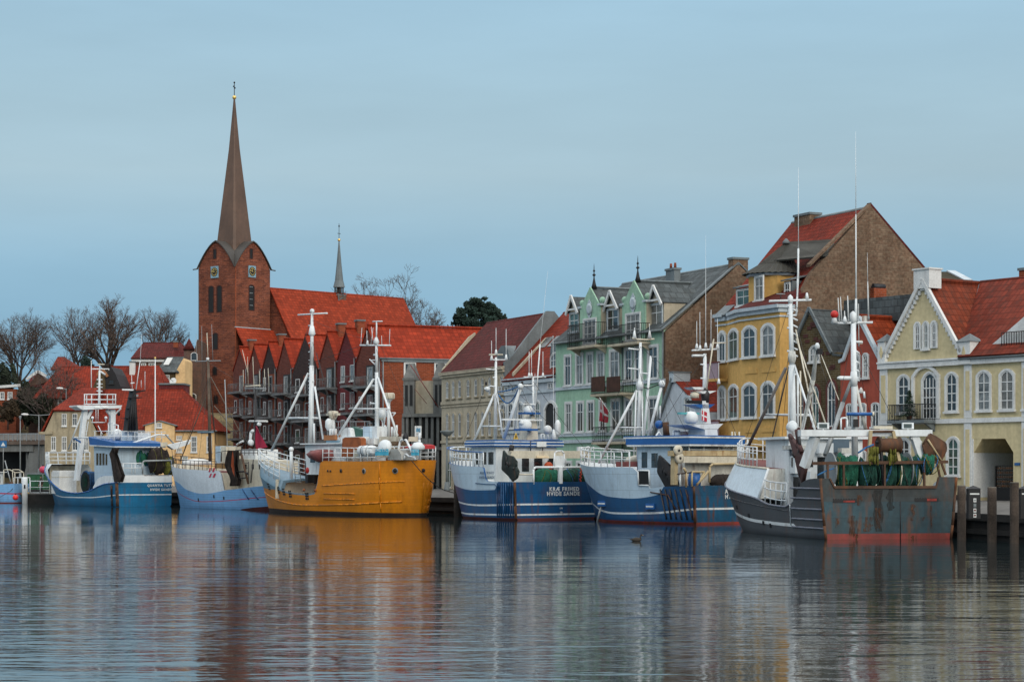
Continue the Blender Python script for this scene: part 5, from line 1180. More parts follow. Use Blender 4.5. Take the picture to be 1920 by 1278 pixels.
for i, (dx, dy, w, h) in enumerate(((0, 8, 44, 26), (-28, 14, 24, 16), (28, 10, 24, 18), (0, -20, 22, 16), (-14, -8, 26, 18), (18, -8, 26, 18), (0, 28, 40, 16), (-38, 4, 11, 9), (41, 2, 11, 9))):
    leafy(mb, (dx * sc, (i % 3 - 1) * 1.0, hh - dy * sc), (w * sc, w * sc * .8, h * sc), 2600 if w > 20 else 900, .26, needle, 90 + i, 26)
mb.build('crown', t)
def bush(px, pyt, pyb, wpx, Y, label, seed, mat=dkleaf, n=3000):
    z0, zt = P(px, pyb, Y).z, P(px, pyt, Y).z; h = zt - z0; w = wpx * Y / F / 2
    t = thing('evergreen_bush', label, 'bush', (gx(px, Y), Y, z0), group='evergreen bushes on the slope'); mb = MB(); mb.bar((0, 0, -1), (0, 0, h * .6), .12, bark); mb.build('stem', t)
    mb = MB(); leafy(mb, (0, 0, h * .48), (w, w, h * .52), n, .22, mat, seed, 34, .2); mb.build('foliage', t)
bush(12, 676, 745, 40, 306, 'dark evergreen bush behind the white roofed low house at the left edge', 1)
bush(48, 716, 792, 52, 293, 'dark evergreen bush below the white bargeboards on the slope', 2, n=4500)
bush(78, 738, 800, 40, 291, 'dark bush between the slope and the beige gable wing', 3)
bush(163, 668, 700, 24, 340, 'small dark conifer between the trunks of the two big bare trees', 4, needle, 2200)
bush(15, 745, 792, 46, 292, 'brownish bush at the foot of the low brick house', 5, M('brown_scrub', (.045, .032, .018), .95, .5, .5, fine=.4), 3500)
# ================================================================== BOATS
def pchip(K):
    xs = [k[0] for k in K]; ys = [k[1] for k in K]; n = len(K)
    d = [(ys[i + 1] - ys[i]) / (xs[i + 1] - xs[i]) for i in range(n - 1)]
    m = [d[0]] + [0 if d[i - 1] * d[i] <= 0 else 2 * d[i - 1] * d[i] / (d[i - 1] + d[i]) for i in range(1, n - 1)] + [d[-1]]
    def f(x):
        if x <= xs[0]: return ys[0]
        if x >= xs[-1]: return ys[-1]
        i = max(j for j in range(n - 1) if xs[j] <= x); h = xs[i + 1] - xs[i]; t = (x - xs[i]) / h
        return (1 + 2 * t) * (1 - t) ** 2 * ys[i] + t * (1 - t) ** 2 * h * m[i] + t * t * (3 - 2 * t) * ys[i + 1] + t * t * (t - 1) * h * m[i + 1]
    return f
FD = [(0, .95), (.15, 1), (.55, 1), (.75, .87), (.9, .53), (.97, .22), (1, .03)]
FW = [(0, .92), (.15, .97), (.45, .95), (.7, .72), (.88, .30), (1, .02)]
class Boat:
    def __init__(s, name, label, px, Y, th, L, B, sheer, fd=FD, fw=FW, rake=.9, srake=0, zref=None, back=0, cat='fishing boat'):
        th = R(th); st = Vector((math.cos(th), math.sin(th))); fwd = Vector((-math.sin(th), math.cos(th)))
        o = Vector((gx(px, Y), Y)) + st * (B / 2) - fwd * back
        s.fr = Frame(o, R(90) + th); s.L, s.B = L, B; s.sheer = pchip(sheer); s.fd, s.fw = pchip(fd), pchip(fw); s.rake, s.srake = rake, srake
        s.zref = pchip(zref or [(0, 2.6), (.5, 2.6), (1, 4)])
        s.root = thing(name, label, cat, s.fr.loc, s.fr.a); s.name = name
    def half(s, t, z):
        bd, bw = s.B / 2 * s.fd(t), s.B / 2 * s.fw(t)
        if z < 0: return bw * (1 + .35 * z)
        return bw + (bd - bw) * min(1.25, z / s.zref(t)) ** (.42 if s.srake == .35 and t < .3 else .85)
    def X(s, t, z): 
        v = z / s.zref(t)
        return s.L * t + s.rake * v * max(0, (t - .6) / .4) ** 2 - s.srake * v * max(0, (.3 - t) / .3) ** 2
    def hp(s, t, z, side=1, off=0): return Vector((s.X(t, z), side * (s.half(t, z) + off), z))
    def on(s, p, side=1, off=.02):
        y = side * s.B / 2
        for _ in range(14):
            q = s.fr.at(p[0], p[1], y); t = min(.995, max(0, q.x / s.L)); y = .5 * y + .5 * side * s.half(t, max(q.z, .05))
        q = s.fr.at(p[0], p[1], y); t = min(.999, max(0, (q.x - (s.X(min(1, max(0, q.x / s.L)), q.z) - q.x)) / s.L)) if q.x > .6 * s.L else min(1, max(0, q.x / s.L))
        return t, q.z
    def at(s, p, lat=0): return s.fr.at(p[0], p[1], lat)
    def ax(s, p, x): return s.fr.atx(p[0], p[1], x)
    def hull(s, bands, deck=None, dmat=None, inner=None, wall=.12, tr=None, cap=None, N=40, notr=False):
        """shell with painted bands, a transom, an inner bulwark face down to the deck"""
        mb = MB(); ts = [i / N for i in range(N + 1)]; ts = sorted(set([t * .82 for t in ts] + [.12 * (i / 9) ** 2 for i in range(10)] + [1 - (1 - i / 14) ** 1.7 * .18 for i in range(15)]))
        rows = []
        for t in ts:
            sh = s.sheer(t); zs = [-.8]; ms = []
            for f, m in bands:
                z = f(t) if callable(f) else f; z = sh if z is None else z
                z0 = zs[-1]; z = max(z0, min(z, sh)); k = 3 if f is bands[-1][0] or f is None else 2
                for j in range(1, k + 1): zs.append(z0 + (z - z0) * j / k); ms.append(m)
            rows.append((t, zs))
        for (t0, z0), (t1, z1) in zip(rows, rows[1:]):
            for j in range(len(ms)):
                if z0[j + 1] - z0[j] < 1e-4 and z1[j + 1] - z1[j] < 1e-4: continue
                for sd in (1, -1): mb.face([s.hp(t0, z0[j], sd), s.hp(t1, z1[j], sd), s.hp(t1, z1[j + 1], sd), s.hp(t0, z0[j + 1], sd)], ms[j], True)
        if s.half(0, 1) > .5 and not notr:
            t, z = rows[0]
            for j in range(len(ms)):
                if z[j + 1] - z[j] < 1e-4: continue
                mb.face([s.hp(t, z[j], 1), s.hp(t, z[j], -1), s.hp(t, z[j + 1], -1), s.hp(t, z[j + 1], 1)], (tr or {}).get(ms[j], ms[j]))
        h = mb.build('hull', s.root)
        if deck:
            dk = pchip(deck); mb = MB(); im = inner or bands[-1][1]
            def ip(t, z, sd): return Vector((min(s.X(t, z), s.L * 1 + s.rake * .8) - (0 if t < .9 else .1) + (.1 if t < .01 else 0), sd * max(.01, s.half(t, z) - wall), z))
            for t0, t1 in zip(ts, ts[1:]):
                for sd in (1, -1):
                    a, b_ = s.sheer(t0), s.sheer(t1)
                    mb.face([ip(t0, dk(t0), sd), ip(t1, dk(t1), sd), ip(t1, b_, sd), ip(t0, a, sd)], im, True)
                    mb.face([s.hp(t0, a, sd), s.hp(t1, b_, sd), ip(t1, b_, sd), ip(t0, a, sd)], cap or im, True)
                mb.face([ip(t0, dk(t0), 1), ip(t1, dk(t1), 1), ip(t1, dk(t1), -1), ip(t0, dk(t0), -1)], im if abs(dk(t1) - dk(t0)) > .5 * s.L * (t1 - t0) else dmat or greyM)
            if s.half(0, 1) > .5 and not notr: mb.face([ip(0, dk(0), 1), ip(0, dk(0), -1), ip(0, s.sheer(0), -1), ip(0, s.sheer(0), 1)], im)
            mb.build('bulwark', s.root)
        return h
    def part(s, name, mb, par=None): return mb.build(name, par or s.root)
    def strip(s, t0, t1, f, r, mat, name='rubbing_strake', n=24, sides=(1, -1), off=.01):
        mb = MB()
        for sd in sides: mb.tube([s.hp(t0 + (t1 - t0) * i / n, f(t0 + (t1 - t0) * i / n), sd, off) for i in range(n + 1)], r, mat, 6)
        return s.part(name, mb)
    def rail(s, t0, t1, f, h, mat, rails=(1, .66, .33), inset=.12, step=.9, r=.035, both=True, close=True, lean=0):
        mb = MB(); n = max(3, int((t1 - t0) * s.L / step)); P_ = {}
        for sd in ((1, -1) if both else (1,)):
            pts = []
            for i in range(n + 1):
                t = t0 + (t1 - t0) * i / n; p = s.hp(t, f(t), sd, -inset); pts.append(p)
            up = [Vector((lean * max(0, (i / n - .6)), 0, h)) for i in range(n + 1)]
            for p, q in zip(pts, up): mb.bar(p, p + q, r, mat, 5)
            for k in rails: mb.tube([p + q * k for p, q in zip(pts, up)], r * (1 if k == 1 else .75), mat, 5)
            P_[sd] = [p + q for p, q in zip(pts, up)], pts, up
        if both and close and t1 > .9:
            for k in rails: mb.bar(P_[1][1][-1] + P_[1][2][-1] * k, P_[-1][1][-1] + P_[-1][2][-1] * k, r, mat, 5)
        return s.part('bow_rail' if t1 > .9 else 'deck_rail', mb)
    def house(s, x0, x1, hw, z0, z1, mat, name='wheelhouse', aft=(), port=(), rakef=.25, roof=None, over=.3, rh=.16, yc=0):
        mb = MB(); mb.prism([(x0, yc - hw, z0), (x1 + rakef * 0, yc - hw, z0), (x1 + rakef, yc - hw, z1), (x0, yc - hw, z1)], (0, 2 * hw, 0), mat); o = s.part(name, mb)
        for a, b_, c, d in aft:
            mb = MB(); ya, yb_ = yc + hw - a * 2 * hw, yc + hw - b_ * 2 * hw; za, zb = z0 + (z1 - z0) * c, z0 + (z1 - z0) * d
            mb.box((x0 - .02, ya, za), (x0 - .001, yb_, zb), glass); mb.box((x0 - .04, ya + .05, za - .05), (x0 - .001, ya + .001, zb + .05), mat); mb.box((x0 - .05, ya, zb), (x0 - .001, yb_, zb + .06), mat); mb.build('window', o)
        for a, b_, c, d in port:
            for sd in (1, -1):
                mb = MB(); xa, xb = x1 - a * (x1 - x0), x1 - b_ * (x1 - x0); za, zb = z0 + (z1 - z0) * c, z0 + (z1 - z0) * d; yy = yc + sd * hw
                mb.box((xa, yy, za), (xb, yy + sd * .02, zb), glass); mb.box((xa, yy, zb), (xb, yy + sd * .05, zb + .06), mat); mb.build('window', o)
        if roof:
            mb = MB()
            for k, (zz, hh, m_, e) in enumerate(roof): mb.box((x0 - over - e, yc - hw - over - e, z1 + zz), (x1 + rakef + over + e, yc + hw + over + e, z1 + zz + hh), m_)
            mb.build('roof', o)
        return o
def whips(mb, B, pts, lat, r=.022, mat=white):
    for (x0, y0), (x1, y1) in pts: mb.bar(B.at((x0, y0), lat), B.at((x1, y1), lat), r, mat, 5, r * .6)
def netpile(name, label, B, x, y0, y1, z0, z1, dx, mat, seed, flange=None, group=None, n=22, m=14, extra=()):
    """net wound on a drum lying across the boat: a lumpy roll with folds"""
    rnd = random.Random(seed); mb = MB(); vs = []; ph = [rnd.uniform(0, 6.28) for _ in range(6)]
    for i in range(n + 1):
        u = i / n; y = y0 + (y1 - y0) * u; e = min(1, (min(u, 1 - u) * 7) ** .5) if 0 < u < 1 else .02
        for j in range(m):
            a = 2 * math.pi * j / m
            k = e * (.86 + .10 * math.sin(a * 2 + ph[0] + u * 9) + .07 * math.sin(a * 3 + ph[1] - u * 17) + .06 * math.sin(u * 31 + ph[2]) + rnd.uniform(-.05, .05))
            vs.append((x + dx * k * math.cos(a), y, (z0 + z1) / 2 + (z1 - z0) / 2 * k * math.sin(a)))
    fs = [(i * m + j, i * m + (j + 1) % m, (i + 1) * m + (j + 1) % m, (i + 1) * m + j) for i in range(n) for j in range(m)]
    mb.raw(vs, fs, mat, True)
    for k in range(6):                                             # strands of twine over the roll
        y = y0 + (y1 - y0) * rnd.uniform(.08, .92); pts = [Vector((x + dx * 1.0 * math.cos(a_), y + .25 * math.sin(a_ * 1.5 + k), (z0 + z1) / 2 + (z1 - z0) / 2 * 1.0 * math.sin(a_))) for a_ in [2.2 + i * .25 for i in range(9)]]
        mb.tube(pts, .022, rnd.choice((mat, mat, netY, ropeB, rope)), 4)
    o = mb.build(name, None); o.location = B.fr.loc; o.rotation_euler = (0, 0, B.fr.a); tag(o, label, 'fishing net', group)
    return o
def place(o, B, label, cat, group=None): o.location = B.fr.loc; o.rotation_euler = (0, 0, B.fr.a); return tag(o, label, cat, group)
def trawl_door(B, poly, thick, label, mat=rustM, ribs=True):
    """curved steel otter board, traced outline with real thickness, stiffeners and chain lugs"""
    mb = MB(); c = sum((Vector(p) for p in poly), Vector()) / len(poly); nrm = Vector((0, 1, 0))
    P_ = [Vector(p) for p in poly]; n = len(P_); d = Vector((0, thick, 0)); bulge = Vector((0, .14, 0))
    mb.raw([p for p in P_] + [c + bulge], [(i, (i + 1) % n, n) for i in range(n)], mat, False)
    mb.raw([p - d for p in P_] + [c - d + bulge], [((i + 1) % n, i, n) for i in range(n)], mat, False)
    mb.raw([p for p in P_] + [p - d for p in P_], [(i, (i + 1) % n, n + (i + 1) % n, n + i) for i in range(n)], mat)
    for i in range(n): mb.bar(P_[i] - d / 2, P_[(i + 1) % n] - d / 2, thick * .55, mat, 5)
    if ribs:
        for f in (.3, .55, .8): mb.bar(P_[0].lerp(P_[n // 2], f) + bulge * .6, P_[-1].lerp(P_[n // 2], f) + bulge * .6, .05, darkM, 5)
    mb.bar(c + bulge, c + bulge + Vector((0, .15, .3)), .05, darkM, 5)
    return place(mb.build('trawl_door'), B, label, 'trawl door', 'trawl doors hanging at the sterns')
def liferaft(B, p, q, r, label):
    p, q = Vector(p), Vector(q); mb = MB(); L = (q - p).length
    mb.lathe(p, [(r * .55, 0), (r * .92, L * .06), (r, L * .14), (r, L * .48), (r * 1.05, L * .485), (r * 1.05, L * .515), (r, L * .52), (r, L * .86), (r * .92, L * .94), (r * .55, L)], white, 16, q - p)
    for f in (.32, .68): mb.lathe(p + (q - p) * (f - .02), [(r * 1.02, 0), (r * 1.02, L * .03)], darkM, 16, q - p)
    mb.beam(p - Vector((0, 0, r * 1.0)), q - Vector((0, 0, r * 1.0)), r * 1.2, .08, galv)
    for f in (.2, .8): c = p + (q - p) * f; mb.bar(c - Vector((0, 0, r)), c - Vector((0, 0, r + .5)), .04, galv)
    return place(mb.build('liferaft_canister'), B, label, 'liferaft', 'white liferaft canisters on the boats')
def floodlight(mb, c, d, w=.35, h=.25, mat=white):
    c = Vector(c); d = Vector(d).normalized(); s_ = d.cross(Vector((0, 0, 1))).normalized(); u_ = s_.cross(d)
    vs = [c + s_ * a * w / 2 + u_ * b_ * h / 2 + d * k for k, (f) in ((0, .6), (.18, 1)) for a, b_ in ((-f, -f), (f, -f), (f, f), (-f, f))]
    mb.raw(vs, [(0, 1, 2, 3), (0, 4, 5, 1), (1, 5, 6, 2), (2, 6, 7, 3), (3, 7, 4, 0)], mat); mb.raw(vs, [(4, 5, 6, 7)], glass)
    mb.bar(c - Vector((0, 0, h)), c, .03, mat, 5)
def radome(mb, c, r, mat=white): mb.lathe(c, [(r * .6, -.1), (r * .9, 0), (r, r * .4), (r * .95, r * .9), (r * .6, r * 1.35), (r * .01, r * 1.5)], mat, 14)
def scanner(mb, c, w, d=(0, 1, 0), mat=white):
    c = Vector(c); d = Vector(d).normalized(); mb.lathe(c - Vector((0, 0, .35)), [(.22, 0), (.25, .12), (.18, .3), (.08, .35)], mat, 10); mb.beam(c - d * w / 2, c + d * w / 2, .14, .12, mat)
def flag_dk(name, label, B, p, dx, dz, du=(0, 0, 0)):
    """small Danish flag: red field, white cross"""
    p = Vector(p); a = Vector(dx); b_ = Vector(dz); mb = MB(); rd = M('dannebrog_red', (.42, .012, .03), .8); wt = M('dannebrog_white', (.7, .7, .7), .8)
    xs = [0, .34, .48, 1]; ys = [0, .42, .58, 1]
    for i in range(3):
        for j in range(3):
            q = lambda u, v: p + a * u + b_ * v + Vector((0, .04 * math.sin(u * 6), -.05 * u))
            mb.face([q(xs[i], ys[j]), q(xs[i + 1], ys[j]), q(xs[i + 1], ys[j + 1]), q(xs[i], ys[j + 1])], wt if i == 1 or j == 1 else rd, True)
    mb.bar(p - b_ * .1, p + b_ * 1.15, .02, trim, 5)
    return place(mb.build(name), B, label, 'flag')
hullBlue = M('royal_blue_hull', (.008, .070, .185), .38, .12, .6, rust=.45, dirt=.25, fine=.06, bump=.10, pat='brick', ax='xy', pw=2.6, ph=0.95, col2=(0.0072, 0.063, 0.1665), mortar=(0.0058, 0.0504, 0.1332))
hullSea = M('sea_blue_hull', (.008, .125, .26), .4, .12, .6, rust=.35, dirt=.2, fine=.06, bump=.10, pat='brick', ax='xy', pw=2.6, ph=0.95, col2=(0.0072, 0.1125, 0.234), mortar=(0.0058, 0.09, 0.1872))
hullTeal = M('teal_blue_hull', (.010, .075, .15), .45, .25, .5, rust=.9, dirt=.4, fine=.1, bump=.10, pat='brick', ax='xy', pw=2.6, ph=0.95, col2=(0.0085, 0.0638, 0.1275), mortar=(0.0072, 0.054, 0.108))
hullPale = M('pale_blue_hull', (.17, .37, .64), .42, .08, .6, rust=.12, dirt=.18, fine=.05, bump=.10, pat='brick', ax='xy', pw=4.0, ph=0.22, col2=(0.1598, 0.3478, 0.6016), mortar=(0.1224, 0.2664, 0.4608))
hullIce = M('ice_white_bulwark', (.44, .56, .66), .42, .08, .7, rust=.3, dirt=.15, fine=.05, pat='brick', ax='xy', pw=2.4, ph=1.1, col2=(0.4136, 0.5264, 0.6204), mortar=(0.3168, 0.4032, 0.4752))
hullYel = M('orange_yellow_hull', (.63, .215, .006), .42, .10, .5, rust=.25, dirt=.08, fine=.06, rcol=(.16, .05, .01), bump=.10, pat='brick', ax='xy', pw=4.5, ph=0.26, col2=(0.5859, 0.2, 0.0056), mortar=(.54, .185, .005))
hullGry = M('dark_grey_hull', (.050, .055, .064), .5, .15, .5, rust=.35, dirt=.25, fine=.08, bump=.10, pat='brick', ax='xy', pw=2.2, ph=0.9, col2=(0.044, 0.0484, 0.0563), mortar=(0.036, 0.0396, 0.0461))
steelSt = M('stained_teal_steel', (.018, .050, .066), .55, .35, .4, rust=.75, dirt=.4, fine=.2, rcol=(.12, .042, .014), pat='brick', ax='xy', pw=2.0, ph=1.1, col2=(0.0144, 0.04, 0.0528), mortar=(0.013, 0.036, 0.0475))
steelGr = M('stained_grey_steel', (.030, .043, .048), .6, .3, .5, rust=.7, dirt=.3, fine=.2, rcol=(.12, .042, .014), pat='brick', ax='xy', pw=2.0, ph=1.1, col2=(0.0256, 0.0328, 0.0344), mortar=(0.023, 0.0295, 0.031))
antif = M('red_antifouling', (.20, .030, .024), .6, .3, .5, rust=.9, dirt=.5)
antifD = M('dark_red_antifouling', (.085, .018, .018), .7, .3, .5, dirt=.5)
bootK = M('dark_boot_top', (.03, .018, .014), .7, .3)
stripeW = M('white_stripe', (.60, .63, .64), .5, .06, rust=.5)
stripeR = M('red_stripe', (.38, .03, .07), .5)
blueGrey = M('blue_grey_paint', (.13, .215, .28), .45, .12, rust=.2)
bluePnt = M('blue_trim_paint', (.015, .095, .30), .4, .1)
redTarp = M('red_tarpaulin', (.20, .055, .05), .6, .3, 2)
brownC = M('rust_orange_cover', (.27, .075, .02), .6, .25, 2)
rustCr = M('rusty_cream_steel', (.42, .33, .19), .55, .2, 1.2, rust=1.0, rcol=(.20, .075, .02))
UP = Vector((0, 0, 1))
def wires(B, pairs, r=.014, mat=None):
    """standing rigging: thin slack wires between points given as (pixel, lateral)"""
    mb = MB()
    for (p, la), (q, lb) in pairs:
        a, b_ = B.at(p, la), B.at(q, lb); mb.tube([a.lerp(b_, i / 5) - UP * (.02 * (b_ - a).length * math.sin(math.pi * i / 5)) for i in range(6)], r, mat or rope, 4)
    return B.part('rigging', mb)
# ------------------------------------------------------------------ blue boat with the white fore bulwark (name on the stern)
c1 = lambda x, y: (820 + x / 3.55, 640 + y / 3.55)
c4b = lambda x, y: (930 + x / 9.832, 800 + y / 9.832)
c3v = lambda x, y: (900 + x / 5.808, 640 + y / 5.809)
B = Boat('fishing_boat', 'royal blue fishing boat lettered KRÆ FRIHED HVIDE SANDE, white bulwark forward', 962, 148, 35, 11.4, 7.6,
         [(0, 2.72), (.24, 2.74), (.30, 2.8), (.33, 3.75), (.6, 3.9), (1, 4.3)], rake=1.1, zref=[(0, 2.6), (.4, 3.2), (1, 4.3)])
s1 = pchip([(0, 1.06), (.4, .95), (.7, 1.1), (1, 1.5)]); s2 = pchip([(0, .32), (.5, .28), (1, .5)])
bt = pchip([(0, 2.8), (.16, 2.8), (.2, 2.15), (.45, 2.1), (.7, 2.35), (1, 3.0)])
B.hull([(.14, antifD), (lambda t: s2(t), hullBlue), (lambda t: s2(t) + .12, stripeW), (lambda t: s1(t), hullBlue), (lambda t: s1(t) + .12, stripeW), (bt, hullBlue), (None, hullIce)],
       [(0, 1.5), (.3, 1.5), (.34, 2.9), (1, 3.2)], M('green_deck', (.05, .12, .10), .8), white, cap=bluePnt)
mb = MB()
for i in range(8): t = .015 + i * .022; mb.tube([B.hp(t + .012 * (1 - z / 2.6), z, 1, .05) for z in (.2, .9, 1.6, 2.3, 2.65)], .05, hullBlue, 5)
mb.tube([B.hp(0.0, z, 1, .05) for z in (.1, 1, 2, 2.7)], .10, rustM, 6); B.part('fender_strip', mb)
tm = pchip([(0, 2.4), (1, 2.4)])
mb = MB(); mb.tube([B.hp(t, z, 1, .03) for t, z in ((.16, 2.15), (.2, 2.55), (.3, 2.55), (.42, 2.62))], .03, hullBlue, 5); B.part('step_moulding', mb)
for txt, px, w_ in (('KRÆ FRIHED', (845, 993), .40), ('HVIDE SANDE', (838, 1024), .40)):
    p = B.ax(c1(*px), -.02); cu_ = lettering('lettering', txt, w_, stripeW, B.root, (-.03, p.y, p.z), (0, -1, 0), (0, 0, 1), .012, 'CENTER', .012)
for txt, y in (('1M', 985), ('18', 1012)):
    p = B.ax(c1(823, y + 130), -.02); lettering('draught_mark', txt, .2, stripeW, B.root, (-.03, p.y, p.z), (0, -1, 0), (0, 0, 1), .008)
t, z = B.on(c1(335, 872)); p = B.hp(t, z, 1, .03); p2 = B.hp(t - .06, z, 1, .03)
for k, txt in enumerate(('KRÆ FRIHED', 'HVIDE SANDE')): lettering('bow_lettering', txt, .27, M('faded_blue_lettering', (.05, .09, .16), .6) if k == 0 else bpy.data.materials['faded_blue_lettering'], B.root, (p.x, p.y + .04, p.z - .1 - .33 * k), (p2 - p), UP, .008)
B.rail(.34, .985, lambda t: B.sheer(t), 1.05, white, (1, .5), .1, .55, .055)
mb = MB(); mb.tube([B.hp(.34 + i * .032, B.sheer(.34 + i * .032) + 1.07, 1, -.1) for i in range(21)], .05, bluePnt, 5); mb.tube([B.hp(.34 + i * .032, B.sheer(.34 + i * .032) + 1.07, -1, -.1) for i in range(21)], .05, bluePnt, 5); B.part('rail_cap', mb)
# wheelhouse, its blue striped roof, radar funnel
hw = 2.75; xa = 3.7; zr0 = B.ax(c1(700, 702), xa).z; xf = 6.6
w = B.house(xa, xf, hw, 1.5, zr0, white, aft=((.42, .54, .52, .84), (.62, .76, .5, .86), (.86, .95, .5, .8)), port=((.12, .3, .66, .9), (.4, .58, .66, .9), (.68, .9, .66, .9)),
            roof=((.0, .10, bluePnt, .05), (.10, .07, stripeW, .10), (.17, .16, bluePnt, .08), (.33, .07, stripeW, .10), (.40, .10, bluePnt, .02)))
zt = zr0 + .5
mb = MB(); xm = 4.9
q = lambda x, y: B.ax(c1(x, y), xm)
fp = [q(588, 668), q(672, 668), q(668, 590), q(655, 500), q(640, 480), q(628, 500), q(610, 590)]
mb.prism(fp, (1.1, 0, 0), cream); B.part('funnel', mb)
mb = MB(); whips(mb, B, [((1004, 786), (1003, 700)), ], 0); mb.bar(B.ax(c1(640, 490), xm + .4), B.ax(c1(636, 235), xm + .4), .10, white, 8, .08); mb.bar(B.ax(c1(652, 440), xm + .4), B.ax(c1(684, 20), xm + .4), .06, white, 6, .045); mb.bar(B.ax(c1(684, 20), xm + .4), B.ax((1027, 508), xm + .4), .02, white, 5, .006)
mb.bar(B.ax(c1(575, 237), xm + .4), B.ax(c1(722, 237), xm + .4), .05, white)
for x0, y0, y1 in ((611, 235, 66), (627, 235, 56), (703, 235, 66)): mb.bar(B.ax(c1(x0, y0), xm + .4), B.ax(c1(x0, y1), xm + .4), .03, white, 5, .02); mb.lathe(B.ax(c1(x0, y0), xm + .4), [(.12, 0), (.05, .3)], white, 8)
B.part('antenna_mast', mb)
mb = MB(); scanner(mb, B.ax(c1(563, 520), xm - .4), 3.6); mb.bar(B.ax(c1(563, 540), xm - .4), B.ax(c1(610, 590), xm), .08, white); radome(mb, B.ax(c1(585, 580), xm - .3), .5); mb.box(B.ax(c1(565, 592), xm - .9), B.ax(c1(612, 582), xm + .2), bluePnt)
mb.box(B.ax(c1(585, 482), xm - .5), B.ax(c1(640, 474), xm + .4), bluePnt); radome(mb, B.ax(c1(605, 472), xm), .35); mb.box(B.ax(c1(570, 420), xm), B.ax(c1(640, 414), xm + .3), white)
B.part('radar', mb)
mb = MB()
for x, y0, y1, r in ((775, 640, 600, .0), ): mb.bar(B.ax(c1(x, 650), xm), B.ax(c1(770, -40), xm), .028, white, 5, .012); mb.lathe(B.ax(c1(775, 655), xm), [(.28, 0), (.05, .8)], white, 8)
mb.bar(B.ax(c1(800, 655), xm), B.ax(c1(799, 540), xm), .04, white); mb.lathe(B.ax(c1(801, 628), xm), [(.12, 0), (.24, .2), (.24, .9), (.1, 1.2)], white, 10); mb.ball(B.ax(c1(734, 586), xm), .33, white, 12); mb.bar(B.ax(c1(738, 655), xm), B.ax(c1(734, 600), xm), .05, white)
mb.tube([B.ax(c1(690, 655), xm), B.ax(c1(690, 615), xm), B.ax(c1(710, 615), xm), B.ax(c1(710, 655), xm)], .05, white); B.part('satellite_antenna', mb)
mb = MB(); mb.prism([B.ax(c1(508, 650), xa - .1), B.ax(c1(540, 650), xa - .1), B.ax(c1(524, 605), xa - .1)], (.05, 0, 0), M('warning_yellow', (.55, .36, .06), .6)); mb.bar(B.ax(c1(524, 640), xa - .15), B.ax(c1(524, 622), xa - .15), .04, blackM); B.part('warning_sign', mb)
# masts and boom
fx = 8.6; mb = MB()
m_ = lambda x, y, xx=fx: B.ax(c1(x, y), xx)
mb.bar(m_(386, 700), m_(390, 105), .15, white, 10, .085); mb.bar(m_(380, 350, 8.6), m_(212, 735, 10.6), .09, white, 8); mb.bar(m_(398, 350), m_(436, 640, 7.2), .06, white); mb.bar(m_(283, 563, 9.8), m_(428, 563, 7.5), .06, white)
mb.bar(m_(345, 88), m_(435, 88), .06, cream, 6); mb.bar(m_(352, 122), m_(462, 122), .05, white)
for x0, y0, y1 in ((361, 125, -5), (391, 88, -90), (458, 122, -85)): mb.bar(m_(x0, y0), m_(x0, y1), .03, white, 5, .018); mb.lathe(m_(x0, y0), [(.14, 0), (.05, .4)], white, 8)
for y, x in ((183, 325), (238, 370), (295, 345)): mb.bar(m_(x, y), m_(390, y + 6), .05, white)
mb.lathe(m_(337, 318), [(.22, 0), (.1, .35)], white, 10, (-.3, .8, .2)); mb.bar(m_(325, 290), m_(325, 268), .08, blackM); B.part('foremast', mb)
mb = MB(); mb.bar(m_(443, 645, 6.2), m_(555, 305, 4.4), .12, white, 8); mb.lathe(m_(555, 298, 4.4), [(.2, -.15), (.22, .1), (.1, .2)], white, 8); mb.bar(m_(540, 292, 4.4), m_(640, 292, 4.8), .06, white); mb.bar(m_(565, 292, 4.4), m_(565, 265, 4.4), .09, blackM)
B.part('boom', mb)
mb = MB()
for sag, (xa_, ya_), (xb_, yb_) in ((.1, (404, 335), (545, 296)), (.9, (406, 352), (545, 305))):
    a, b_ = m_(xa_, ya_, 8.4), m_(xb_, yb_, 4.6); mb.tube([a.lerp(b_, i / 8) - UP * (sag * math.sin(math.pi * i / 8)) for i in range(9)], .05, ropeB, 5)
B.part('hose', mb)
# after gantry, net frame on the transom, rails
gx_ = 1.7; mb = MB(); g = lambda x, y, xx=gx_: B.ax(c1(x, y), xx)
mb.beam(g(478, 752), g(1010, 752), .4, .55, cream)
for x in (500, 1000): mb.beam(g(x, 760), (gx_, g(x, 760).y, 1.5), .35, .35, white)
mb.box(g(665, 775, gx_ - .35), g(735, 762, gx_ - .2), M('warm_lamp_glass', (.75, .6, .4), .4)); B.part('gantry', mb)
mb = MB(); mb.bar(g(490, 735), g(497, 690), .18, blackM, 8); B.part('exhaust_pipe', mb)
mb = MB(); g0 = lambda x, y: B.ax(c1(x, y), .06)
mb.tube([g0(640, 950), g0(640, 850), g0(652, 836), g0(980, 836), g0(995, 945)], .075, white, 8); mb.beam(g0(818, 836), g0(818, 945), .3, .2, white); mb.tube([g0(775, 836), g0(782, 740), g0(800, 728), g0(830, 728), g0(843, 745), g0(848, 836)], .06, white, 8); mb.beam(g0(640, 946), g0(995, 946), .1, .1, stripeW); mb.bar(g0(530, 884), g0(640, 884), .05, cream); mb.box(g0(785, 830), g0(845, 760), white)
B.part('net_frame', mb)
for x0, x1, mt, lb, sd in ((655, 802, netG, 'green net rolled on the left drum at the stern of the royal blue boat', 1), (842, 985, netG2, 'dark net with red floats on the right drum of the royal blue boat', 2)):
    a, b_ = B.ax(c1(x0, 940), .95), B.ax(c1(x1, 850), .95); netpile('fishing_net', lb, B, 1.0, a.y, b_.y, a.z - .3, b_.z + .12, .72, mt, sd)
mb = MB()
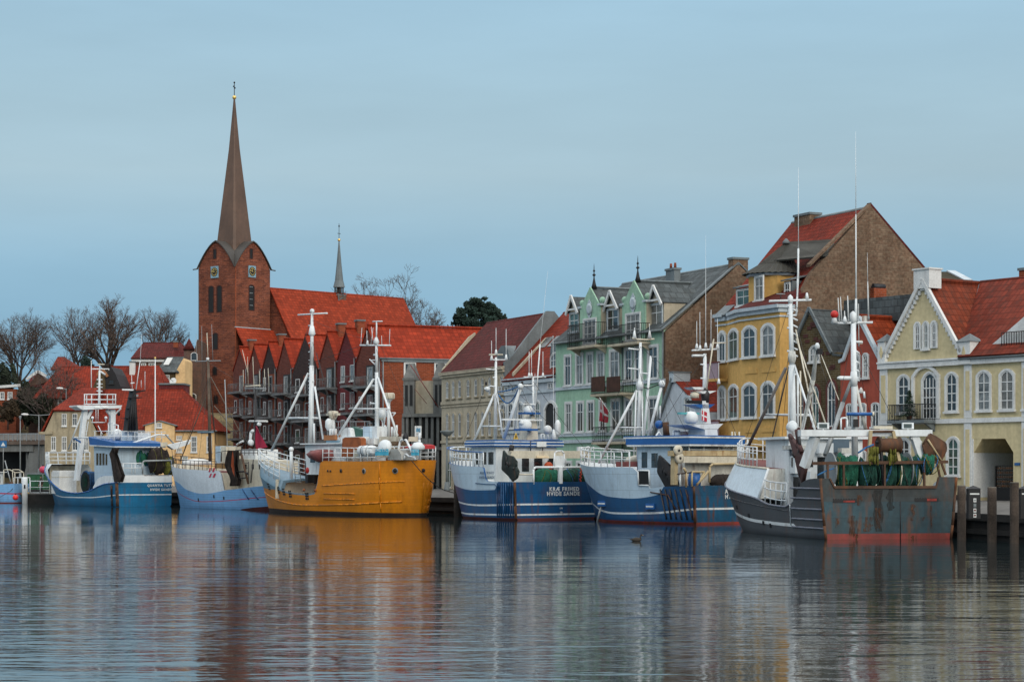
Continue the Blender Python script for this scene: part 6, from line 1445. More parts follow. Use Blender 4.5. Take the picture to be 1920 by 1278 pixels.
for i in range(9): mb.ball(B.ax(c1(955 - i * 1 + (i % 2) * 6, 850 + i * 11), .3), .07, M('red_float', (.55, .05, .02), .5) if i == 0 else bpy.data.materials['red_float'], 6)
place(mb.build('float_line'), B, 'line of small red floats on the dark net', 'float line')
mb = MB(); mb.ball(B.ax(c1(740, 830), 2.9), .34, orangeP, 12); mb.lathe(B.ax(c1(740, 830), 2.9) + UP * .3, [(.1, 0), (.06, .15)], blackM, 8); place(mb.build('fender_buoy'), B, 'orange ball buoy lying on the stern of the royal blue boat', 'buoy')
dd = [B.at(c1(*p), 3.75) for p in ((437, 728), (460, 760), (500, 770), (522, 800), (520, 835), (535, 865), (525, 905), (497, 925), (470, 890), (428, 850), (430, 800))]
trawl_door(B, dd, .16, 'dark green black trawl door at the stern quarter of the royal blue boat', M('dark_green_door', (.014, .024, .022), .7, .4, 1.5, rust=.6))
mb = MB()
for x in (955, 1000, 1040): mb.bar(g(x, 735, 2.4), g(x, 700, 2.4), .05, white)
mb.tube([g(985, 735, 2.2), g(985, 712, 2.2), g(1000, 700, 2.2), g(1020, 705, 2.2), g(1025, 735, 2.2)], .06, white); mb.box(g(938, 728, 2.4), g(962, 700, 2.6), white); B.part('ventilator', mb)
mb = MB()
for x0, x1 in ((620, 622), (700, 702)): mb.bar(B.ax(c1(x0, 730), xa - .4), B.ax(c1(x0, 660), xa - .4), .035, darkM)
mb.tube([B.ax(c1(622, 730), xa - .4), B.ax(c1(622, 665), xa - .4), B.ax(c1(640, 656), xa - .4), B.ax(c1(815, 652), xa - .4)], .035, bluePnt); mb.box(B.ax(c1(665, 700), xa - .5), B.ax(c1(722, 665), xa - .42), white); B.part('ladder', mb)
KR = B
wires(B, [(((929, 675), 0), ((852, 868), 0)), (((929, 675), 0), ((1000, 735), 0)), (((928, 725), 0), ((905, 868), 3.2)), (((930, 690), 0), ((1060, 822), -2)), (((976, 722), 0), ((1000, 778), 0)), (((1000, 715), 0), ((1096, 840), -3)), (((976, 722), 0), ((958, 850), 3)), (((928, 740), 0), ((960, 828), -2.5))])

# ------------------------------------------------------------------ second blue boat, rusty gantry, behind the trawler
c3 = lambda x, y: (1060 + x / 3.278, 620 + y / 3.277)
c5b = lambda x, y: (1180 + x / 7.1, 780 + y / 7.1)
B = Boat('fishing_boat', 'blue and white fishing boat with rusty cream gantry and white radar tower', 1298, 136.5, 40, 13.2, 7.2,
         [(0, 2.55), (.22, 2.45), (.30, 2.35), (.36, 3.0), (.44, 3.75), (.75, 3.8), (1, 4.15)], rake=1.6, zref=[(0, 2.6), (.4, 3.2), (1, 4.1)])
bt = pchip([(0, 2.6), (.2, 2.6), (.24, 1.95), (.45, 1.65), (.65, 1.75), (.85, 2.4), (1, 3.2)]); s1 = pchip([(0, .95), (.3, .62), (.6, .55), (.8, .75), (1, 1.35)])
B.hull([(.13, antif), (lambda t: s1(t), hullBlue), (lambda t: s1(t) + .13, rustCr if False else stripeW), (bt, hullBlue), (None, hullIce)], [(0, 1.4), (.4, 1.4), (.46, 2.9), (1, 3.1)], deckR, white, tr={hullBlue: hullTeal})
mb = MB()
for i in range(6): t = .03 + i * .035; mb.tube([B.hp(t + .02 * (z - 1.2), z, 1, .05) for z in (.3, .9, 1.6, 2.3)], .055, darkM, 5)
mb.tube([B.hp(.30, 2.1, 1, .05), B.hp(.17, 1.9, 1, .06), B.hp(.12, 1.0, 1, .06)], .04, rustM, 5)
mb.tube([B.hp(0, z, 1, .03) for z in (.1, 1, 2, 2.5)], .09, rustM, 6); B.part('fender_strip', mb)
mb = MB()                                                       # deck opening with dark inside, scupper box, anchor
t0, z0 = B.on(c3(452, 948)); t1, z1 = B.on(c3(517, 858)); ta, tb_ = min(t0, t1), max(t0, t1)
mb.face([B.hp(ta, z0, 1, .03), B.hp(tb_, z0, 1, .03), B.hp(tb_, z1, 1, .03), B.hp(ta, z1, 1, .03)], dark)
for (ta_, za_), (tb2, zb_) in (((ta, z0), (tb_, z0)), ((tb_, z0), (tb_, z1)), ((tb_, z1), (ta, z1)), ((ta, z1), (ta, z0))): mb.bar(B.hp(ta_, za_, 1, .03), B.hp(tb2, zb_, 1, .03), .06, white, 5)
B.part('side_port', mb)
for x, y in ((233, 1060), (528, 1078)): mb = MB(); t, z = B.on(c3(x, y)); p = B.hp(t, z, 1, .05); mb.box(p + Vector((-.4, -.1, -.18)), p + Vector((.4, .1, .2)), bluePnt); mb.box(p + Vector((-.35, .1, -.05)), p + Vector((.35, .12, .05)), stripeW); B.part('scupper', mb)
mb = MB(); t, z = B.on(c3(230, 1075)); p = B.hp(t, z, 1, .12); mb.bar(p, p + Vector((.45, .05, -1.3)), .07, galv); B.part('anchor', mb)
for txt, y in (('ANNA', 998), ('HVIDE SANDE', 1030)):
    p = B.ax(c3(1003, y), -.02); lettering('lettering', txt, .40, stripeW, B.root, (-.03, p.y + .35, p.z), (0, -1, 0), (0, 0, 1), .012, 'LEFT', .012)
B.rail(.46, .985, lambda t: B.sheer(t), 1.05, white, (1, .5), .1, .75, .045)
mb = MB(); mb.box((7.2, -2.2, 3.8), (9.3, 1.8, 4.15), redTarp); mb.lathe((8.2, .2, 4.1), [(1.3, 0), (1.2, .35), (.6, .5), (.01, .52)], cream, 12); B.part('hatch', mb)
# wheelhouse with blue swept roof band, aft deckhouse
hw = 2.3; xw0, xw1 = 3.4, 6.4; zr0 = B.at(c3(650, 708), hw).z
w = B.house(xw0, xw1, hw, 1.4, zr0, hullIce, port=((.08, .26, .62, .9), (.4, .6, .62, .88)), aft=((.1, .2, .5, .8),))
mb = MB(); ov = .35
for zz, hh, m_, e in ((0, .12, stripeW, .0), (.12, .42, bluePnt, .02), (.54, .1, stripeW, .05), (.64, .08, bluePnt, .0)):
    pts = [(xw0 - 2.2 - e, -hw - ov, zr0 + zz), (xw1 + .9 + e + zz * .5, -hw - ov, zr0 + zz), (xw1 + .9 + e + zz * .5, hw + ov, zr0 + zz), (xw0 - 2.2 - e, hw + ov + e, zr0 + zz)]
    mb.prism(pts, (0, 0, hh), m_)
mb.build('roof', w)
tx = 3.0; mb = MB(); q = lambda x, y, xx=tx: B.ax(c3(x, y), xx)
mb.prism([q(858, 740), q(950, 740), q(932, 600), q(858, 600)], (1.6, 0, 0), white); mb.prism([q(750, 576), q(970, 570), q(935, 604), q(855, 604)], (2.0, 0, 0), white)
mb.prism([q(848, 570), q(895, 570), q(878, 430), q(842, 430)], (.8, 0, 0), white); B.part('radar_tower', mb)
mb = MB(); mb.bar(q(858, 470, 3.4), q(858, 140, 3.4), .19, white, 8, .11); mb.bar(q(868, 360, 3.0), q(912, 50, 3.0), .05, cream, 6)
mb.bar(q(778, 120, 3.4), q(940, 112, 3.4), .06, white); mb.bar(q(780, 152, 3.4), q(850, 152, 3.4), .08, white); mb.bar(q(900, 75, 3.4), q(985, 75, 3.4), .04, cream)
for x0, y0, x1, y1 in ((808, 110, 808, -60), (828, 120, 827, -115), (863, 105, 863, -180), (895, 110, 896, -130), (935, 112, 935, -75), (943, 325, 943, 195)): mb.bar(q(x0, y0, 3.4), q(x1, y1, 3.4), .03, white, 5, .016); mb.lathe(q(x0, y0, 3.4), [(.13, 0), (.05, .35)], white, 8)
mb.bar(q(863, -180, 3.4), q(863, -590, 3.4), .016, white, 5, .005)
for y in (205, 290): mb.bar(q(832, y, 3.4), q(858, y + 5, 3.4), .05, white)
mb.prism([q(778, 345), q(850, 345), q(850, 362), q(800, 360)], (.8, 0, 0), white); mb.prism([q(770, 452), q(920, 450), q(885, 475), q(840, 475)], (.8, 0, 0), bluePnt); mb.prism([q(800, 370), q(930, 368), q(890, 385), q(840, 385)], (.6, 0, 0), white)
mb.lathe(q(860, 405, 3.2), [(.25, -.4), (.3, .2), (.15, .6)], darkM, 8); mb.box(q(770, 445, 3), q(815, 430, 3.4), blackM); mb.lathe(q(795, 412, 3.2), [(.3, 0), (.3, .3), (.1, .4)], cream, 10)
radome(mb, q(772, 560), .5); mb.box(q(708, 512, 3), q(806, 503, 3.3), M('turquoise_beam', (.08, .33, .36), .5)); B.part('antenna_mast', mb)
p = q(838, 546, 2.9); flag_dk('danish_flag', 'small Danish flag at the white radar tower of the second blue boat', B, p, (0, -.5, -.1), (0, 0, .66))
mb = MB()
mb.tube([q(665, 662, 5), q(665, 615, 5), q(700, 615, 5), q(700, 662, 5)], .08, white); mb.box(q(700, 660, 5), q(730, 618, 5.5), white); mb.bar(q(622, 662, 6), q(617, 560, 6), .22, rustM, 8); mb.ball(q(576, 575, 6.5), .3, bluePnt, 8); mb.bar(q(576, 640, 6.5), q(576, 590, 6.5), .05, white); mb.tube([q(548, 660, 6), q(575, 620, 6), q(600, 660, 6)], .06, white); mb.bar(q(780, 660, 4.5), q(800, 640, 4.5), .05, blackM); mb.box(q(735, 655, 4.6), q(780, 640, 5), redP); B.part('roof_gear', mb)
# foremast group
fx = 9.4; m_ = lambda x, y, xx=fx: B.ax(c3(x, y), xx); mb = MB()
mb.bar(m_(447, 815), m_(462, 72), .17, white, 10, .09); mb.bar(m_(470, 790, 9.0), m_(526, 155, 9.0), .10, white, 8, .09); mb.bar(m_(497, 700, 8.4), m_(594, 330, 7.6), .10, white, 8); mb.bar(m_(440, 365), m_(203, 812, 11.8), .09, white, 8); mb.bar(m_(436, 365), m_(420, 810, 8.8), .05, white); mb.bar(m_(470, 345), m_(478, 800, 8.2), .05, white)
mb.bar(m_(325, 592, 10.6), m_(478, 595, 9), .06, white); mb.bar(m_(465, 258), m_(515, 265, 9.0), .05, white)
mb.tube([m_(412, 44), m_(440, 52), m_(500, 55), m_(545, 50)], .06, cream); mb.bar(m_(388, 108), m_(462, 118), .05, white); mb.bar(m_(385, 230), m_(450, 236), .05, white)
for x in (425, 518): mb.lathe(m_(x, 46), [(.16, 0), (.04, .55)], white, 8); mb.bar(m_(x, 40), m_(x, -45 if x > 500 else -20), .02, white, 5)
mb.lathe(m_(458, 335), [(.22, -.3), (.28, 0), (.2, .3)], white, 10); mb.lathe(m_(594, 325, 7.6), [(.2, -.2), (.24, .05), (.1, .25)], white, 8); mb.tube([m_(475, 345), m_(510, 355, 8.8), m_(560, 335, 8.0), m_(594, 325, 7.6)], .04, darkM); mb.bar(m_(583, 460, 8), m_(583, 540, 8), .06, white); B.part('foremast', mb)
mb = MB(); mb.lathe(m_(487, 760, 7.4), [(.5, -1.4), (.55, -.2), (.5, .5), (.3, .75), (.05, .85)], bluePnt, 10); B.part('ventilator', mb)
# rusty cream gantry across the stern, rails, door
gx_ = 1.3; g = lambda x, y, xx=gx_: B.ax(c3(x, y), xx); mb = MB()
mb.beam(g(645, 752), g(1075, 752), .5, .35, rustCr); mb.beam(g(700, 790), g(1075, 792), .6, .42, cream); mb.beam(g(672, 745), g(668, 945), .38, .3, rustCr); mb.beam(g(1085, 745), g(1090, 900), .38, .3, rustCr)
for x, y in ((700, 735), (708, 782)): mb.lathe(g(x, y, gx_ - .45), [(.14, 0), (.36, .02), (.36, .2), (.14, .22)], cream, 14, (1, 0, 0)); mb.lathe(g(x, y, gx_ - .47), [(.1, 0), (.1, .05)], darkM, 8, (1, 0, 0))
B.part('gantry', mb)
mb = MB(); g0 = lambda x, y: B.ax(c3(x, y), .12)
mb.tube([g0(742, 960), g0(742, 870), g0(728, 842)], .08, rustCr); mb.tube([g0(778, 955), g0(778, 866), g0(855, 866), g0(808, 950)], .07, rustCr); mb.tube([g0(885, 930), g0(888, 835), g0(905, 818), g0(1050, 816)], .08, rustCr); mb.tube([g0(690, 880), g0(780, 868)], .05, darkM); mb.tube([g0(808, 945), g0(880, 862)], .09, rustCr); mb.bar(g0(705, 955), g0(705, 880), .05, white)
B.part('stern_rail', mb)
mb = MB(); mb.box((1.9, -2.6, 1.4), (3.3, 2.4, B.ax(c3(800, 800), 2).z), whiteD); B.part('deckhouse', mb)
a, b_ = g(895, 940, .8), g(1100, 885, .8); netpile('fishing_net', 'black net heaped inside the stern rail of the second blue boat', B, .8, a.y, b_.y, a.z - .5, b_.z + .1, .6, netK, 4)
mb = MB(); p = g0(820, 905); mb.lathe(p + Vector((.4, 0, -.6)), [(.4, 0), (.45, .5), (.35, 1.0)], bluePnt, 10); place(mb.build('drum'), B, 'blue barrel standing inside the rusty stern rail', 'barrel')
dd = [B.at(c3(*p), 3.45) for p in ((575, 768), (600, 790), (640, 830), (668, 880), (688, 940), (682, 990), (655, 1000), (620, 965), (566, 868), (567, 825))]
trawl_door(B, dd, .16, 'black pointed trawl door hanging at the quarter of the second blue boat', M('black_door', (.012, .012, .014), .6, .4, 1.2, rust=.6))
a = g(955, 695, 1.9); b_ = g(1040, 695, 1.9); liferaft(B, a, a.lerp(b_, .55), .33, 'white liferaft canister nearest the radar tower of the second blue boat'); liferaft(B, a.lerp(b_, .6), a.lerp(b_, 1.15), .33, 'white liferaft canister at the far side of the second blue boat')
mb = MB(); zz = B.ax(c3(800, 690), 1.6).z
railing(mb, (1.6, 2.3, zz - .9), (1.6, -3.3, zz - .9), .95, white, 1.3, .035, .04, (.5,)); B.part('deck_rail', mb)
mb = MB(); p = g(1050, 700, 2.0); mb.box(p + Vector((-.3, -.5, -.4)), p + Vector((.3, .5, .25)), cream)
for d_ in (-.3, .1, .4): mb.bar(p + Vector((0, d_, .2)), p + Vector((0, d_, .9)), .06, cream)
B.part('winch', mb)
wires(B, [(((1201, 650), 0), ((1092, 866), 0)), (((1201, 650), 0), ((1320, 740), 0)), (((1221, 668), 0), ((1300, 835), 1)), (((1200, 690), 0), ((1165, 870), 2.6)), (((1241, 720), 0), ((1262, 850), 2.5)), (((1322, 660), 0), ((1392, 842), -2.5)), (((1322, 665), 0), ((1215, 830), 1)), (((1200, 700), 0), ((1240, 838), -2.5))])
# ------------------------------------------------------------------ orange yellow cutter
c4 = lambda x, y: (480 + x / 3.042, 560 + y / 3.043)
c6 = lambda x, y: (640 + x / 9.13, 740 + y / 9.129)
YFD = [(0, .0), (.01, .40), (.03, .60), (.06, .76), (.1, .88), (.17, .98), (.25, 1), (.6, 1), (.78, .84), (.9, .55), (.97, .25), (1, .04)]
YFW = [(0, .0), (.012, .18), (.035, .38), (.07, .60), (.12, .80), (.2, .96), (.45, .97), (.7, .74), (.88, .32), (1, .02)]
B = Boat('fishing_boat', 'orange yellow wooden cutter with two white masts and rounded stern', 722, 161.0, 40, 21.2, 5.7,
         [(0, 4.35), (.2, 4.25), (.43, 4.3), (.455, 4.1), (.47, 2.7), (.49, 1.75), (.55, 1.62), (.7, 1.75), (.85, 2.35), (1, 3.25)], YFD, YFW, rake=1.6, srake=.35, zref=[(0, 3.6), (.4, 3.0), (1, 3.6)], back=.8)
wl = pchip([(0, .22), (1, .32)]); gb = pchip([(.47, .1), (.76, .12), (.88, .55), (1, 1.2)]); gw = lambda t: B.sheer(t) - (gb(t) if t > .47 else .001)
B.hull([(wl, bootK), (gw, hullYel), (None, blueGrey)], [(0, 3.2), (.45, 3.2), (.47, .9), (.7, .9), (1, 1.5)], woodL, cream, cap=blueGrey)
B.strip(.03, .98, pchip([(0, 1.15), (.3, .82), (.6, .72), (.8, 1.0), (1, 1.75)]), .06, hullYel)
B.strip(.02, .44, pchip([(0, 2.7), (.44, 2.3)]), .05, hullYel)
mb = MB()
for z in (1.25, 1.7): mb.tube([B.hp(t / 100, z + .0 * t, 1, .02) for t in range(23, 45, 2)], .045, hullYel, 5)
for i in range(4): t = .001 + i * .004; mb.tube([B.hp(t, z, -1, .02) for z in (.3, .8, 1.3, 1.9, 2.6)], .04, hullYel, 5)
for t in (.10,): mb.tube([B.hp(t, z, 1, .02) for z in (.3, 1, 2, 3, 4.2)], .04, hullYel, 5)
B.part('rib', mb)
mb = MB()
for px, py, r in ((485, 980, .16), (613, 982, .22), (783, 980, .24), (925, 978, .16), (410, 980, .10), (425, 982, .10)):
    mb = MB(); t, z = B.on(c4(px, py)); p = B.hp(t, z, 1, .0); nrm = (B.hp(t + .01, z, 1) - B.hp(t - .01, z, 1)).cross(UP).normalized(); nrm = nrm if nrm.y > 0 else -nrm
    mb.lathe(p, [(r, -.1), (r, .03), (r * .75, .05)], rustM if r < .2 else greyM, 12, nrm); mb.lathe(p, [(r * .74, .0), (r * .72, .055), (.001, .056)], dark, 12, nrm); B.part('porthole', mb)
mb = MB()
for px, py, n in ((82, 1075, 2), (130, 1095, 2), (160, 1105, 2), (196, 1117, 2), (292, 1130, 2)):
    mb = MB(); t, z = B.on(c4(px, py))
    for k in range(3):
        for j in range(2): tt = t + (j - .5) * .013; zz = z + (k - 1) * .21; p, q = B.hp(tt - .0045, zz, 1, .02), B.hp(tt + .0045, zz, 1, .02); mb.prism([p, q, q + UP * .15, p + UP * .15], (0, .03, 0), dark)
    B.part('freeing_port', mb)
mb = MB()
for px, py in ((275, 1090), (340, 1092)): mb = MB(); t, z = B.on(c4(px, py)); mb.ball(B.hp(t, z, 1, .02), .12, brownC, 6); B.part('rivet_plate', mb)
# whaleback bow shelter, open to the deck
mb = MB(); NB = 14; tsb = [.76 + .24 * i / NB for i in range(NB + 1)]; tops = []
for t in tsb: tops.append([B.hp(t, B.sheer(t), sd, -.02) for sd in (1,)] + [Vector((B.X(t, 3.5) - .15, B.half(t, 3) * .82, B.sheer(t) + .75)), Vector((B.X(t, 3.5) - .15, 0, B.sheer(t) + .95)), Vector((B.X(t, 3.5) - .15, -B.half(t, 3) * .82, B.sheer(t) + .75)), B.hp(t, B.sheer(t), -1, -.02)])
for a, b_ in zip(tops, tops[1:]):
    for j in range(4): mb.face([a[j], b_[j], b_[j + 1], a[j + 1]], blueGrey, True)
f0 = tops[0]
for j in range(4):
    m_ = [p.lerp(Vector((p.x, 0, 1.6)), .16) for p in (f0[j], f0[j + 1])]; mb.face([f0[j], f0[j + 1], m_[1], m_[0]], blueGrey)
B.part('whaleback', mb)
mb = MB(); mb.box((16.9, -2.2, 1.2), (17.05, 2.2, 2.8), cream); B.part('bulkhead', mb)
mb = MB(); x0 = 19.2; wbz = lambda t: B.sheer(t) + .8
n = 10; pts = {}
for sd in (1, -1):
    L_ = [Vector((B.X(.77 + .23 * i / n, 3.4) + .15, sd * B.half(.77 + .23 * i / n, 3) * .84, wbz(.77 + .23 * i / n))) for i in range(n + 1)]; pts[sd] = L_
    for k in (1.0, .72, .44, .18): mb.tube([p + UP * (1.35 * k) for p in L_], .045 if k == 1 else .03, white, 5)
    for p in L_[::2]: mb.bar(p - UP * .15, p + UP * 1.35, .04, white, 5)
for k in (1.0, .72, .44): mb.bar(pts[1][-1] + UP * 1.35 * k, pts[-1][-1] + UP * 1.35 * k, .04, white, 5)
mb.bar(pts[1][1] + UP * 1.35, pts[1][5] + UP * .2, .04, white); B.part('bow_rail', mb)
q4 = lambda x, y, lat=0: B.at(c4(x, y), lat)
mb = MB(); p = q4(201, 1030, 1.0); r_ = q4(201, 858, 1.0); mb.bar(p, r_, .14, white, 8); mb.ball(r_, .22, white, 8)
for i in range(9): a = q4(212 + i * 2, 925 + i * 15, 2.4); b_ = q4(242 + i * 2, 925 + i * 15, 2.4); mb.bar(a, b_, .03, greyM, 4)
mb.bar(q4(212, 920, 2.4), q4(228, 1050, 2.4), .03, greyM, 4); mb.bar(q4(242, 920, 2.4), q4(258, 1050, 2.4), .03, greyM, 4); B.part('bollard_post', mb)
# fore mast
mb = MB(); mb.bar(q4(312, 870), q4(318, 380), .25, white, 12, .19); mb.bar(q4(318, 380), q4(320, 75), .18, white, 10, .10); mb.ball(q4(320, 70), .2, white, 8); mb.bar(q4(240, 92), q4(406, 82), .07, white)
mb.lathe(q4(319, 215), [(.12, 0), (.3, .2), (.17, .9)], white, 10); mb.bar(q4(298, 425), q4(88, 865, 1.0), .095, white, 8); mb.bar(q4(300, 425), q4(92, 862, -1.8), .085, white, 8); mb.bar(q4(335, 500), q4(382, 800), .085, white, 8); mb.bar(q4(182, 680), q4(360, 680), .09, white)
mb.bar(q4(300, 470), q4(330, 470), .06, white); mb.bar(q4(330, 710), q4(332, 840), .1, white)
for i in range(22): y = 350 + i * 20; mb.bar(q4(302 - (y - 350) * .006, y), q4(310, y + 1), .05, white, 4)
for y in (150, 300, 250): mb.bar(q4(313, y), q4(300, y + 4), .06, white)
B.part('foremast', mb)
mb = MB(); mb.bar(q4(345, 310), q4(436, 640), .03, darkM, 4); mb.bar(q4(330, 330), q4(300, 760), .02, darkM, 4); mb.bar(q4(318, 110), q4(95, 830), .018, darkM, 4); mb.bar(q4(680, 240), q4(335, 360), .018, darkM, 4); B.part('rigging', mb)
# aft mast with antennas
mb = MB(); mb.bar(q4(690, 800), q4(688, 420), .17, white, 10, .14); mb.bar(q4(688, 420), q4(687, 240), .13, white, 10, .09); mb.lathe(q4(687, 262), [(.14, 0), (.24, .2), (.12, .6)], white, 10); mb.bar(q4(687, 240), q4(688, 130), .06, white); mb.bar(q4(665, 130), q4(720, 128), .05, white)
mb.bar(q4(594, 265), q4(768, 266), .07, white); mb.bar(q4(671, 458), q4(465, 782, 1.6), .09, white, 8); mb.bar(q4(671, 458), q4(470, 782, -1.6), .08, white, 8); mb.bar(q4(696, 450), q4(808, 780), .085, white, 8); mb.bar(q4(563, 627, 1), q4(765, 627), .06, white)
for x0, x1, y1 in ((598, 604, 165), (634, 632, 180), (655, 668, 165), (672, 657, 160), (718, 716, 210), (760, 764, 172)): mb.bar(q4(x0, 265), q4(x1, y1), .028, white, 5, .016)
mb.lathe(q4(636, 265), [(.14, 0), (.05, .4)], white, 8); mb.bar(q4(648, 345), q4(682, 378), .05, white); mb.bar(q4(655, 350), q4(684, 350), .04, white); mb.bar(q4(688, 320), q4(672, 320), .08, white)
for y in (495, 596): mb.bar(q4(652, y), q4(682, y), .06, white); mb.bar(q4(653, y - 8), q4(653, y + 8), .06, white)
for i in range(18): y = 420 + i * 18; mb.bar(q4(678, y), q4(684, y), .04, white, 4)
B.part('aft_mast', mb)
mb = MB(); mb.bar(q4(755, 800, -1), q4(757, 590, -1), .13, white, 8); mb.lathe(q4(757, 592, -1), [(.1, 0), (.4, .35), (.42, .45)], white, 12); mb.lathe(q4(757, 572, -1), [(.45, 0), (.5, .06), (.5, .38), (.42, .5)], cream, 14)
mb.ball(q4(722, 655, -1), .42, white, 10); mb.ball(q4(720, 672, -1), .3, cream, 8); mb.tube([q4(708, 670, -1), q4(722, 705, -1), q4(735, 670, -1)], .05, white); mb.bar(q4(722, 700, -1), q4(722, 790, -1), .05, white)
mb.tube([q4(758, 650, -1), q4(795, 650, -1), q4(770, 680, -1)], .05, white)
for x, y in ((735, 720), (742, 740), (775, 730), (790, 735), (802, 720)): mb.bar(q4(x, y, -.5), q4(x, 790, -.5), .09, white, 6)
mb.bar(q4(742, 640, -1), q4(722, 780, -1), .05, white); B.part('satellite_mast', mb)
# wheelhouse top, boxes, funnel
def blk(x0, y0, x1, y1, lat, d, mat, name, taper=0, bev=0):
    a, b_ = q4(x0, y1, lat), q4(x1, y0, lat); mb = MB(); t = taper
    mb.prism([(a.x, lat, a.z), (b_.x, lat, a.z), (b_.x + t * (b_.x - a.x) * -1, lat, b_.z - bev), (b_.x + (t + bev) * (b_.x - a.x) * -1, lat, b_.z), (a.x + (t + bev) * (b_.x - a.x), lat, b_.z), (a.x + t * (b_.x - a.x), lat, b_.z - bev)], (0, -d, 0), mat); return B.part(name, mb)
x1_ = q4(395, 800).x; xa_ = q4(640, 800).x
B.house(xa_ + .3, x1_ - .2, 2.0, 3.2, q4(520, 830).z, white, port=((.1, .22, .4, .8), (.3, .42, .4, .8), (.5, .62, .4, .8)), name='wheelhouse', roof=((0, .1, white, 0),))
blk(488, 788, 602, 900, 2.35, .5, brownC, 'cover', .04, .12)
blk(478, 735, 541, 788, 1.3, 1.6, white, 'hatch_box', .12, .1); blk(455, 785, 600, 830, 1.6, 2.6, white, 'roof_box')
blk(610, 728, 650, 832, .8, 1.2, hullIce, 'funnel'); blk(650, 726, 690, 800, .6, 1.0, white, 'funnel_casing'); blk(636, 795, 672, 830, 1.2, .8, white, 'locker')
blk(386, 776, 452, 806, 1.8, 3.2, woodL, 'wood_trim'); blk(400, 806, 470, 828, 1.75, 3.0, blueGrey, 'window_band')
mb = MB(); a, b_ = q4(555, 760, .6), q4(615, 780, .6); mb.beam(a, b_, .5, .9, M('green_cover', (.03, .10, .08), .7)); B.part('winch_cover', mb)
mb = MB(); mb.bar(q4(438, 790), q4(440, 668), .22, white, 10, .15); mb.lathe(q4(440, 690), [(.15, 0), (.36, .25), (.42, .45), (.42, .7), (.1, .75)], cream, 12); mb.beam(q4(408, 660), q4(472, 658), .3, .18, cream); mb.lathe(q4(416, 730, .4), [(.15, -.3), (.32, 0), (.3, .5), (.1, .7)], white, 10)
for x in (425, 440, 455): mb.bar(q4(x, 790, .6), q4(x, 740, .6), .12, white, 6)
B.part('radar_pedestal', mb)
mb = MB(); a, b_ = q4(700, 900, .9), q4(835, 785, .9)
mb.prism([q4(702, 905, .9), q4(702, 785, .9), q4(832, 785, .9), q4(832, 812, .9), q4(775, 812, .9), q4(755, 835, .9), q4(752, 905, .9)], (0, -1.8, 0), cream); B.part('aft_house', mb)
mb = MB(); mb.box(q4(560, 905, 2.5), q4(835, 862, -1.5), cream); B.part('skylight_casing', mb)
mb = MB()
for a, b_ in (((455, 700), (650, 700)), ((455, 735), (650, 728))): mb.bar(q4(*a, -1.5), q4(*b_, -1.5), .035, galv, 5)
for x in (470, 520, 570, 620, 650): mb.bar(q4(x, 760, -1.5), q4(x, 700, -1.5), .03, galv, 5)
B.part('bridge_rail', mb)
mb = MB()                                                       # poop rail round the stern
f_ = lambda t: B.sheer(t); path = [B.hp(t, f_(t), 1, -.08) for t in (.44, .40, .36, .32, .28, .24, .2, .16, .12, .08, .05, .025, .008)] + [B.hp(t, f_(t), -1, -.08) for t in (.008, .025, .05, .08, .12, .18, .24, .30, .36, .42)]
for k in (1.0, .62, .28): mb.tube([p + UP * (1.05 * k) + Vector((-.05 * k, 0, 0)) for p in path], .04 if k == 1 else .028, white, 5)
for i, p in enumerate(path): mb.bar(p, p + UP * 1.07 + Vector((-.05, 0, 0)), .035, white, 5)
B.part('stern_rail', mb)
mb = MB(); A_ = lambda x, y, t=.06: None
qs = lambda x, y, lat: B.at(c6(x, y), lat)
for lat in (1.9,):
    mb.tube([qs(945, 1110, lat), qs(1010, 790, lat), qs(1040, 765, lat), qs(1110, 770, lat), qs(1270, 1110, lat)], .09, white, 6); mb.bar(qs(980, 935, lat), qs(1190, 935, lat), .05, white)
    mb.lathe(qs(1100, 800, lat - .1), [(.15, 0), (.25, .3), (.12, .7)], blackM, 8); mb.box(qs(1040, 745, lat), qs(1085, 670, lat - .3), whiteD)
B.part('davit', mb)
mb = MB(); mb.tube([qs(1345, 1110, 1.0), qs(1345, 830, 1.0), qs(1335, 770, 1.0), qs(1345, 655, 1.0)], .10, white, 8); B.part('ensign_post', mb)
mb = MB(); tarp = M('red_cover', (.36, .02, .025), .75, .2, 2)
mb.prism([qs(1140, 920, 1.2), qs(1330, 920, .8), qs(1320, 860, .8), qs(1240, 842, 1.0), qs(1160, 850, 1.2)], (0, -1.6, 0), tarp); mb.prism([qs(980, 910, 1.6), qs(1180, 910, 1.4), qs(1150, 880, 1.4), qs(1000, 880, 1.6)], (0, -1.0, 0), tarp); B.part('red_canvas', mb)
mb = MB(); mb.lathe(qs(755, 905, 2.3), [(.001, -.05), (.5, -.02), (.64, 0), (.6, .25), (.3, .4), (.01, .42)], white, 14, (-.2, .9, .2)); B.part('ventilator', mb); mb = MB(); mb.lathe(qs(1310, 950, 1.5), [(.01, 0), (.5, .05), (.55, .3), (.3, .6), (.01, .65)], white, 12); B.part('ventilator', mb); mb = MB()
mb.tube([qs(1080, 1100, 2), qs(1085, 1030, 2), qs(1110, 1010, 2), qs(1160, 1055, 2), qs(1240, 1060, 2)], .07, white); B.part('ventilator', mb)
mb = MB(); gc = M('grey_canvas', (.36, .36, .34), .8, .15, 2)
mb.prism([qs(790, 1110, 2.2), qs(1030, 1110, 2.2), qs(1020, 1010, 2.2), qs(960, 920, 2.2), qs(840, 930, 2.2), qs(800, 1010, 2.2)], (0, -1.6, 0), gc); place(mb.build('canvas_heap'), B, 'grey canvas heap behind the stern rail of the orange yellow boat', 'canvas')
a, b_ = qs(310, 960, 2.5), qs(575, 950, 2.3); liferaft(B, a, b_, .42, 'white liferaft canister with black bands on the orange yellow boat')
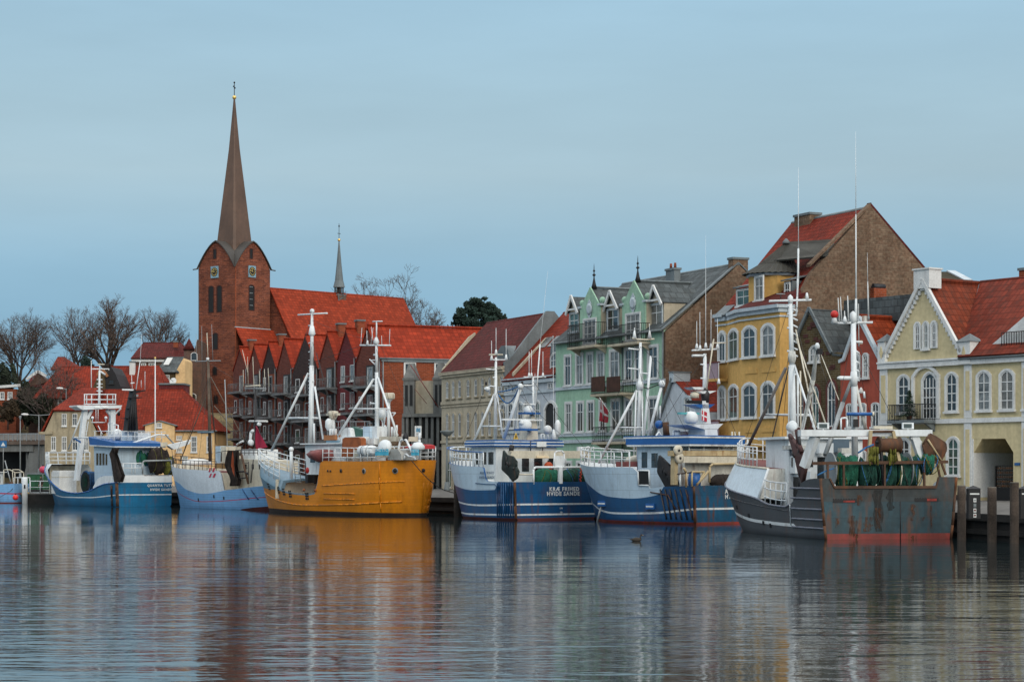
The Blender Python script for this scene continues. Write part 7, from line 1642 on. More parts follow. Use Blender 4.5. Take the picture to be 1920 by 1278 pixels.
banner = M('cyan_banner', (.07, .42, .58), .7, .08)
for x0, y0, x1, y1, lat, lb in ((578, 925, 812, 1035, 3.05, 'pale blue banner lettered BALTIC tied to the stern rail, left one'), (1195, 930, 1335, 1035, 2.05, 'smaller pale blue banner at the right end of the stern rail')):
    a, b_ = qs(x0, y1, lat), qs(x1, y0, lat); mb = MB(); n = 8
    for i in range(n):
        p = lambda f, zz: Vector((a.x + (b_.x - a.x) * f, lat + .05 * math.sin(f * 9), zz)); f0, f1 = i / n, (i + 1) / n
        mb.prism([p(f0, a.z), p(f1, a.z), p(f1, b_.z), p(f0, b_.z)], (0, .012, 0), banner)
    o = place(mb.build('banner'), B, lb, 'banner')
    c_ = (a + b_) / 2
    lettering('lettering', 'BALTIC', .44 if x0 < 600 else .30, stripeW, o, (c_.x, lat + .10, c_.z + (.05 if x0 < 600 else 0)), (-1, 0, 0), UP, .006)
mb = MB(); rnd = random.Random(2)
def tarp_pts(): return [q4(285, 885, 2.6), q4(310, 868, 2.6), q4(360, 858, 2.6), q4(405, 862, 2.6), q4(408, 900, 2.6), q4(385, 935, 2.6), q4(345, 928, 2.6), q4(300, 905, 2.6)]
tp = tarp_pts(); c_ = sum(tp, Vector()) / len(tp)
for i in range(len(tp)):
    a, b_ = tp[i], tp[(i + 1) % len(tp)]; mb.face([a, b_, c_ + Vector((0, .45, .1))], redTarp, True); mb.face([a - Vector((0, 2.2, 0)), b_ - Vector((0, 2.2, 0)), c_ - Vector((0, 2.6, -.2))], redTarp, True); mb.face([a, b_, b_ - Vector((0, 2.2, 0)), a - Vector((0, 2.2, 0))], redTarp, True)
place(mb.build('tarpaulin'), B, 'faded red tarpaulin over the winch of the orange yellow boat', 'tarpaulin')
mb = MB(); p = q4(305, 978, 1.8); mb.ball(p, .34, redP, 10); mb.box(q4(330, 1055, 1.6), q4(355, 985, 1.2), darkM); mb.box(q4(280, 1050, 1.2), q4(330, 930, .6), darkM); B.part('winch', mb)
YB = B
# sign board on its post, standing on the quay behind the yellow stern
q = P(784, 809, 172); mb = MB(); mb.box((-.28, -.03, -.48), (.28, 0, .48), stripeW); mb.box((-.17, -.04, -.02), (.19, -.031, .30), M('sign_print_blue', (.10, .26, .40), .6)); mb.box((-.17, -.04, -.18), (.14, -.031, -.13), lead); mb.bar((0, .03, .3), (0, .03, 1.35 - q.z), .04, galv)
tag(mb.build('notice_board', None, q), 'white notice board with pale blue print on a post behind the yellow stern', 'sign')

# ------------------------------------------------------------------ pale blue cutter with the white whaleback
c5 = lambda x, y: (310 + x / 6.727, 780 + y / 6.726)
B = Boat('fishing_boat', 'pale blue wooden cutter with white fore shelter, red line and painted Danish flag', 523, 181.5, 39, 21.4, 5.2,
         [(0, 2.3), (.15, 2.15), (.34, 1.85), (.44, 1.75), (.455, 3.5), (.6, 3.55), (.85, 3.75), (1, 4.15)],
         [(0, .75), (.1, .9), (.3, 1), (.55, 1), (.75, .9), (.9, .6), (.97, .3), (1, .06)], [(0, .10), (.1, .5), (.25, .85), (.45, .95), (.7, .78), (.88, .42), (1, .03)], rake=.9, srake=.3, zref=[(0, 2.3), (.5, 2.2), (1, 3.0)])
bt = pchip([(0, 2.4), (.3, 2.4), (.44, 1.68), (.62, 1.38), (.78, 1.75), (.86, 2.3), (1, 2.8)]); rl = pchip([(0, 1.25), (.15, 1.12), (.45, .72), (.65, .62), (.85, 1.1), (1, 1.85)])
wlr = pchip([(0, .55), (.3, .08), (.35, -.1), (1, -.1)])
B.hull([(wlr, antifD), (lambda t: rl(t), hullPale), (lambda t: rl(t) + .07, stripeR), (bt, hullPale), (None, M('white_shelter_paint', (.58, .64, .70), .42, .06, dirt=.12))], [(0, 1.2), (.44, 1.2), (.46, 3.3), (1, 3.6)], deckR, cream, cap=greyM)
mb = MB()
for t in (.28, .22): mb.tube([B.hp(t - .04 * (1.8 - z), z, 1, .04) for z in (.95, 1.4, 1.85)], .06, hullBlue, 5)
mb.tube([B.hp(.02, z, 1, .06) for z in (1.2, 1.6, 2.0)], .12, blackM, 6); mb.tube([B.hp(t, 2.05, 1, .06) for t in (.02, .06, .1)], .11, blackM, 6); B.part('fender_strip', mb)
for px, py in ((615, 1010), (740, 1030), (420, 1050)): mb = MB(); t, z = B.on(c5(px, py)); p = B.hp(t, z, 1, .03); mb.box(p - Vector((.06, .05, .14)), p + Vector((.06, .03, .14)), blackM); B.part('scupper', mb)
t, z = B.on(c5(595, 712)); rd = M('painted_flag_red', (.45, .02, .06), .5); mb = MB()
for i, j in ((0, 0), (1, 0), (0, 1), (1, 1)):
    tt = t + (.028 if i == 0 else .012) - .012 - j * -.004; w_ = .012 if i == 0 else .017; zz = z + (-.42 if j == 0 else .08)
    ta = tt - w_ if i else tt; a, b_ = B.hp(ta, zz, 1, .025), B.hp(ta + w_ * .85, zz, 1, .025); a2, b2 = B.hp(ta - .012, zz + .36, 1, .03), B.hp(ta + w_ * .85 - .012, zz + .36, 1, .03); mb.prism([a, b_, b2, a2], (0, .012, 0), rd)
B.part('painted_flag', mb)
q5 = lambda x, y, lat=0: B.at(c5(x, y), lat); c3b = lambda x, y: (300 + x / 3.044, 560 + y / 3.043); q3 = lambda x, y, lat=0: B.at(c3b(x, y), lat)
B.rail(.50, .985, lambda t: B.sheer(t) - .02, .85, darkM, (1, .5), .12, .75, .03)
mb = MB(); mb.lathe(q5(400, 600) - UP * .1, [(1.5, 0), (1.4, .35), (.7, .55), (.01, .6)], trim, 14); B.part('hatch', mb)
blk5 = lambda x0, y0, x1, y1, lat, d, mat, name: (lambda a, b_: B.part(name, (lambda m: (m.prism([(a.x, lat, a.z), (b_.x, lat, a.z), (b_.x, lat, b_.z), (a.x, lat, b_.z)], (0, -d, 0), mat), m)[1])(MB())))(q5(x0, y1, lat), q5(x1, y0, lat))
blk5(632, 375, 690, 590, 1.1, 1.8, hullIce, 'companion_house'); blk5(690, 380, 765, 590, 1.0, 1.6, cream, 'funnel_casing'); blk5(965, 415, 1135, 545, 1.2, 2.4, white, 'roof_box')
mb = MB(); a, b_ = q5(905, 850, 1.7), q5(1270, 560, 1.7); mb.prism([(a.x, 1.7, 1.2), (b_.x, 1.7, 1.2), (b_.x - .2, 1.7, b_.z), (a.x, 1.7, b_.z + .2)], (0, -3.4, 0), cream); w = B.part('wheelhouse', mb)
mb = MB()
for f in (.3, .55, .8): x = a.x + (b_.x - a.x) * f; mb.box((x - .18, 1.71, b_.z - .75), (x + .18, 1.72, b_.z - .3), glass)
mb.build('window', w)
mb = MB(); mb.box(q5(885, 495, 1.9), q5(1290, 470, -1.9), darkM); B.part('boat_deck', mb)
mb = MB()
for x in range(890, 1290, 55): mb.bar(q5(x, 490, 1.85), q5(x, 425, 1.85), .03, darkM, 5)
mb.bar(q5(885, 428, 1.85), q5(1290, 425, 1.85), .04, darkM); mb.bar(q5(885, 460, 1.85), q5(1290, 460, 1.85), .03, darkM)
mb.bar(q5(960, 480, 2.2), q5(1045, 850, 2.2), .10, rustM); mb.bar(q5(1110, 545, 2.2), q5(1078, 840, 2.2), .05, darkM)
for y in (590, 650, 710, 780): mb.bar(q5(1000, y, 2.0), q5(1045, y, 2.0), .035, darkM, 4)
mb.bar(q5(1048, 570, 2.0), q5(1048, 840, 2.0), .035, darkM, 4); mb.tube([q5(900, 700, 2.2), q5(1000, 695, 2.2), q5(1045, 730, 2.2)], .08, darkM); mb.tube([q5(905, 785, 2.2), q5(1010, 775, 2.2)], .06, darkM); B.part('gallows', mb)
mb = MB(); mb.tube([q5(640, 460, 1.3), q5(760, 435, 1.3), q5(790, 440, 1.3)], .03, darkM); mb.tube([q5(705, 570, 1.3), q5(705, 455, 1.3)], .06, darkM); B.part('shelter_rail', mb)
otw = M('orange_twine', (.30, .06, .02), .9)
rnd = random.Random(8); mb = MB(); cols = 9; ys = [430, 520, 620, 720, 800, 880]
xl = [800, 775, 762, 790, 825, 820]; xr_ = [880, 885, 885, 895, 905, 890]
gridp = [[q5(xl[r] + (xr_[r] - xl[r]) * k / cols, ys[r], 2.45) + Vector((0, .16 * math.sin(k * 2.1 + r) + rnd.uniform(-.04, .04), 0)) for k in range(cols + 1)] for r in range(6)]
for r in range(5):
    for k in range(cols): mb.face([gridp[r][k], gridp[r][k + 1], gridp[r + 1][k + 1], gridp[r + 1][k]], netK if k != 6 else otw, True)
    for k in range(cols): mb.face([p - Vector((0, .35, 0)) for p in (gridp[r][k], gridp[r][k + 1], gridp[r + 1][k + 1], gridp[r + 1][k])], netK, True)
place(mb.build('hanging_net'), B, 'brown net hung up along the side of the pale blue cutter', 'fishing net')
mb = MB(); mb.bar(q3(287, 925), q3(275, 350), .17, wood, 10, .12); mb.bar(q3(268, 195), q3(275, 360), .05, cream, 6, .03); mb.bar(q3(275, 360), q3(310, 760, -.6), .06, wood); mb.bar(q3(200, 357), q3(345, 353), .05, galv)
for x0, y0, x1, y1 in ((208, 355, 206, 200), (240, 350, 238, 155), (302, 350, 295, 145)): mb.bar(q3(x0, y0), q3(x1, y1), .03, galv, 5, .016)
mb.lathe(q3(272, 345), [(.14, -.1), (.14, .15)], white, 8); mb.bar(q3(260, 565), q3(115, 925), .05, wood); mb.bar(q3(235, 765), q3(290, 760), .08, darkM); mb.box(q3(240, 765), q3(280, 755, .5), blueGrey); B.part('mainmast', mb)
mb = MB(); mb.bar(q3(290, 445), q3(480, 805), .045, wood, 6); mb.bar(q3(310, 610), q3(440, 770), .05, wood, 6); mb.bar(q3(283, 450), q3(320, 830), .03, rope, 4); mb.bar(q3(270, 470), q3(118, 920), .02, rope, 4); mb.bar(q3(370, 460), q3(385, 860, .5), .05, galv, 6); mb.bar(q3(400, 710), q3(490, 700), .02, rope); B.part('rigging', mb)
mb = MB(); mb.bar(q3(546, 880), q3(544, 510), .10, darkM, 8); mb.bar(q3(485, 512), q3(605, 512), .06, galv); mb.bar(q3(490, 500), q3(570, 494), .08, cream); mb.bar(q3(510, 698), q3(612, 698), .10, trim)
for x0, x1, y0, y1 in ((476, 475, 500, 405), (503, 500, 490, 330), (500, 470, 420, 290), (535, 530, 495, 330), (568, 567, 505, 410), (598, 596, 500, 400), (622, 617, 500, 395)): mb.bar(q3(x0, y0), q3(x1, y1), .035, cream, 5, .02)
mb.lathe(q3(566, 715), [(.15, -.15), (.25, 0), (.1, .2)], white, 8); mb.tube([q3(512, 830), q3(520, 760), q3(532, 750)], .14, white); mb.ball(q3(518, 820), .3, white, 8); mb.tube([q3(470, 850), q3(500, 780), q3(520, 700)], .06, darkM); mb.bar(q3(440, 830), q3(475, 810), .1, white); B.part('mizzen_mast', mb)
mb = MB(); n = 6
for r in range(n):
    for k in range(4):
        f = lambda rr, kk: q3(550 + (kk / 4) * (rr / n) ** .8 * (62 if rr < n else 60), 725 + rr / n * 140 - (kk / 4) * (rr / n) * (20 if rr == n else 8), .0) + Vector((0, .12 * math.sin(kk * 1.9 + rr * .5), 0))
        mb.face([f(r, k), f(r, k + 1), f(r + 1, k + 1), f(r + 1, k)], wine, True)
place(mb.build('steadying_sail'), B, 'small wine red steadying sail on the pale blue cutter', 'sail')
PB = B
wires(B, [(((392, 675), 0), ((325, 865), 0)), (((392, 680), 0), ((478, 728), 0)), (((391, 700), 0), ((372, 868), 2)), (((479, 730), 0), ((515, 850), 0)), (((479, 735), 0), ((440, 850), 1.5)), (((391, 690), 0), ((432, 850), -1.8))])
wires(YB, [(((585, 590), 0), ((498, 845), 0)), (((585, 600), 0), ((706, 640), 0)), (((705, 625), 0), ((800, 838), 0)), (((585, 640), 0), ((560, 850), 2.4)), (((586, 640), 0), ((640, 830), 2)), (((705, 650), 0), ((752, 835), 2.4)), (((705, 650), 0), ((660, 820), -2)), (((584, 700), 0), ((520, 850), -2)), (((585, 620), 0), ((612, 830), -2.2))])
# ------------------------------------------------------------------ far left blue boat with the white arch mast
cL = lambda x, y: (70 + x / 4.915, 700 + y / 4.915)
B = Boat('fishing_boat', 'sea blue fishing boat with tall white arch mast and black funnel mast', 217, 200.5, 37, 20.4, 6.2,
         [(0, 2.35), (.12, 2.2), (.2, 1.9), (.3, 1.45), (.45, 1.25), (.6, 1.45), (.78, 2.4), (1, 4.1)], rake=1.8, zref=[(0, 2.3), (.5, 2.0), (1, 3.8)])
st_ = pchip([(0, 1.12), (.3, .80), (.6, .78), (.8, 1.1), (1, 1.75)]); 
B.hull([(lambda t: st_(t), hullSea), (lambda t: st_(t) + .10, stripeW), (None, hullSea)], [(0, 1.0), (1, 1.1)], greyM, cream, cap=bluePnt)
B.strip(0, 1, lambda t: B.sheer(t), .06, bluePnt, 'gunwale')
qL = lambda x, y, lat=0: B.at(cL(x, y), lat); g0 = lambda x, y, xx=.1: B.ax(cL(x, y), xx)
# white aft bulwark, bow shelter
mb = MB(); Hh = lambda t: .72
for sd in (1, -1):
    pts = [B.hp(t, B.sheer(t), sd, -.03) for t in (0, .04, .08, .12, .16, .20, .25)]; up = [.72, .72, .74, .8, .85, .8, .2]
    for i in range(6): mb.prism([pts[i], pts[i + 1], pts[i + 1] + UP * up[i + 1], pts[i] + UP * up[i]], (0, -.08 * sd, 0), white)
a, b_ = B.hp(0, 2.35, 1), B.hp(0, 2.35, -1); mb.prism([a, b_, b_ + UP * .72, a + UP * .72], (.08, 0, 0), white); B.part('aft_bulwark', mb)
mb = MB(); N_ = 12; tops = []
for i in range(N_ + 1):
    t = .80 + .20 * i / N_; s_ = B.sheer(t); top = 4.15 if t < .95 else 4.2; hh = B.half(t, 3.2)
    tops.append([B.hp(t, s_, 1, -.02), Vector((B.X(t, 3.6), hh * .97, max(s_, top - .55))), Vector((B.X(t, 3.6), hh * .8, top)), Vector((B.X(t, 3.6), -hh * .8, top)), Vector((B.X(t, 3.6), -hh * .97, max(s_, top - .55))), B.hp(t, s_, -1, -.02)])
for a, b_ in zip(tops, tops[1:]):
    for j in range(5): mb.face([a[j], b_[j], b_[j + 1], a[j + 1]], white, j != 2)
B.part('whaleback', mb)
mb = MB(); x_ = 18.6; mb.box((x_, -1.45, 1.1), (x_ + .15, 1.45, 4.0), cream); B.part('bulkhead', mb)
B.rail(.80, .985, lambda t: 4.15, 1.25, white, (1, .66, .33), .35, .62, .05, lean=.9)
p = qL(245, 955, 1.4); mb = MB(); s = .95; mb.box((p.x - s, p.y - s, 1.15), (p.x + s, p.y + s, p.z + .55), trim); mb.box((p.x - s * .9, p.y - s * .9, p.z + .551), (p.x + s * .9, p.y + s * .9, p.z + .7), trim); mb.box((p.x - s - .03, p.y - s - .03, p.z), (p.x + s + .03, p.y + s + .03, p.z + .06), cream); place(mb.build('plastic_container'), B, 'white plastic container standing on the open foredeck of the sea blue boat', 'container')
a = qL(385, 975, 1.6); b_ = qL(555, 975, 1.6); mb = MB(); c_ = (a + b_) / 2; r_ = (qL(470, 905, 1.6).z - 1.2) / 2 + .1
mb.lathe((c_.x, 1.9, 1.15 + r_), [(r_ * .98, 0), (r_ * 1.0, .06), (r_ * .85, .08), (r_ * .93, .5), (r_ * .9, 1.3), (r_ * .94, 2.0), (r_ * .85, 2.5), (r_, 2.52), (r_, 2.6)], netB, 20, (0, -1, 0))
for k in range(5): mb.lathe((c_.x, 1.9, 1.15 + r_), [(r_ * (.2 + .15 * k), -.03), (r_ * (.26 + .15 * k), -.03)], netG if k % 2 else darkM, 18, (0, -1, 0))
place(mb.build('net_drum'), B, 'round net drum with blue green net on the foredeck of the sea blue boat', 'net drum')
# arch mast with platform
ax_ = qL(400, 600, 0).x
xs = 11.4; gA = lambda x, y, xx=xs: B.ax(cL(x, y), xx); mb = MB()
mb.beam(gA(362, 985), gA(438, 330), .5, .45, white); mb.beam(gA(690, 640), gA(690, 330), .55, .45, white)
mb.beam(gA(455, 420), gA(500, 335), .3, .3, white); mb.beam(gA(690, 400), gA(640, 335), .3, .3, white); mb.beam(gA(690, 400), gA(770, 320), .12, .12, white)
mb.prism([gA(365, 292, xs - .8), gA(782, 292, xs - .8), gA(770, 318, xs - .8), gA(420, 335, xs - .8), gA(365, 305, xs - .8)], (1.8, 0, 0), white)
for x in (530, 605): mb.box(gA(x, 318, xs - .95), gA(x + 45, 305, xs - .82), M('lamp_glass', (.8, .82, .8), .3))
mb.bar(gA(418, 350), gA(285, 700, xs + 2.2), .08, white); mb.bar(gA(470, 440), gA(420, 740, xs + .3), .06, white)
for i in range(9): mb.bar(gA(452 - i * 4, 470 + i * 30, xs + .3), gA(472 - i * 4, 470 + i * 30, xs + .3), .03, white, 4)
B.part('arch_mast', mb)
mb = MB()
for k in (0, 48, 90): mb.tube([gA(432, 192 + k, xs - .7), gA(724, 192 + k, xs - .7), gA(700, 192 + k, xs + 1), gA(450, 192 + k, xs + 1), gA(432, 192 + k, xs - .7)], .055, white, 5)
for x in (435, 500, 570, 645, 720): mb.bar(gA(x, 288, xs - .7), gA(x, 190, xs - .7), .055, white, 5)
for x in (455, 570, 695): mb.bar(gA(x, 285, xs + 1), gA(x, 192, xs + 1), .045, white, 5)
B.part('platform_rail', mb)
mb = MB(); mb.bar(gA(570, 285), gA(573, -30), .14, white, 8, .1); mb.bar(gA(573, -30), gA(575, -80), .06, white); mb.bar(gA(500, -42), gA(660, -42), .06, white); mb.bar(gA(498, 130), gA(497, -120), .05, white, 6, .03); mb.beam(gA(555, -88), gA(615, -84), .25, .1, cream); mb.bar(gA(580, -20), gA(625, 10), .1, white); mb.bar(gA(660, -42), gA(658, -30), .05, white)
for y in (55, 95, 125, 160): mb.bar(gA(548, y), gA(600, y + 2), .06, white)
B.part('mast_top', mb)
mb = MB(); mb.bar(gA(500, 450, xs - 2), gA(620, 450, xs - 2), .05, white)
for x in (508, 632): mb.bar(gA(x, 450, xs - 2), gA(x, 410, xs - 2), .04, white); mb.ball(gA(x, 408, xs - 2), .16, white, 8)
mb.bar(gA(540, 440, xs - 1), gA(540, 330, xs - 1), .03, white); mb.bar(gA(560, 440, xs - 1), gA(560, 330, xs - 1), .03, white); mb.lathe(gA(750, 370), [(.14, -.2), (.16, .1), (.05, .25)], blackM, 8); B.part('lamp_bar', mb)
# wheelhouse with blue visor, boat deck
hw = 2.4; a = qL(532, 700, hw); b_ = qL(690, 700, hw); zr0 = qL(600, 668, hw).z
w = B.house(b_.x, a.x, hw, 1.0, zr0, hullIce, port=((.08, .2, .62, .86), (.26, .38, .62, .86), (.44, .56, .62, .86), (.62, .72, .62, .84)), rakef=.3)
mb = MB(); mb.prism([(b_.x - 1.2, hw + .35, zr0 - .05), (a.x + .5, hw + .35, zr0 + .15), (a.x + .75, hw + .35, zr0 + .95), (a.x + .3, hw + .35, zr0 + .85), (b_.x - 1.2, hw + .35, zr0 + .3)], (0, -2 * hw - .7, 0), bluePnt); mb.prism([(b_.x - 1.2, hw + .37, zr0 - .15), (a.x + .5, hw + .37, zr0 + .03), (a.x + .5, hw + .37, zr0 + .15), (b_.x - 1.2, hw + .37, zr0 - .05)], (0, -2 * hw - .74, 0), stripeW); mb.build('visor', w)
mb = MB(); t0 = qL(555, 1045, 2.7); t1 = qL(700, 955, 2.7); mb.prism([(t0.x, 2.62, 1.1), (t1.x, 2.62, 1.1), (t1.x, 2.62, t1.z), (t0.x - .6, 2.62, t1.z + .1)], (0, -.15, 0), bluePnt)
for k in range(3): x = t0.x + (t1.x - t0.x) * (.3 + .22 * k); mb.box((x - .12, 2.63, 1.75), (x + .12, 2.65, 2.2), glass)
B.part('side_screen', mb)
mb = MB(); a = qL(695, 1000, 2.3); b_ = Vector((3.6, 0, B.ax(cL(850, 690), 3.6).z)); mb.prism([(a.x, 2.2, 1.0), (b_.x, 2.2, 1.0), (b_.x, 2.2, b_.z), (a.x, 2.2, b_.z)], (0, -4.4, 0), white); w2 = B.part('deckhouse', mb)
mb = MB(); x = a.x + (b_.x - a.x) * .45; mb.box((x - .4, 2.21, 1.1), (x + .3, 2.23, b_.z - .5), greyM); mb.build('door', w2)
mb = MB(); a = qL(540, 628, 2.3); bx = 2.6; mb.prism([(a.x, 2.4, a.z - .2), (bx, 2.4, a.z - .2), (bx, 2.4, a.z), (a.x, 2.4, a.z)], (0, -4.8, 0), white); g3 = lambda x, y, xx=3.4: B.ax(cL(x, y), xx); mb.box(g3(775, 625), g3(875, 540, 4.6), hullIce); mb.box(g3(875, 625), g3(995, 548, 4.6), white); mb.ball(qL(735, 560, 1), .55, white, 10); mb.box(qL(660, 620, 1.2), qL(700, 560, .6), white); B.part('boat_deck', mb)
mb = MB()
for k in (0, 45): mb.bar(qL(520, 530 + k, 2.3), qL(700, 532 + k, 2.3), .035, white, 5); mb.bar(g3(700, 532 + k, 2.7), g3(1180, 538 + k, 2.7), .035, white, 5)
for x in range(530, 700, 56): mb.bar(qL(x, 618, 2.3), qL(x, 530, 2.3), .035, white, 5)
for x in range(712, 1190, 62): mb.bar(g3(x, 625, 2.7), g3(x, 532, 2.7), .035, white, 5)
mb.tube([qL(655, 620, 1.8), qL(655, 455, 1.8), qL(705, 455, 1.8), qL(705, 620, 1.8)], .05, white); mb.tube([qL(705, 470, 1.8), qL(745, 475, 1.8), qL(745, 560, 1.8)], .05, white)
mb.bar(qL(335, 592, 2), qL(655, 592, 2), .06, white); mb.beam(qL(335, 592, 2), qL(400, 632, 2), .05, .18, bluePnt); mb.bar(qL(560, 480, 1), qL(600, 560, 1), .04, white); B.part('deck_rail', mb)
# black funnel mast
mb = MB(); xf_ = qL(880, 500, 0).x; gF = lambda x, y: B.ax(cL(x, y), xf_)
mb.prism([gF(828, 525), gF(930, 525), gF(918, 330), gF(912, 190), gF(908, 145), gF(885, 145), gF(880, 190), gF(850, 330)], (.9, 0, 0), blackM)
for y, x0, x1 in ((408, 778, 960), (322, 838, 925), (222, 828, 985), (160, 845, 1000)): mb.prism([gF(x0, y), gF(x1, y - 4), gF((x0 + x1) / 2 + 20, y + 10)], (.7, 0, 0), blackM)
mb.prism([gF(905, 165), gF(1000, 152), gF(990, 162), gF(910, 180)], (.5, 0, 0), blackM); mb.box(gF(780, 155), gF(890, 143), white); mb.box(gF(885, 212), gF(930, 192), galv)
for k in range(3): mb.bar(gF(845 + 25 * k, 520) - Vector((.1, 0, 0)), gF(870 + 12 * k, 260) - Vector((.1, 0, 0)), .10, blackM, 6)
B.part('funnel_mast', mb)
mb = MB()
for x0, y0, x1, y1, r in ((875, 145, 868, 15, .035), (958, 130, 957, 60, .03), (992, 150, 992, -20, .03), (910, 145, 948, -120, .055)): mb.bar(gF(x0, y0), gF(x1, y1), r, white, 5, r * .7)
mb.bar(gF(948, -120), gF(962, -360), .03, white, 5, .012); mb.bar(gF(860, 90), gF(895, 86), .06, white); B.part('antenna', mb)
# stern: net roller gantry, nets, transom frame
mb = MB(); gS = lambda x, y, xx=.8: B.ax(cL(x, y), xx)
mb.beam(gS(760, 680, 3), gS(1200, 650, .9), .5, .4, cream); mb.bar(gS(820, 660, 2), gS(1110, 562, 1), .10, white); mb.bar(gS(1110, 562, 1), gS(1210, 570, 1), .08, white); mb.bar(gS(1180, 560, .9), gS(1270, 660, .9), .08, galv); mb.prism([gS(1200, 660, .6), gS(1420, 610, .6), gS(1400, 650, .6), gS(1260, 700, .6)], (.6, 0, 0), white); mb.beam(gS(850, 690, 2.5), gS(855, 820, 2.5), .35, .35, cream); B.part('stern_gantry', mb)
mb = MB(); mb.tube([gS(985, 940, .1), gS(970, 920, .1), gS(970, 820, .1), gS(985, 805, .1), gS(1235, 800, .1), gS(1250, 940, .1)], .09, galv); mb.beam(gS(985, 938, .05), gS(1255, 938, .05), .1, .12, rustM); B.part('net_frame', mb)
for x0, x1, y0, y1, xx, mt, lb, sd in ((880, 1035, 690, 850, 2.6, netG, 'green net on the drum behind the wheelhouse of the sea blue boat', 31), (1020, 1215, 670, 920, 1.0, netK, 'dark brown net heaped high at the stern of the sea blue boat', 32), (1165, 1255, 760, 930, .7, netY, 'yellow green net at the stern corner of the sea blue boat', 33)):
    a, b_ = gS(x0, y1, xx), gS(x1, y0, xx); netpile('fishing_net', lb, B, xx, a.y, b_.y, a.z - .2, b_.z, .7, mt, sd)
rnd = random.Random(4); mb = MB(); ys = [685, 740, 800, 870, 940, 1000]; xl = [690, 672, 685, 690, 690, 710]; xr_ = [720, 715, 730, 745, 770, 760]
gp = [[qL(xl[r] + (xr_[r] - xl[r]) * k / 6, ys[r], 3.1) + Vector((0, .12 * math.sin(k * 2.3 + r) + rnd.uniform(-.03, .03), 0)) for k in range(7)] for r in range(6)]
for r in range(5):
    for k in range(6):
        f = (gp[r][k], gp[r][k + 1], gp[r + 1][k + 1], gp[r + 1][k]); mb.face(f, netK, True); mb.face([p - Vector((0, .35, 0)) for p in f], netK, True)
place(mb.build('hanging_net'), B, 'brown net hanging beside the wheelhouse door of the sea blue boat', 'fishing net')
mb = MB(); mb.tube([gS(760, 830, 1.2), gS(960, 825, .3)], .05, white); mb.tube([gS(760, 870, 1.2), gS(960, 868, .3)], .04, white)
for x in (790, 870, 900): mb.bar(gS(x, 925, .9), gS(x, 825, .9), .05, white)
mb.beam(gS(760, 820, 1.3), gS(775, 905, 1.3), .18, .05, redP); B.part('stern_rail', mb)
mb = MB(); mb.tube([B.hp(0, z, 1, .05) for z in (.05, .8, 1.6, 2.3)], .16, rustM, 6); mb.tube([B.hp(.05, z, 1, .05) for z in (.05, .8, 1.6, 2.1)], .12, darkM, 6); B.part('fender_strip', mb)
for txt, y in (('QUANTIA TUTTU', 1040), ('HVIDE SANDE', 1078)):
    p = gS(1140, y, -.02); lettering('lettering', txt, .32, stripeW, B.root, (-.03, p.y, p.z), (0, -1, 0), UP, .01, 'CENTER', .008)
# small boat cut by the left edge
B = Boat('fishing_boat', 'small pale blue boat with red lines, cut off by the left edge', 26, 223.0, 76, 9.0, 3.6, [(0, 2.1), (.5, 1.9), (1, 2.6)], rake=.6, zref=[(0, 2), (1, 2.4)])
B.hull([(.1, antif), (lambda t: .95 + .2 * t, hullPale), (lambda t: 1.08 + .2 * t, stripeR), (None, hullPale)], [(0, 1.2), (1, 1.3)], greyM, cream, cap=white)
B.house(2.8, 5.0, 1.1, 1.2, 3.3, white, port=((.2, .45, .5, .8), (.55, .8, .5, .8)), aft=((.3, .7, .45, .8),), roof=((0, .08, white, 0),))
mb = MB()
for y in (-1.0, 1.0): mb.tube([(.3, y, 2.0), (.3, y, 3.3), (.9, y, 3.6), (1.6, y, 3.6), (1.6, y, 2.0)], .05, cream)
mb.bar((.3, -1, 3.3), (.3, 1, 3.3), .05, cream); mb.bar((1.0, 0, 1.2), (2.0, 0, 4.6), .06, galv); mb.lathe((1.0, .5, 1.3), [(.4, 0), (.5, .4), (.2, 1.0)], rustM, 10); B.part('net_hauler', mb)
mb = MB(); mb.tube([Vector((.02, 1.4, 1.9)), Vector((.3, 2.0, 1.3)), Vector((1.2, 2.5, .7)), Vector((2.4, 2.6, .5))], .03, rope, 4); place(mb.build('mooring_rope'), B, 'thin rope hanging in a curve over the side of the small pale blue boat', 'rope')
# ------------------------------------------------------------------ rusty dark trawler, nearest
c7 = lambda x, y: (1360 + x / 4.174, 760 + y / 4.174)
c5t = lambda x, y: (1340 + x / 2.6625, 560 + y / 2.6625)
cz = lambda x, y: (1370 + x / 7.99, 770 + y / 7.99)
B = Boat('trawler', 'dark grey trawler with rust stained stern, white gantry and green nets, nearest the viewer', 1536, 107.3, 12.5, 21.8, 7.65,
         [(0, 3.15), (.06, 3.12), (.12, 2.9), (.17, 2.0), (.24, 1.62), (.36, 1.7), (.45, 2.0), (.7, 2.45), (1, 3.15)],
         [(0, .97), (.15, 1), (.55, 1), (.72, .93), (.86, .70), (.95, .38), (1, .05)], [(0, .90), (.12, .97), (.45, .95), (.65, .80), (.82, .46), (.93, .17), (1, .02)], rake=1.0, zref=[(0, 2.7), (.5, 2.4), (1, 3.6)])
g0 = lambda x, y, xx=0.: B.ax(c7(x, y), xx); qB = lambda x, y, lat=0: B.at(c7(x, y), lat)
st_ = pchip([(0, .62), (.2, .55), (.45, .62), (.7, .95), (1, 1.75)])
B.hull([(.0, antifD), (lambda t: st_(t), hullGry), (lambda t: st_(t) + (.17 if t > .17 else .0), stripeW), (lambda t: B.sheer(t) - .08 if t > .17 else 2.0, hullGry), (None, hullGry)], [(0, 1.35), (.4, 1.35), (.45, 1.3), (1, 2.2)], darkM, greyM, cap=greyM, notr=True)
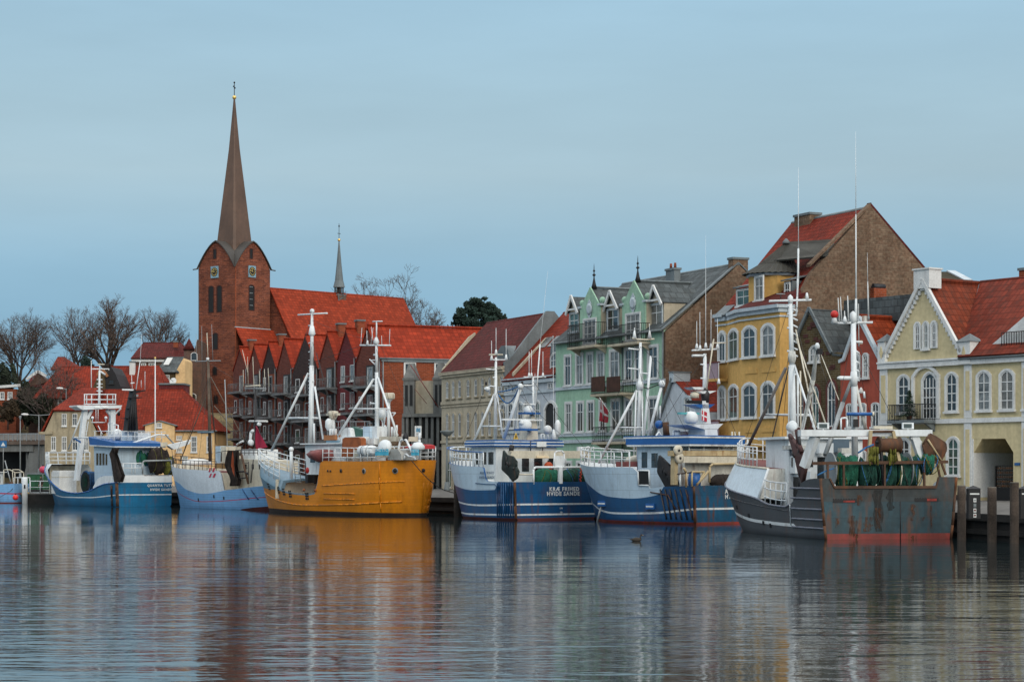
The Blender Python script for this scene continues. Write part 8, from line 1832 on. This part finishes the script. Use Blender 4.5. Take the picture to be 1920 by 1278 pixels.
# transom plate: stained grey upper strake, teal lower plate, red antifouling, notch for the nets
zn = g0(1200, 642).z; zsm = g0(1200, 750).z; zrd = g0(1200, 1000).z
yl = lambda z: B.half(0, z) + .02
mb = MB(); e = .03
mb.prism([(-e, yl(0), -.5), (-e, -yl(0), -.5), (-e, -yl(zrd), zrd), (-e, yl(zrd), zrd)], (.06, 0, 0), antif)
mb.prism([(-e, yl(zrd), zrd), (-e, -yl(zrd), zrd), (-e, -yl(zsm), zsm), (-e, yl(zsm), zsm)], (.06, 0, 0), steelSt)
a, b_, c_, d_ = g0(815, 560), g0(852, 642), g0(1645, 642), g0(1665, 545)
mb.prism([(-e - .006, yl(zsm), zsm), (-e - .006, -yl(zsm), zsm), (-e - .006, -yl(3.2), 3.22), (-e - .006, d_.y, 3.22), (-e - .006, c_.y, zn), (-e - .006, b_.y, zn), (-e - .006, a.y, 3.15), (-e - .006, yl(3.1), 3.15)], (.07, 0, 0), steelGr)
tp = B.part('transom', mb)
mb = MB(); mb.beam((-.06, b_.y, zn + .03), (-.06, c_.y, zn + .03), .12, .14, rustM); mb.beam((-.06, a.y, 3.15), (-.06, b_.y, zn), .08, .08, rustM); mb.beam((-.06, d_.y, 3.2), (-.06, c_.y, zn), .08, .08, rustM)
for yy, z0, z1 in ((yl(1.5), -.1, 3.15), (-yl(1.5), -.1, 3.2)): mb.tube([(-.02, math.copysign(B.half(0, z) + .02, yy), z) for z in (0, .7, 1.4, 2.1, 2.7, z1)], .08, rustM, 6)
mb.bar((-.05, g0(1368, 760).y, zsm), (-.05, g0(1368, 760).y, 0), .025, darkM, 4); B.part('stern_rim', mb)
streak = M('rust_run', (.085, .034, .014), .85, .5, 1.2, fine=.5); dstain = M('dark_run', (.018, .020, .020), .7, .3)
for m_ in (streak, dstain):                                      # ragged, broken edges
    N1 = m_.node_tree.nodes; L1 = m_.node_tree.links.new; t1 = N1.new('ShaderNodeTexCoord'); p1 = N1.new('ShaderNodeMapping'); p1.inputs['Scale'].default_value = (4, 4, 1.1); x1 = N1.new('ShaderNodeTexNoise'); x1.inputs['Scale'].default_value = 2.2; x1.inputs['Detail'].default_value = 6
    r1 = N1.new('ShaderNodeMapRange'); r1.inputs['From Min'].default_value = .40 if m_ is streak else .30; r1.inputs['From Max'].default_value = .66; r1.inputs['To Max'].default_value = .85; L1(t1.outputs['Object'], p1.inputs[0]); L1(p1.outputs[0], x1.inputs[0]); L1(x1.outputs['Fac'], r1.inputs[0]); L1(r1.outputs[0], N1['Principled BSDF'].inputs['Alpha'])
mb = MB(); rnd = random.Random(12)
def run(x0, x1, y0, y1, mat, n=7):
    L_, R_ = [], []
    for i in range(n + 1):
        y = y0 + (y1 - y0) * i / n; w = rnd.uniform(.55, 1.0) * (1 - .35 * abs(i / n - .4)); c = (x0 + x1) / 2 + rnd.uniform(-.18, .18) * (x1 - x0)
        p, q = g0(c - (x1 - x0) * .8 * w, y), g0(c + (x1 - x0) * .8 * w, y); L_.append((-.039 - .001 * len(L_) * 0 - rn[0], p.y, p.z)); R_.append((-.039 - rn[0], q.y, q.z))
    for i in range(n): mb.face([L_[i], R_[i], R_[i + 1], L_[i + 1]], mat)
    rn[0] += .0015
rn = [0.0]
for a_ in ((1160, 1225, 660, 985, dstain), (1268, 1310, 650, 820, dstain), (975, 1045, 860, 1030, streak), (1000, 1030, 1000, 1045, streak), (1170, 1215, 800, 960, streak), (1085, 1140, 870, 985, streak), (1440, 1475, 770, 900, streak), (1455, 1490, 1015, 1040, streak), (1030, 1060, 700, 780, streak), (860, 880, 880, 960, streak), (1600, 1615, 780, 960, streak), (1530, 1560, 870, 900, streak)): mb = MB(); run(*a_); B.part('rust_stain', mb)
mb = MB(); rp = M('faded_red_patch', (.20, .025, .018), .7, .5, 3)
for x0, x1, y0, y1, rx in ((840, 1028, 726, 758, (920, 1010, 742, 756)), (1480, 1664, 720, 750, (1575, 1650, 726, 746))):
    p, q = g0(x0, y1), g0(x1, y0); mb.box((-.06, p.y, p.z), (-.045, q.y, q.z), blackM); p, q = g0(rx[0], rx[3]), g0(rx[1], rx[2]); mb.box((-.068, p.y, p.z), (-.0605, q.y, q.z), rp)
    for i in range(9): xx = x0 + (x1 - x0) * (i + .5) / 9; p, q = g0(xx - 3, y0 + 8), g0(xx + 3, y0 + 1); mb.box((-.068, p.y, p.z), (-.0605, q.y, q.z), steelGr)
B.part('painted_out_plate', mb)
# side: stiffener bars, ladder rungs, vertical strake, scuppers
mb = MB()
for y in (640, 718, 800, 880, 945):
    t0, z0 = B.on(c7(592, y + 6)); z_ = max(.05, z0); mb.tube([B.hp(t, z_ + .02 * (t), 1, .03) for t in (.0, .05, .10, .15, .19)], .055, M('lilac_grey_paint', (.15, .16, .20), .5) if y == 640 else bpy.data.materials['lilac_grey_paint'], 5)
mb.tube([B.hp(.20, z, 1, .03) for z in (.62, 1.0, 1.5, 1.75)], .035, stripeW, 5); B.part('stiffener', mb)
B.strip(.2, .97, lambda t: B.sheer(t) - .02, .055, bpy.data.materials['lilac_grey_paint'], 'gunwale')
B.strip(.22, .8, pchip([(.2, 1.35), (.45, 1.6), (.8, 2.05)]), .03, hullGry)
for px, py in ((92, 795), (185, 860), (300, 918), (355, 938)): mb = MB(); t, z = B.on(c7(px, py)); p = B.hp(t, z, 1, .02); mb.box(p - Vector((.1, .04, .1)), p + Vector((.1, .04, .12)), blackM); B.part('scupper', mb)
# white whaleback with inclined sides and red deck
wb0, wb1 = .44, 1.0; N_ = 16; mb = MB(); rows = []
top = pchip([(.44, 3.65), (.7, 3.85), (1, 4.25)])
for i in range(N_ + 1):
    t = wb0 + (wb1 - wb0) * i / N_; hh = B.half(t, B.sheer(t)); x = B.X(t, B.sheer(t)); lean = .62 * min(1, (1 - t) * 9 + .1)
    rows.append([Vector((x, hh - .02, B.sheer(t))), Vector((x - .25 * i / N_, max(.03, hh - lean), top(t))), Vector((x - .25 * i / N_, -max(.03, hh - lean), top(t))), Vector((x, -hh + .02, B.sheer(t)))])
wsh = M('white_shelter_steel', (.56, .64, .70), .4, .06, dirt=.1, rust=.15)
for a, b_ in zip(rows, rows[1:]):
    for j, m_ in ((0, wsh), (1, deckR), (2, wsh)): mb.face([a[j], b_[j], b_[j + 1], a[j + 1]], m_)
a = rows[0]; mb.face([a[0], a[1], a[2], a[3]], whiteD); B.part('whaleback', mb)
mb = MB(); mb.tube([r[1] for r in rows], .07, cream, 6); mb.tube([r[2] for r in rows], .07, cream, 6)
r = rows[11]; mb.bar(r[0], r[1], .05, white); r = rows[0]; mb.bar(r[0], r[1], .08, white); mb.tube([rows[k][1].lerp(rows[k][0], .5) for k in (14, 15, 16)], .09, cream); mb.bar(rows[14][0], rows[14][1], .08, rustCr); B.part('rim', mb)
# bow rail on top of the whaleback
mb = MB()
for sd in (1, 2):
    for k in (1.15, .8, .42): mb.tube([r[sd] + UP * (k + .35 * max(0, i - 10) / 6) + Vector((0, (-.1 if sd == 1 else .1), 0)) for i, r in enumerate(rows[3:])], .04 if k > 1 else .03, white, 5)
    for i, r in enumerate(rows[3:]):
        p = r[sd] + Vector((0, (-.1 if sd == 1 else .1), 0)); mb.bar(p, p + UP * (1.15 + .35 * max(0, i - 10) / 6), .04, white, 5)
B.part('bow_rail', mb)
mb = MB(); rnd = random.Random(3)
for i in range(16): r = rows[5 + i % 4]; p = r[1].lerp(r[2], rnd.uniform(.15, .8)); mb.bar(p, p + Vector((rnd.uniform(-.25, .25), rnd.uniform(-.2, .2), rnd.uniform(.5, 1.1))), .05, white, 5)
B.part('anchor_gear', mb)
# companion house with windows on the shelter, doorway with gate
a = qB(418, 480, 2.2); b_ = qB(535, 480, 1.6); x0, x1 = a.x - 2.4, a.x - .9; z0, z1 = top(.5) - .3, qB(420, 345, 2.2).z
mb = MB(); mb.box((x0, .8, z0), (x1, 2.1, z1), white); w = B.part('companion_house', mb)
mb = MB(); mb.box((x0 - .15, .7, z1), (x1 + .2, 2.25, z1 + .22), whiteD); mb.box((x0 - .02, 2.1, z1 - .35), (x0 + .8, 2.13, z1 - .02), M('blue_black_glass', (.02, .03, .05), .3)); mb.build('roof', w)
mb = MB()
for f in (.25, .55): mb.box((x0 + 1.5 * f, 2.1, z0 + .35), (x0 + 1.5 * f + .2, 2.12, z1 - .45), glass)
for f in (.3, .62): mb.box((x0 - .02, .8 + 1.3 * f - .14, z0 + .35), (x0 - .001, .8 + 1.3 * f + .14, z1 - .3), glass)
mb.build('window', w)
xd = rows[0][0].x; mb = MB()
mb.box((xd - 3.2, 1.7, 1.3), (xd - .3, 1.9, 3.5), white); dh = B.part('deckhouse', mb)
mb = MB(); mb.box((xd - 1.6, 1.9, 1.5), (xd - .6, 1.93, 3.2), dark); mb.build('door', dh)
mb = MB(); mb.box((xd - 2.4, 1.9, 2.6), (xd - 2.0, 1.94, 3.3), redP); mb.bar((xd - 2.2, 1.94, 2.7), (xd - 2.2, 2.0, 3.1), .12, redP, 8); mb.build('fire_extinguisher', dh)
mb = MB(); t_ = [.40, .36, .32, .28, .24]
for k in (1.25, .8, .3): mb.tube([B.hp(t, B.sheer(t) + k, 1, -.1) for t in t_], .035, white, 5)
for t in t_: p = B.hp(t, B.sheer(t), 1, -.1); mb.bar(p, p + UP * 1.25, .04, white, 5)
p, q = B.hp(.28, 1.65, 1, -.1), B.hp(.24, 2.9, 1, -.1); mb.bar(p, q, .04, white); B.part('side_rail', mb)
# wheelhouse behind the gantry
xw = 9.0; zr0 = B.ax(c5t(570, 700), xw).z
w = B.house(xw, xw + 3.6, 2.2, 1.3, zr0, white, aft=((.12, .28, .45, .75), (.38, .5, .45, .75)), roof=((0, .14, white, .05),))
mb = MB(); p, q = B.ax(c5t(580, 765), xw - .3), B.ax(c5t(662, 700), xw - .3); mb.box((p.x - .3, p.y, p.z), (p.x + .25, q.y, q.z), M('blue_grey_panel', (.06, .10, .14), .5)); p, q = B.ax(c5t(510, 770), xw - 1), B.ax(c5t(580, 720), xw - 1); mb.box((p.x - .4, p.y, p.z), (p.x + .3, q.y, q.z), white); p, q = B.ax(c5t(625, 770), xw - 1.5), B.ax(c5t(690, 745), xw - 1); mb.box((p.x - .3, p.y, p.z), (p.x + .3, q.y, q.z), whiteD); B.part('deck_locker', mb)
# fore mast
q5 = lambda x, y, lat=0: B.at(c5t(x, y), lat); xm = q5(388, 640).x; m_ = lambda x, y, xx=None: B.ax(c5t(x, y), xm if xx is None else xx); mb = MB()
mb.bar(m_(392, 700), m_(385, 330), .20, white, 12, .18); mb.bar(m_(385, 330), m_(378, 20), .15, white, 10, .12); mb.lathe(m_(378, 15), [(.13, -.1), (.17, .1), (.15, .3), (.02, .42)], white, 10); mb.bar(m_(272, 12), m_(482, 6), .07, white); mb.bar(m_(462, 4), m_(460, -30), .12, white, 8, .06)
mb.tube([m_(385, 82), m_(408, 82), m_(412, -10), m_(415, -100), m_(418, -250)], .06, white, 6); mb.bar(m_(418, -250), m_(418, -655), .03, white, 5, .008); mb.bar(m_(418, -90), m_(418, -250), .05, white)
for y in (50, 95, 130, 170, 208, 242, 275): mb.bar(m_(388, y), m_(414, y + 13), .055, white, 5)
for y in (35, 75, 145, 260): mb.bar(m_(362, y), m_(380, y + 3), .06, white, 5)
mb.lathe(m_(386, 295), [(.18, -.3), (.25, 0), (.2, .4)], whiteD, 10); mb.bar(m_(368, 700), m_(372, 330), .04, white); mb.bar(m_(430, 760), m_(428, 360), .05, cream); mb.bar(m_(415, 640), m_(415, 380), .07, white)
mb.bar(m_(250, 578, xm + 2), m_(472, 580), .07, white)
for y in (375,): mb.bar(m_(385, y), m_(412, y + 2), .06, white)
mb.tube([m_(330, -2), m_(330, -22)], .03, darkM); mb.bar(m_(308, -24), m_(352, -24), .03, galv); B.part('foremast', mb)
mb = MB(); p = m_(380, 640, xm - .6); mb.lathe(p, [(.05, -.2), (.24, -.15), (.31, .1), (.31, .3), (.18, .42), (.03, .46)], white, 16, (-.9, -.1, .3)); mb.bar(m_(372, 700, xm - .5), m_(372, 650, xm - .5), .15, white); B.part('spotlight', mb)
mb = MB(); mb.bar(m_(168, 735, xm + 3), m_(355, 345, xm + .3), .10, M('grey_pole', (.13, .12, .115), .6), 8); mb.bar(m_(278, 735, xm + 2), m_(370, 340), .04, darkM, 5); mb.bar(m_(405, 155), m_(505, 640, xm - 5), .05, cream, 6); mb.bar(m_(408, 200), m_(555, 625, xm - 6), .045, cream, 6); mb.bar(m_(398, 330), m_(500, 650, xm - 4), .065, white, 6); B.part('stay', mb)
mb = MB(); mb.bar(m_(436, 660, xm - 2), m_(492, 400, xm - 4.5), .10, whiteD, 8, .14); mb.bar(m_(492, 400, xm - 4.5), m_(510, 245, xm - 6), .14, whiteD, 8, .07); mb.lathe(m_(512, 238, xm - 6), [(.12, -.2), (.15, .05), (.07, .2)], white, 8); mb.box(m_(515, 275, xm - 6.2), m_(530, 250, xm - 5.9), blackM); mb.bar(m_(528, 270, xm - 6), m_(620, 505, 4), .025, cream, 4); B.part('boom', mb)
# aft mast with antennas
xn = q5(700, 700).x; n_ = lambda x, y, xx=None: B.ax(c5t(x, y), xn if xx is None else xx); mb = MB()
mb.bar(n_(700, 800), n_(692, 110), .18, white, 12, .14); mb.lathe(n_(691, 105), [(.14, -.2), (.19, .1), (.17, .35), (.02, .48)], white, 10); mb.bar(n_(590, 122), n_(788, 118), .07, white); mb.bar(n_(705, 118), n_(706, 0), .10, white, 8, .06); mb.bar(n_(706, 0), n_(705, -420), .05, white, 6, .03); mb.bar(n_(705, -420), n_(704, -835), .025, white, 5, .006)
for x0, y0, x1, y1, r in ((622, 115, 616, -5, .04), (634, 115, 628, -10, .04), (650, 115, 648, 60, .045), (668, 115, 664, -15, .05), (720, 230, 718, 25, .03), (768, 100, 764, -85, .05)): mb.bar(n_(x0, y0), n_(x1, y1), r, M('pale_fibreglass', (.50, .52, .52), .5) if x0 == 622 else bpy.data.materials['pale_fibreglass'], 6, r * .6); mb.bar(n_(x0, y0 + 8), n_(x0, y0 - 12), r * 1.3, greyM, 6)
mb.bar(n_(764, -85), n_(762, -230), .02, white, 5, .006)
mb.lathe(n_(598, 122), [(.2, 0), (.06, .45)], white, 8); mb.ball(n_(598, 78), .22, redP, 10); mb.lathe(n_(650, 118), [(.16, 0), (.05, .35)], white, 8); mb.box(n_(735, 118), n_(762, 85), whiteD); mb.box(n_(718, 225), n_(738, 208), cream); mb.bar(n_(692, 212), n_(738, 218), .06, white)
for y in (258, 308, 350, 395, 450, 520): mb.bar(n_(702, y), n_(722, y + 15), .055, white, 5)
mb.lathe(n_(617, 395), [(.06, -.05), (.11, .1), (.11, 1.0), (.06, 1.15)], white, 10, (0, -1, 0)); mb.bar(n_(655, 395), n_(692, 395), .08, white)
mb.bar(n_(692, 385), n_(640, 520, 5.0), .10, galv, 8); mb.bar(n_(640, 520, 5), n_(552, 780, 3.2), .13, galv, 8); mb.bar(n_(705, 430), n_(752, 650, 4.5), .09, whiteD, 8); mb.bar(n_(660, 575, xn - .3), n_(785, 575, xn - .3), .09, bluePnt, 8); mb.lathe(n_(785, 575, xn - .3), [(.12, 0), (.12, .1)], cream, 8, (0, -1, 0)); mb.box(n_(695, 640, xn - .5), n_(715, 600, xn - .4), blackM); mb.bar(n_(745, 462), n_(748, 495), .06, white); mb.lathe(n_(695, 400), [(.17, -.4), (.22, 0), (.17, .4)], white, 10); B.part('aft_mast', mb)
# gantry over the stern
xg = .7; gg = lambda x, y, xx=xg: B.ax(c7(x, y), xx); mb = MB()
mb.beam(gg(580, 215), gg(1606, 214), .5, g0(600, 190).z - g0(600, 241).z, white); mb.beam(gg(704, 240, xg + .05), gg(618, 480, xg + .6), .42, .4, white)
mb.beam(gg(1478, 240, xg + .05), gg(1545, 440, xg + .05), .38, .4, white); mb.beam(gg(1455, 238, xg + .05), gg(1520, 300, xg + .05), .3, .3, white); B.part('gantry', mb)
mb = MB(); mb.beam(gg(1138, 196, xg - .45), gg(1118, 440, xg - .45), .16, .16, rustCr); mb.beam(gg(1312, 200, xg - .45), gg(1362, 440, xg - .45), .16, .16, rustCr); mb.bar(gg(1130, 205, xg - .45), gg(1315, 203, xg - .45), .07, rustM); mb.bar(gg(1210, 245, xg - .45), gg(1240, 620, xg - .5), .10, darkM, 6)
mb.lathe(gg(1195, 310, xg - .45), [(.42, 0), (.46, .03), (.36, .05), (.38, .6), (.36, 1.15), (.46, 1.18), (.42, 1.22)], rustM, 16, (0, -1, 0)); mb.bar(gg(1175, 285, xg - .45), gg(1320, 285, xg - .45), .08, darkM); B.part('net_sounder_winch', mb)
rnd = random.Random(6)
for cx_, y0, y1, n, lb in ((1165, 318, 455, 16, 'left bundle of yellow green ropes below the rusty winch drum'), (1320, 305, 455, 18, 'right bundle of yellow green ropes beside the rusty winch drum')):
    mb = MB()
    for i in range(n): x = cx_ + rnd.uniform(-34, 34); a_ = gg(x, y0 + rnd.uniform(0, 15), xg - .6 + rnd.uniform(-.15, .15)); b_ = gg(x + rnd.uniform(-8, 8), y1 + rnd.uniform(-25, 15), xg - .6 + rnd.uniform(-.2, .2)); mb.tube([a_, a_.lerp(b_, .5) + Vector((rnd.uniform(-.06, .06), rnd.uniform(-.06, .06), 0)), b_], .045, netY, 5)
    place(mb.build('rope_bundle'), B, lb, 'rope')
for x, y in ((766, 158), (1428, 158)): mb = MB(); mb.box(gg(x - 40, y + 24), gg(x + 40, y - 24, xg + .12), white); mb.box(gg(x - 30, y + 17, xg - .03), gg(x + 30, y - 15, xg - .005), M('lamp_glass_dark', (.06, .08, .08), .2) if x < 800 else bpy.data.materials['lamp_glass_dark']); mb.bar(gg(x, y + 24, xg + .06), gg(x, y + 40, xg + .06), .04, white); B.part('floodlight', mb)
mb = MB(); mb.box(gg(1168, 182, xg - .1), gg(1298, 160, xg + .1), cream); mb.tube([gg(905, 190, 1.2), gg(905, 100, 1.2), gg(940, 95, 1.2), gg(955, 110, 1.2), gg(955, 190, 1.2)], .05, white); mb.box(gg(735, 250, xg - .05), gg(940, 243, xg + .1), cream); B.part('gantry_lamp', mb)
# stern rail over the notch, nets, doors
mb = MB(); r0 = lambda x, y: B.ax(c7(x, y), .12)
mb.beam(r0(680, 452), r0(1740, 440), .14, .16, rustM)
for x in (800, 925, 1245, 1555): mb.beam(r0(x, 450), r0(x + 2, 640), .12, .10, rustM)
mb.beam(r0(1690, 445), r0(1725, 540), .1, .1, rustM); mb.beam(r0(1680, 560), r0(1655, 445), .1, .1, rustM); B.part('stern_rail', mb)
for x0, x1, y0, y1, xx, mt, lb, sd in ((900, 1085, 385, 635, .95, netG, 'bright green net bundle left of the winch on the trawler stern', 41), (1075, 1215, 420, 640, .75, netG2, 'dark green net with yellow twine in the middle of the trawler stern', 42), (1225, 1385, 400, 640, 1.0, netG2, 'dark green net right below the rusty winch on the trawler stern', 43), (1370, 1550, 395, 640, .8, netG2, 'dark net beside the grey flange at the right of the trawler stern', 44), (1555, 1640, 385, 520, .5, netG, 'small green net coil under the right trawl door', 45)):
    a, b_ = r0(x0, y1), r0(x1, y0); netpile('fishing_net', lb, B, xx, a.y, b_.y, a.z - .2, b_.z + .1, .6, mt, sd)
for x, y0, y1 in ((868, 365, 640), (1468, 362, 640)): mb = MB(); p, q = r0(x, y1), r0(x, y0); mb.lathe(Vector((1.0, p.y, (p.z + q.z) / 2)), [((q.z - p.z) / 2, 0), ((q.z - p.z) / 2, .06)], galv if x < 1000 else greyM, 24, (0, -1, 0)); B.part('net_drum_flange', mb)
mb = MB(); mb.tube([r0(1380, 470), r0(1385, 540), r0(1372, 620)], .03, cream, 5); mb.tube([r0(720, 545), r0(780, 515), r0(850, 490)], .04, ropeB, 5); mb.tube([r0(1040, 370), r0(1100, 330), r0(1160, 305)], .05, ropeB, 5); mb.tube([r0(1500, 380), r0(1560, 470), r0(1610, 490)], .04, netG, 5); place(mb.build('loose_rope'), B, 'loose pale and blue rope ends over the trawler nets', 'rope')
dd = [B.ax(c7(*p), .35) for p in ((1553, 305), (1605, 225), (1655, 250), (1725, 298), (1730, 345), (1708, 395), (1685, 432), (1625, 410), (1568, 385))]
mb = MB(); c_ = sum(dd, Vector()) / len(dd)
mb.raw(dd + [c_ - Vector((.15, 0, 0))], [(i, (i + 1) % 9, 9) for i in range(9)], rustM); mb.raw([p + Vector((.14, 0, 0)) for p in dd] + [c_], [((i + 1) % 9, i, 9) for i in range(9)], rustM)
for i in range(9): mb.bar(dd[i] + Vector((.07, 0, 0)), dd[(i + 1) % 9] + Vector((.07, 0, 0)), .08, rustM, 5)
mb.bar(dd[0].lerp(dd[1], .5) - Vector((.1, 0, 0)), dd[6] - Vector((.12, 0, 0)), .05, rustCr, 5); place(mb.build('trawl_door'), B, 'rusty brown trawl door hanging at the right of the trawler stern', 'trawl door', 'trawl doors hanging at the sterns')
dk = M('maroon_steel', (.06, .022, .020), .7, .35, 1.5, rust=.6)
dd = [B.at(c7(*p), 3.5) for p in ((490, 228), (520, 270), (560, 340), (600, 395), (622, 470), (605, 560), (590, 640), (575, 560), (568, 440), (535, 340), (495, 260))]
trawl_door(B, dd, .2, 'narrow maroon trawl door seen edge on at the port quarter of the trawler', dk, False)
mb = MB(); s5 = lambda x, y, lat=3.45: B.at(c7(x, y), lat)
mb.tube([s5(570, 200), s5(585, 330), s5(570, 420), s5(590, 600), s5(600, 690), s5(625, 745)], .10, darkM, 6); mb.tube([s5(600, 480), s5(590, 560), s5(610, 700)], .12, blackM, 6); mb.tube([s5(640, 400, 3.2), s5(605, 500, 3.3), s5(585, 640)], .14, darkM, 6); mb.tube([s5(672, 410, 3), s5(640, 440, 3.2), s5(620, 500, 3.2)], .12, netG2, 6); mb.tube([s5(560, 190), s5(575, 300), s5(600, 370)], .14, dk, 6); B.part('warp_block', mb)
wires(B, [(((1483, 560), 0), ((1385, 862), 0)), (((1484, 570), 0), ((1598, 620), 0)), (((1598, 620), 0), ((1690, 815), -2)), (((1598, 625), 0), ((1560, 812), 2.5)), (((1484, 640), 0), ((1440, 862), 2)), (((1530, 655), 0), ((1585, 810), 0)), (((1600, 640), 0), ((1640, 812), -2.8)), (((1484, 600), 0), ((1462, 868), -2)), (((1497, 620), 0), ((1545, 812), 1)), (((1530, 650), 0), ((1500, 835), 1.5))])
# duck on the water and the person on the pontoon
Yd = 14040 / (1014 - 880); D_ = MB(); dkf = M('duck_plumage', (.035, .028, .022), .8, .3, 6)
D_.lathe((-.24, 0, .06), [(.01, 0), (.06, .06), (.105, .16), (.115, .26), (.09, .38), (.04, .46), (.005, .5)], dkf, 12, (1, 0, .04)); D_.bar((.17, 0, .1), (.22, 0, .27), .035, dkf, 8, .028); D_.ball((.235, 0, .29), .045, dkf, 10); D_.bar((.27, 0, .285), (.34, 0, .275), .018, M('duck_bill', (.35, .22, .04), .5), 6, .01); D_.bar((-.22, 0, .08), (-.34, 0, .14), .03, dkf, 6, .008)
o = D_.build('duck', None, (gx(1193, Yd), Yd, 0)); o.rotation_euler = (0, 0, R(10)); o.scale = (1.1,) * 3; tag(o, 'lone dark duck swimming on the water below the second blue boat', 'duck')
# person standing on the pontoon: one continuous skinned body, jacket and hair as children
def skinned(name, verts, edges, radii, mat, parent=None):
    me = bpy.data.meshes.new(name); me.from_pydata([Vector(v) for v in verts], edges, []); o = bpy.data.objects.new(name, me); COL.objects.link(o)
    m = o.modifiers.new('skin', 'SKIN'); sk = me.skin_vertices[0].data
    for i, r in enumerate(radii): sk[i].radius = (r, r) if not hasattr(r, '__len__') else r
    sk[0].use_root = True; s = o.modifiers.new('sub', 'SUBSURF'); s.levels = 2; s.render_levels = 2
    dg = bpy.context.evaluated_depsgraph_get(); m2 = bpy.data.meshes.new_from_object(o.evaluated_get(dg)); bpy.data.objects.remove(o); m2.name = name
    m2.materials.clear(); m2.materials.append(mat)
    for p in m2.polygons: p.use_smooth = True
    r = bpy.data.objects.new(name, m2); COL.objects.link(r)
    if parent: r.parent = parent
    return r
skinM = M('skin', (.42, .24, .17), .6); coat = M('brown_coat', (.065, .045, .032), .9, .2, 4); trous = M('dark_trousers', (.012, .012, .015), .9); hairM = M('dark_hair', (.03, .02, .014), .9)
zt = P(60, 925, 222).z + .03; q = P(77, 900, 223)
V = [(0, 0, .92), (0, 0, 1.10), (0, 0, 1.32), (0, .0, 1.46), (0, -.01, 1.52), (0, -.02, 1.60), (0, -.03, 1.70),
     (.09, 0, .86), (.10, -.01, .48), (.11, .02, .08), (.12, -.12, .04), (-.09, 0, .86), (-.11, .03, .48), (-.13, .07, .08), (-.14, -.07, .04),
     (.20, .01, 1.38), (.25, .02, 1.10), (.22, -.10, .90), (.21, -.14, .83), (-.20, .01, 1.38), (-.26, .02, 1.10), (-.22, -.08, .88), (-.21, -.11, .81)]
E = [(0, 1), (1, 2), (2, 3), (3, 4), (4, 5), (5, 6), (0, 7), (7, 8), (8, 9), (9, 10), (0, 11), (11, 12), (12, 13), (13, 14), (3, 15), (15, 16), (16, 17), (17, 18), (3, 19), (19, 20), (20, 21), (21, 22)]
Rr = [(.15, .11), (.14, .10), (.17, .115), (.10, .08), .055, .085, .08, .09, .062, .045, .04, .09, .062, .045, .04, .06, .048, .036, .035, .06, .048, .036, .035]
body = skinned('person', V, E, Rr, trous); body.location = (q.x, 223.0, zt); body.rotation_euler = (0, 0, R(-25)); body.scale = (1.02,) * 3
tag(body, 'person in a brown coat and dark trousers standing on the pontoon', 'person')
V2 = [(0, 0, .80), (0, 0, 1.0), (0, 0, 1.18), (0, 0, 1.34), (0, 0, 1.45), (.20, .01, 1.38), (.255, .02, 1.10), (.225, -.09, .92), (-.20, .01, 1.38), (-.265, .02, 1.10), (-.225, -.07, .90)]
skinned('coat', V2, [(0, 1), (1, 2), (2, 3), (3, 4), (4, 5), (5, 6), (6, 7), (4, 8), (8, 9), (9, 10)], [(.19, .14), (.18, .13), (.17, .125), (.19, .13), (.12, .09), .075, .064, .052, .075, .064, .052], coat, body)
mb = MB(); mb.lathe((0, -.03, 1.56), [(.03, -.02), (.075, .03), (.088, .09), (.082, .15), (.05, .2), (.005, .215)], skinM, 12)
for s in (-1, 1): mb.ball((.03 * s, -.112, 1.66), .012, blackM, 6); mb.ball((.09 * s, -.02, 1.65), .022, skinM, 6); mb.lathe((.22 * s, -.13 + .03 * (s < 0), .84 - .02 * (s < 0)), [(.03, -.1), (.045, -.03), (.04, .03), (.02, .07)], skinM, 8)
for s in (-1, 1):
    for k in range(4): a = Vector((.20 * s + .018 * (k - 1.5), -.15 + .03 * (s < 0), .74)); mb.bar(a + UP * .03, a - UP * (.055 - .008 * abs(k - 1.5)) + Vector((0, .015, 0)), .009, skinM, 5, .007)
    mb.bar(Vector((.17 * s, -.165 + .03 * (s < 0), .80)), Vector((.16 * s, -.185 + .03 * (s < 0), .75)), .010, skinM, 5, .008)
mb.lathe((0, -.118, 1.63), [(.018, -.02), (.008, .04)], skinM, 6); mb.box((-.025, -.117, 1.595), (.025, -.10, 1.603), M('lips', (.28, .10, .08), .6)); mb.build('head', body)
mb = MB(); mb.lathe((0, -.012, 1.665), [(.092, 0), (.098, .04), (.085, .09), (.05, .125), (.005, .14)], hairM, 12); mb.build('hair', body)
# mooring ropes from boats to the quay
def rope_line(Bo, p, end, label, sag=.6, r=.035):
    a = Bo.fr.w(p); b_ = Vector(end); mb = MB(); pts = [a.lerp(b_, i / 12) - UP * (sag * math.sin(math.pi * i / 12)) for i in range(13)]
    mb.tube(pts, r, rope, 5); tag(mb.build('mooring_rope'), label, 'rope')
rope_line(YB, YB.at(c6(1200, 1120), 1.6), P(860, 925, 163), 'dark mooring line from the yellow stern to the quay pile')
q = P(858, 893, 160); mb = MB(); mb.lathe((0, 0, 0), [(.30, -1.2), (.30, q.z - .3), (.27, q.z - .1), (.24, q.z)], pileM, 12); tag(mb.build('mooring_pile', None, (q.x, 160.0, 0)), 'single dark timber pile between the yellow stern and the royal blue bow', 'mooring pile', 'timber mooring piles at the right quay')
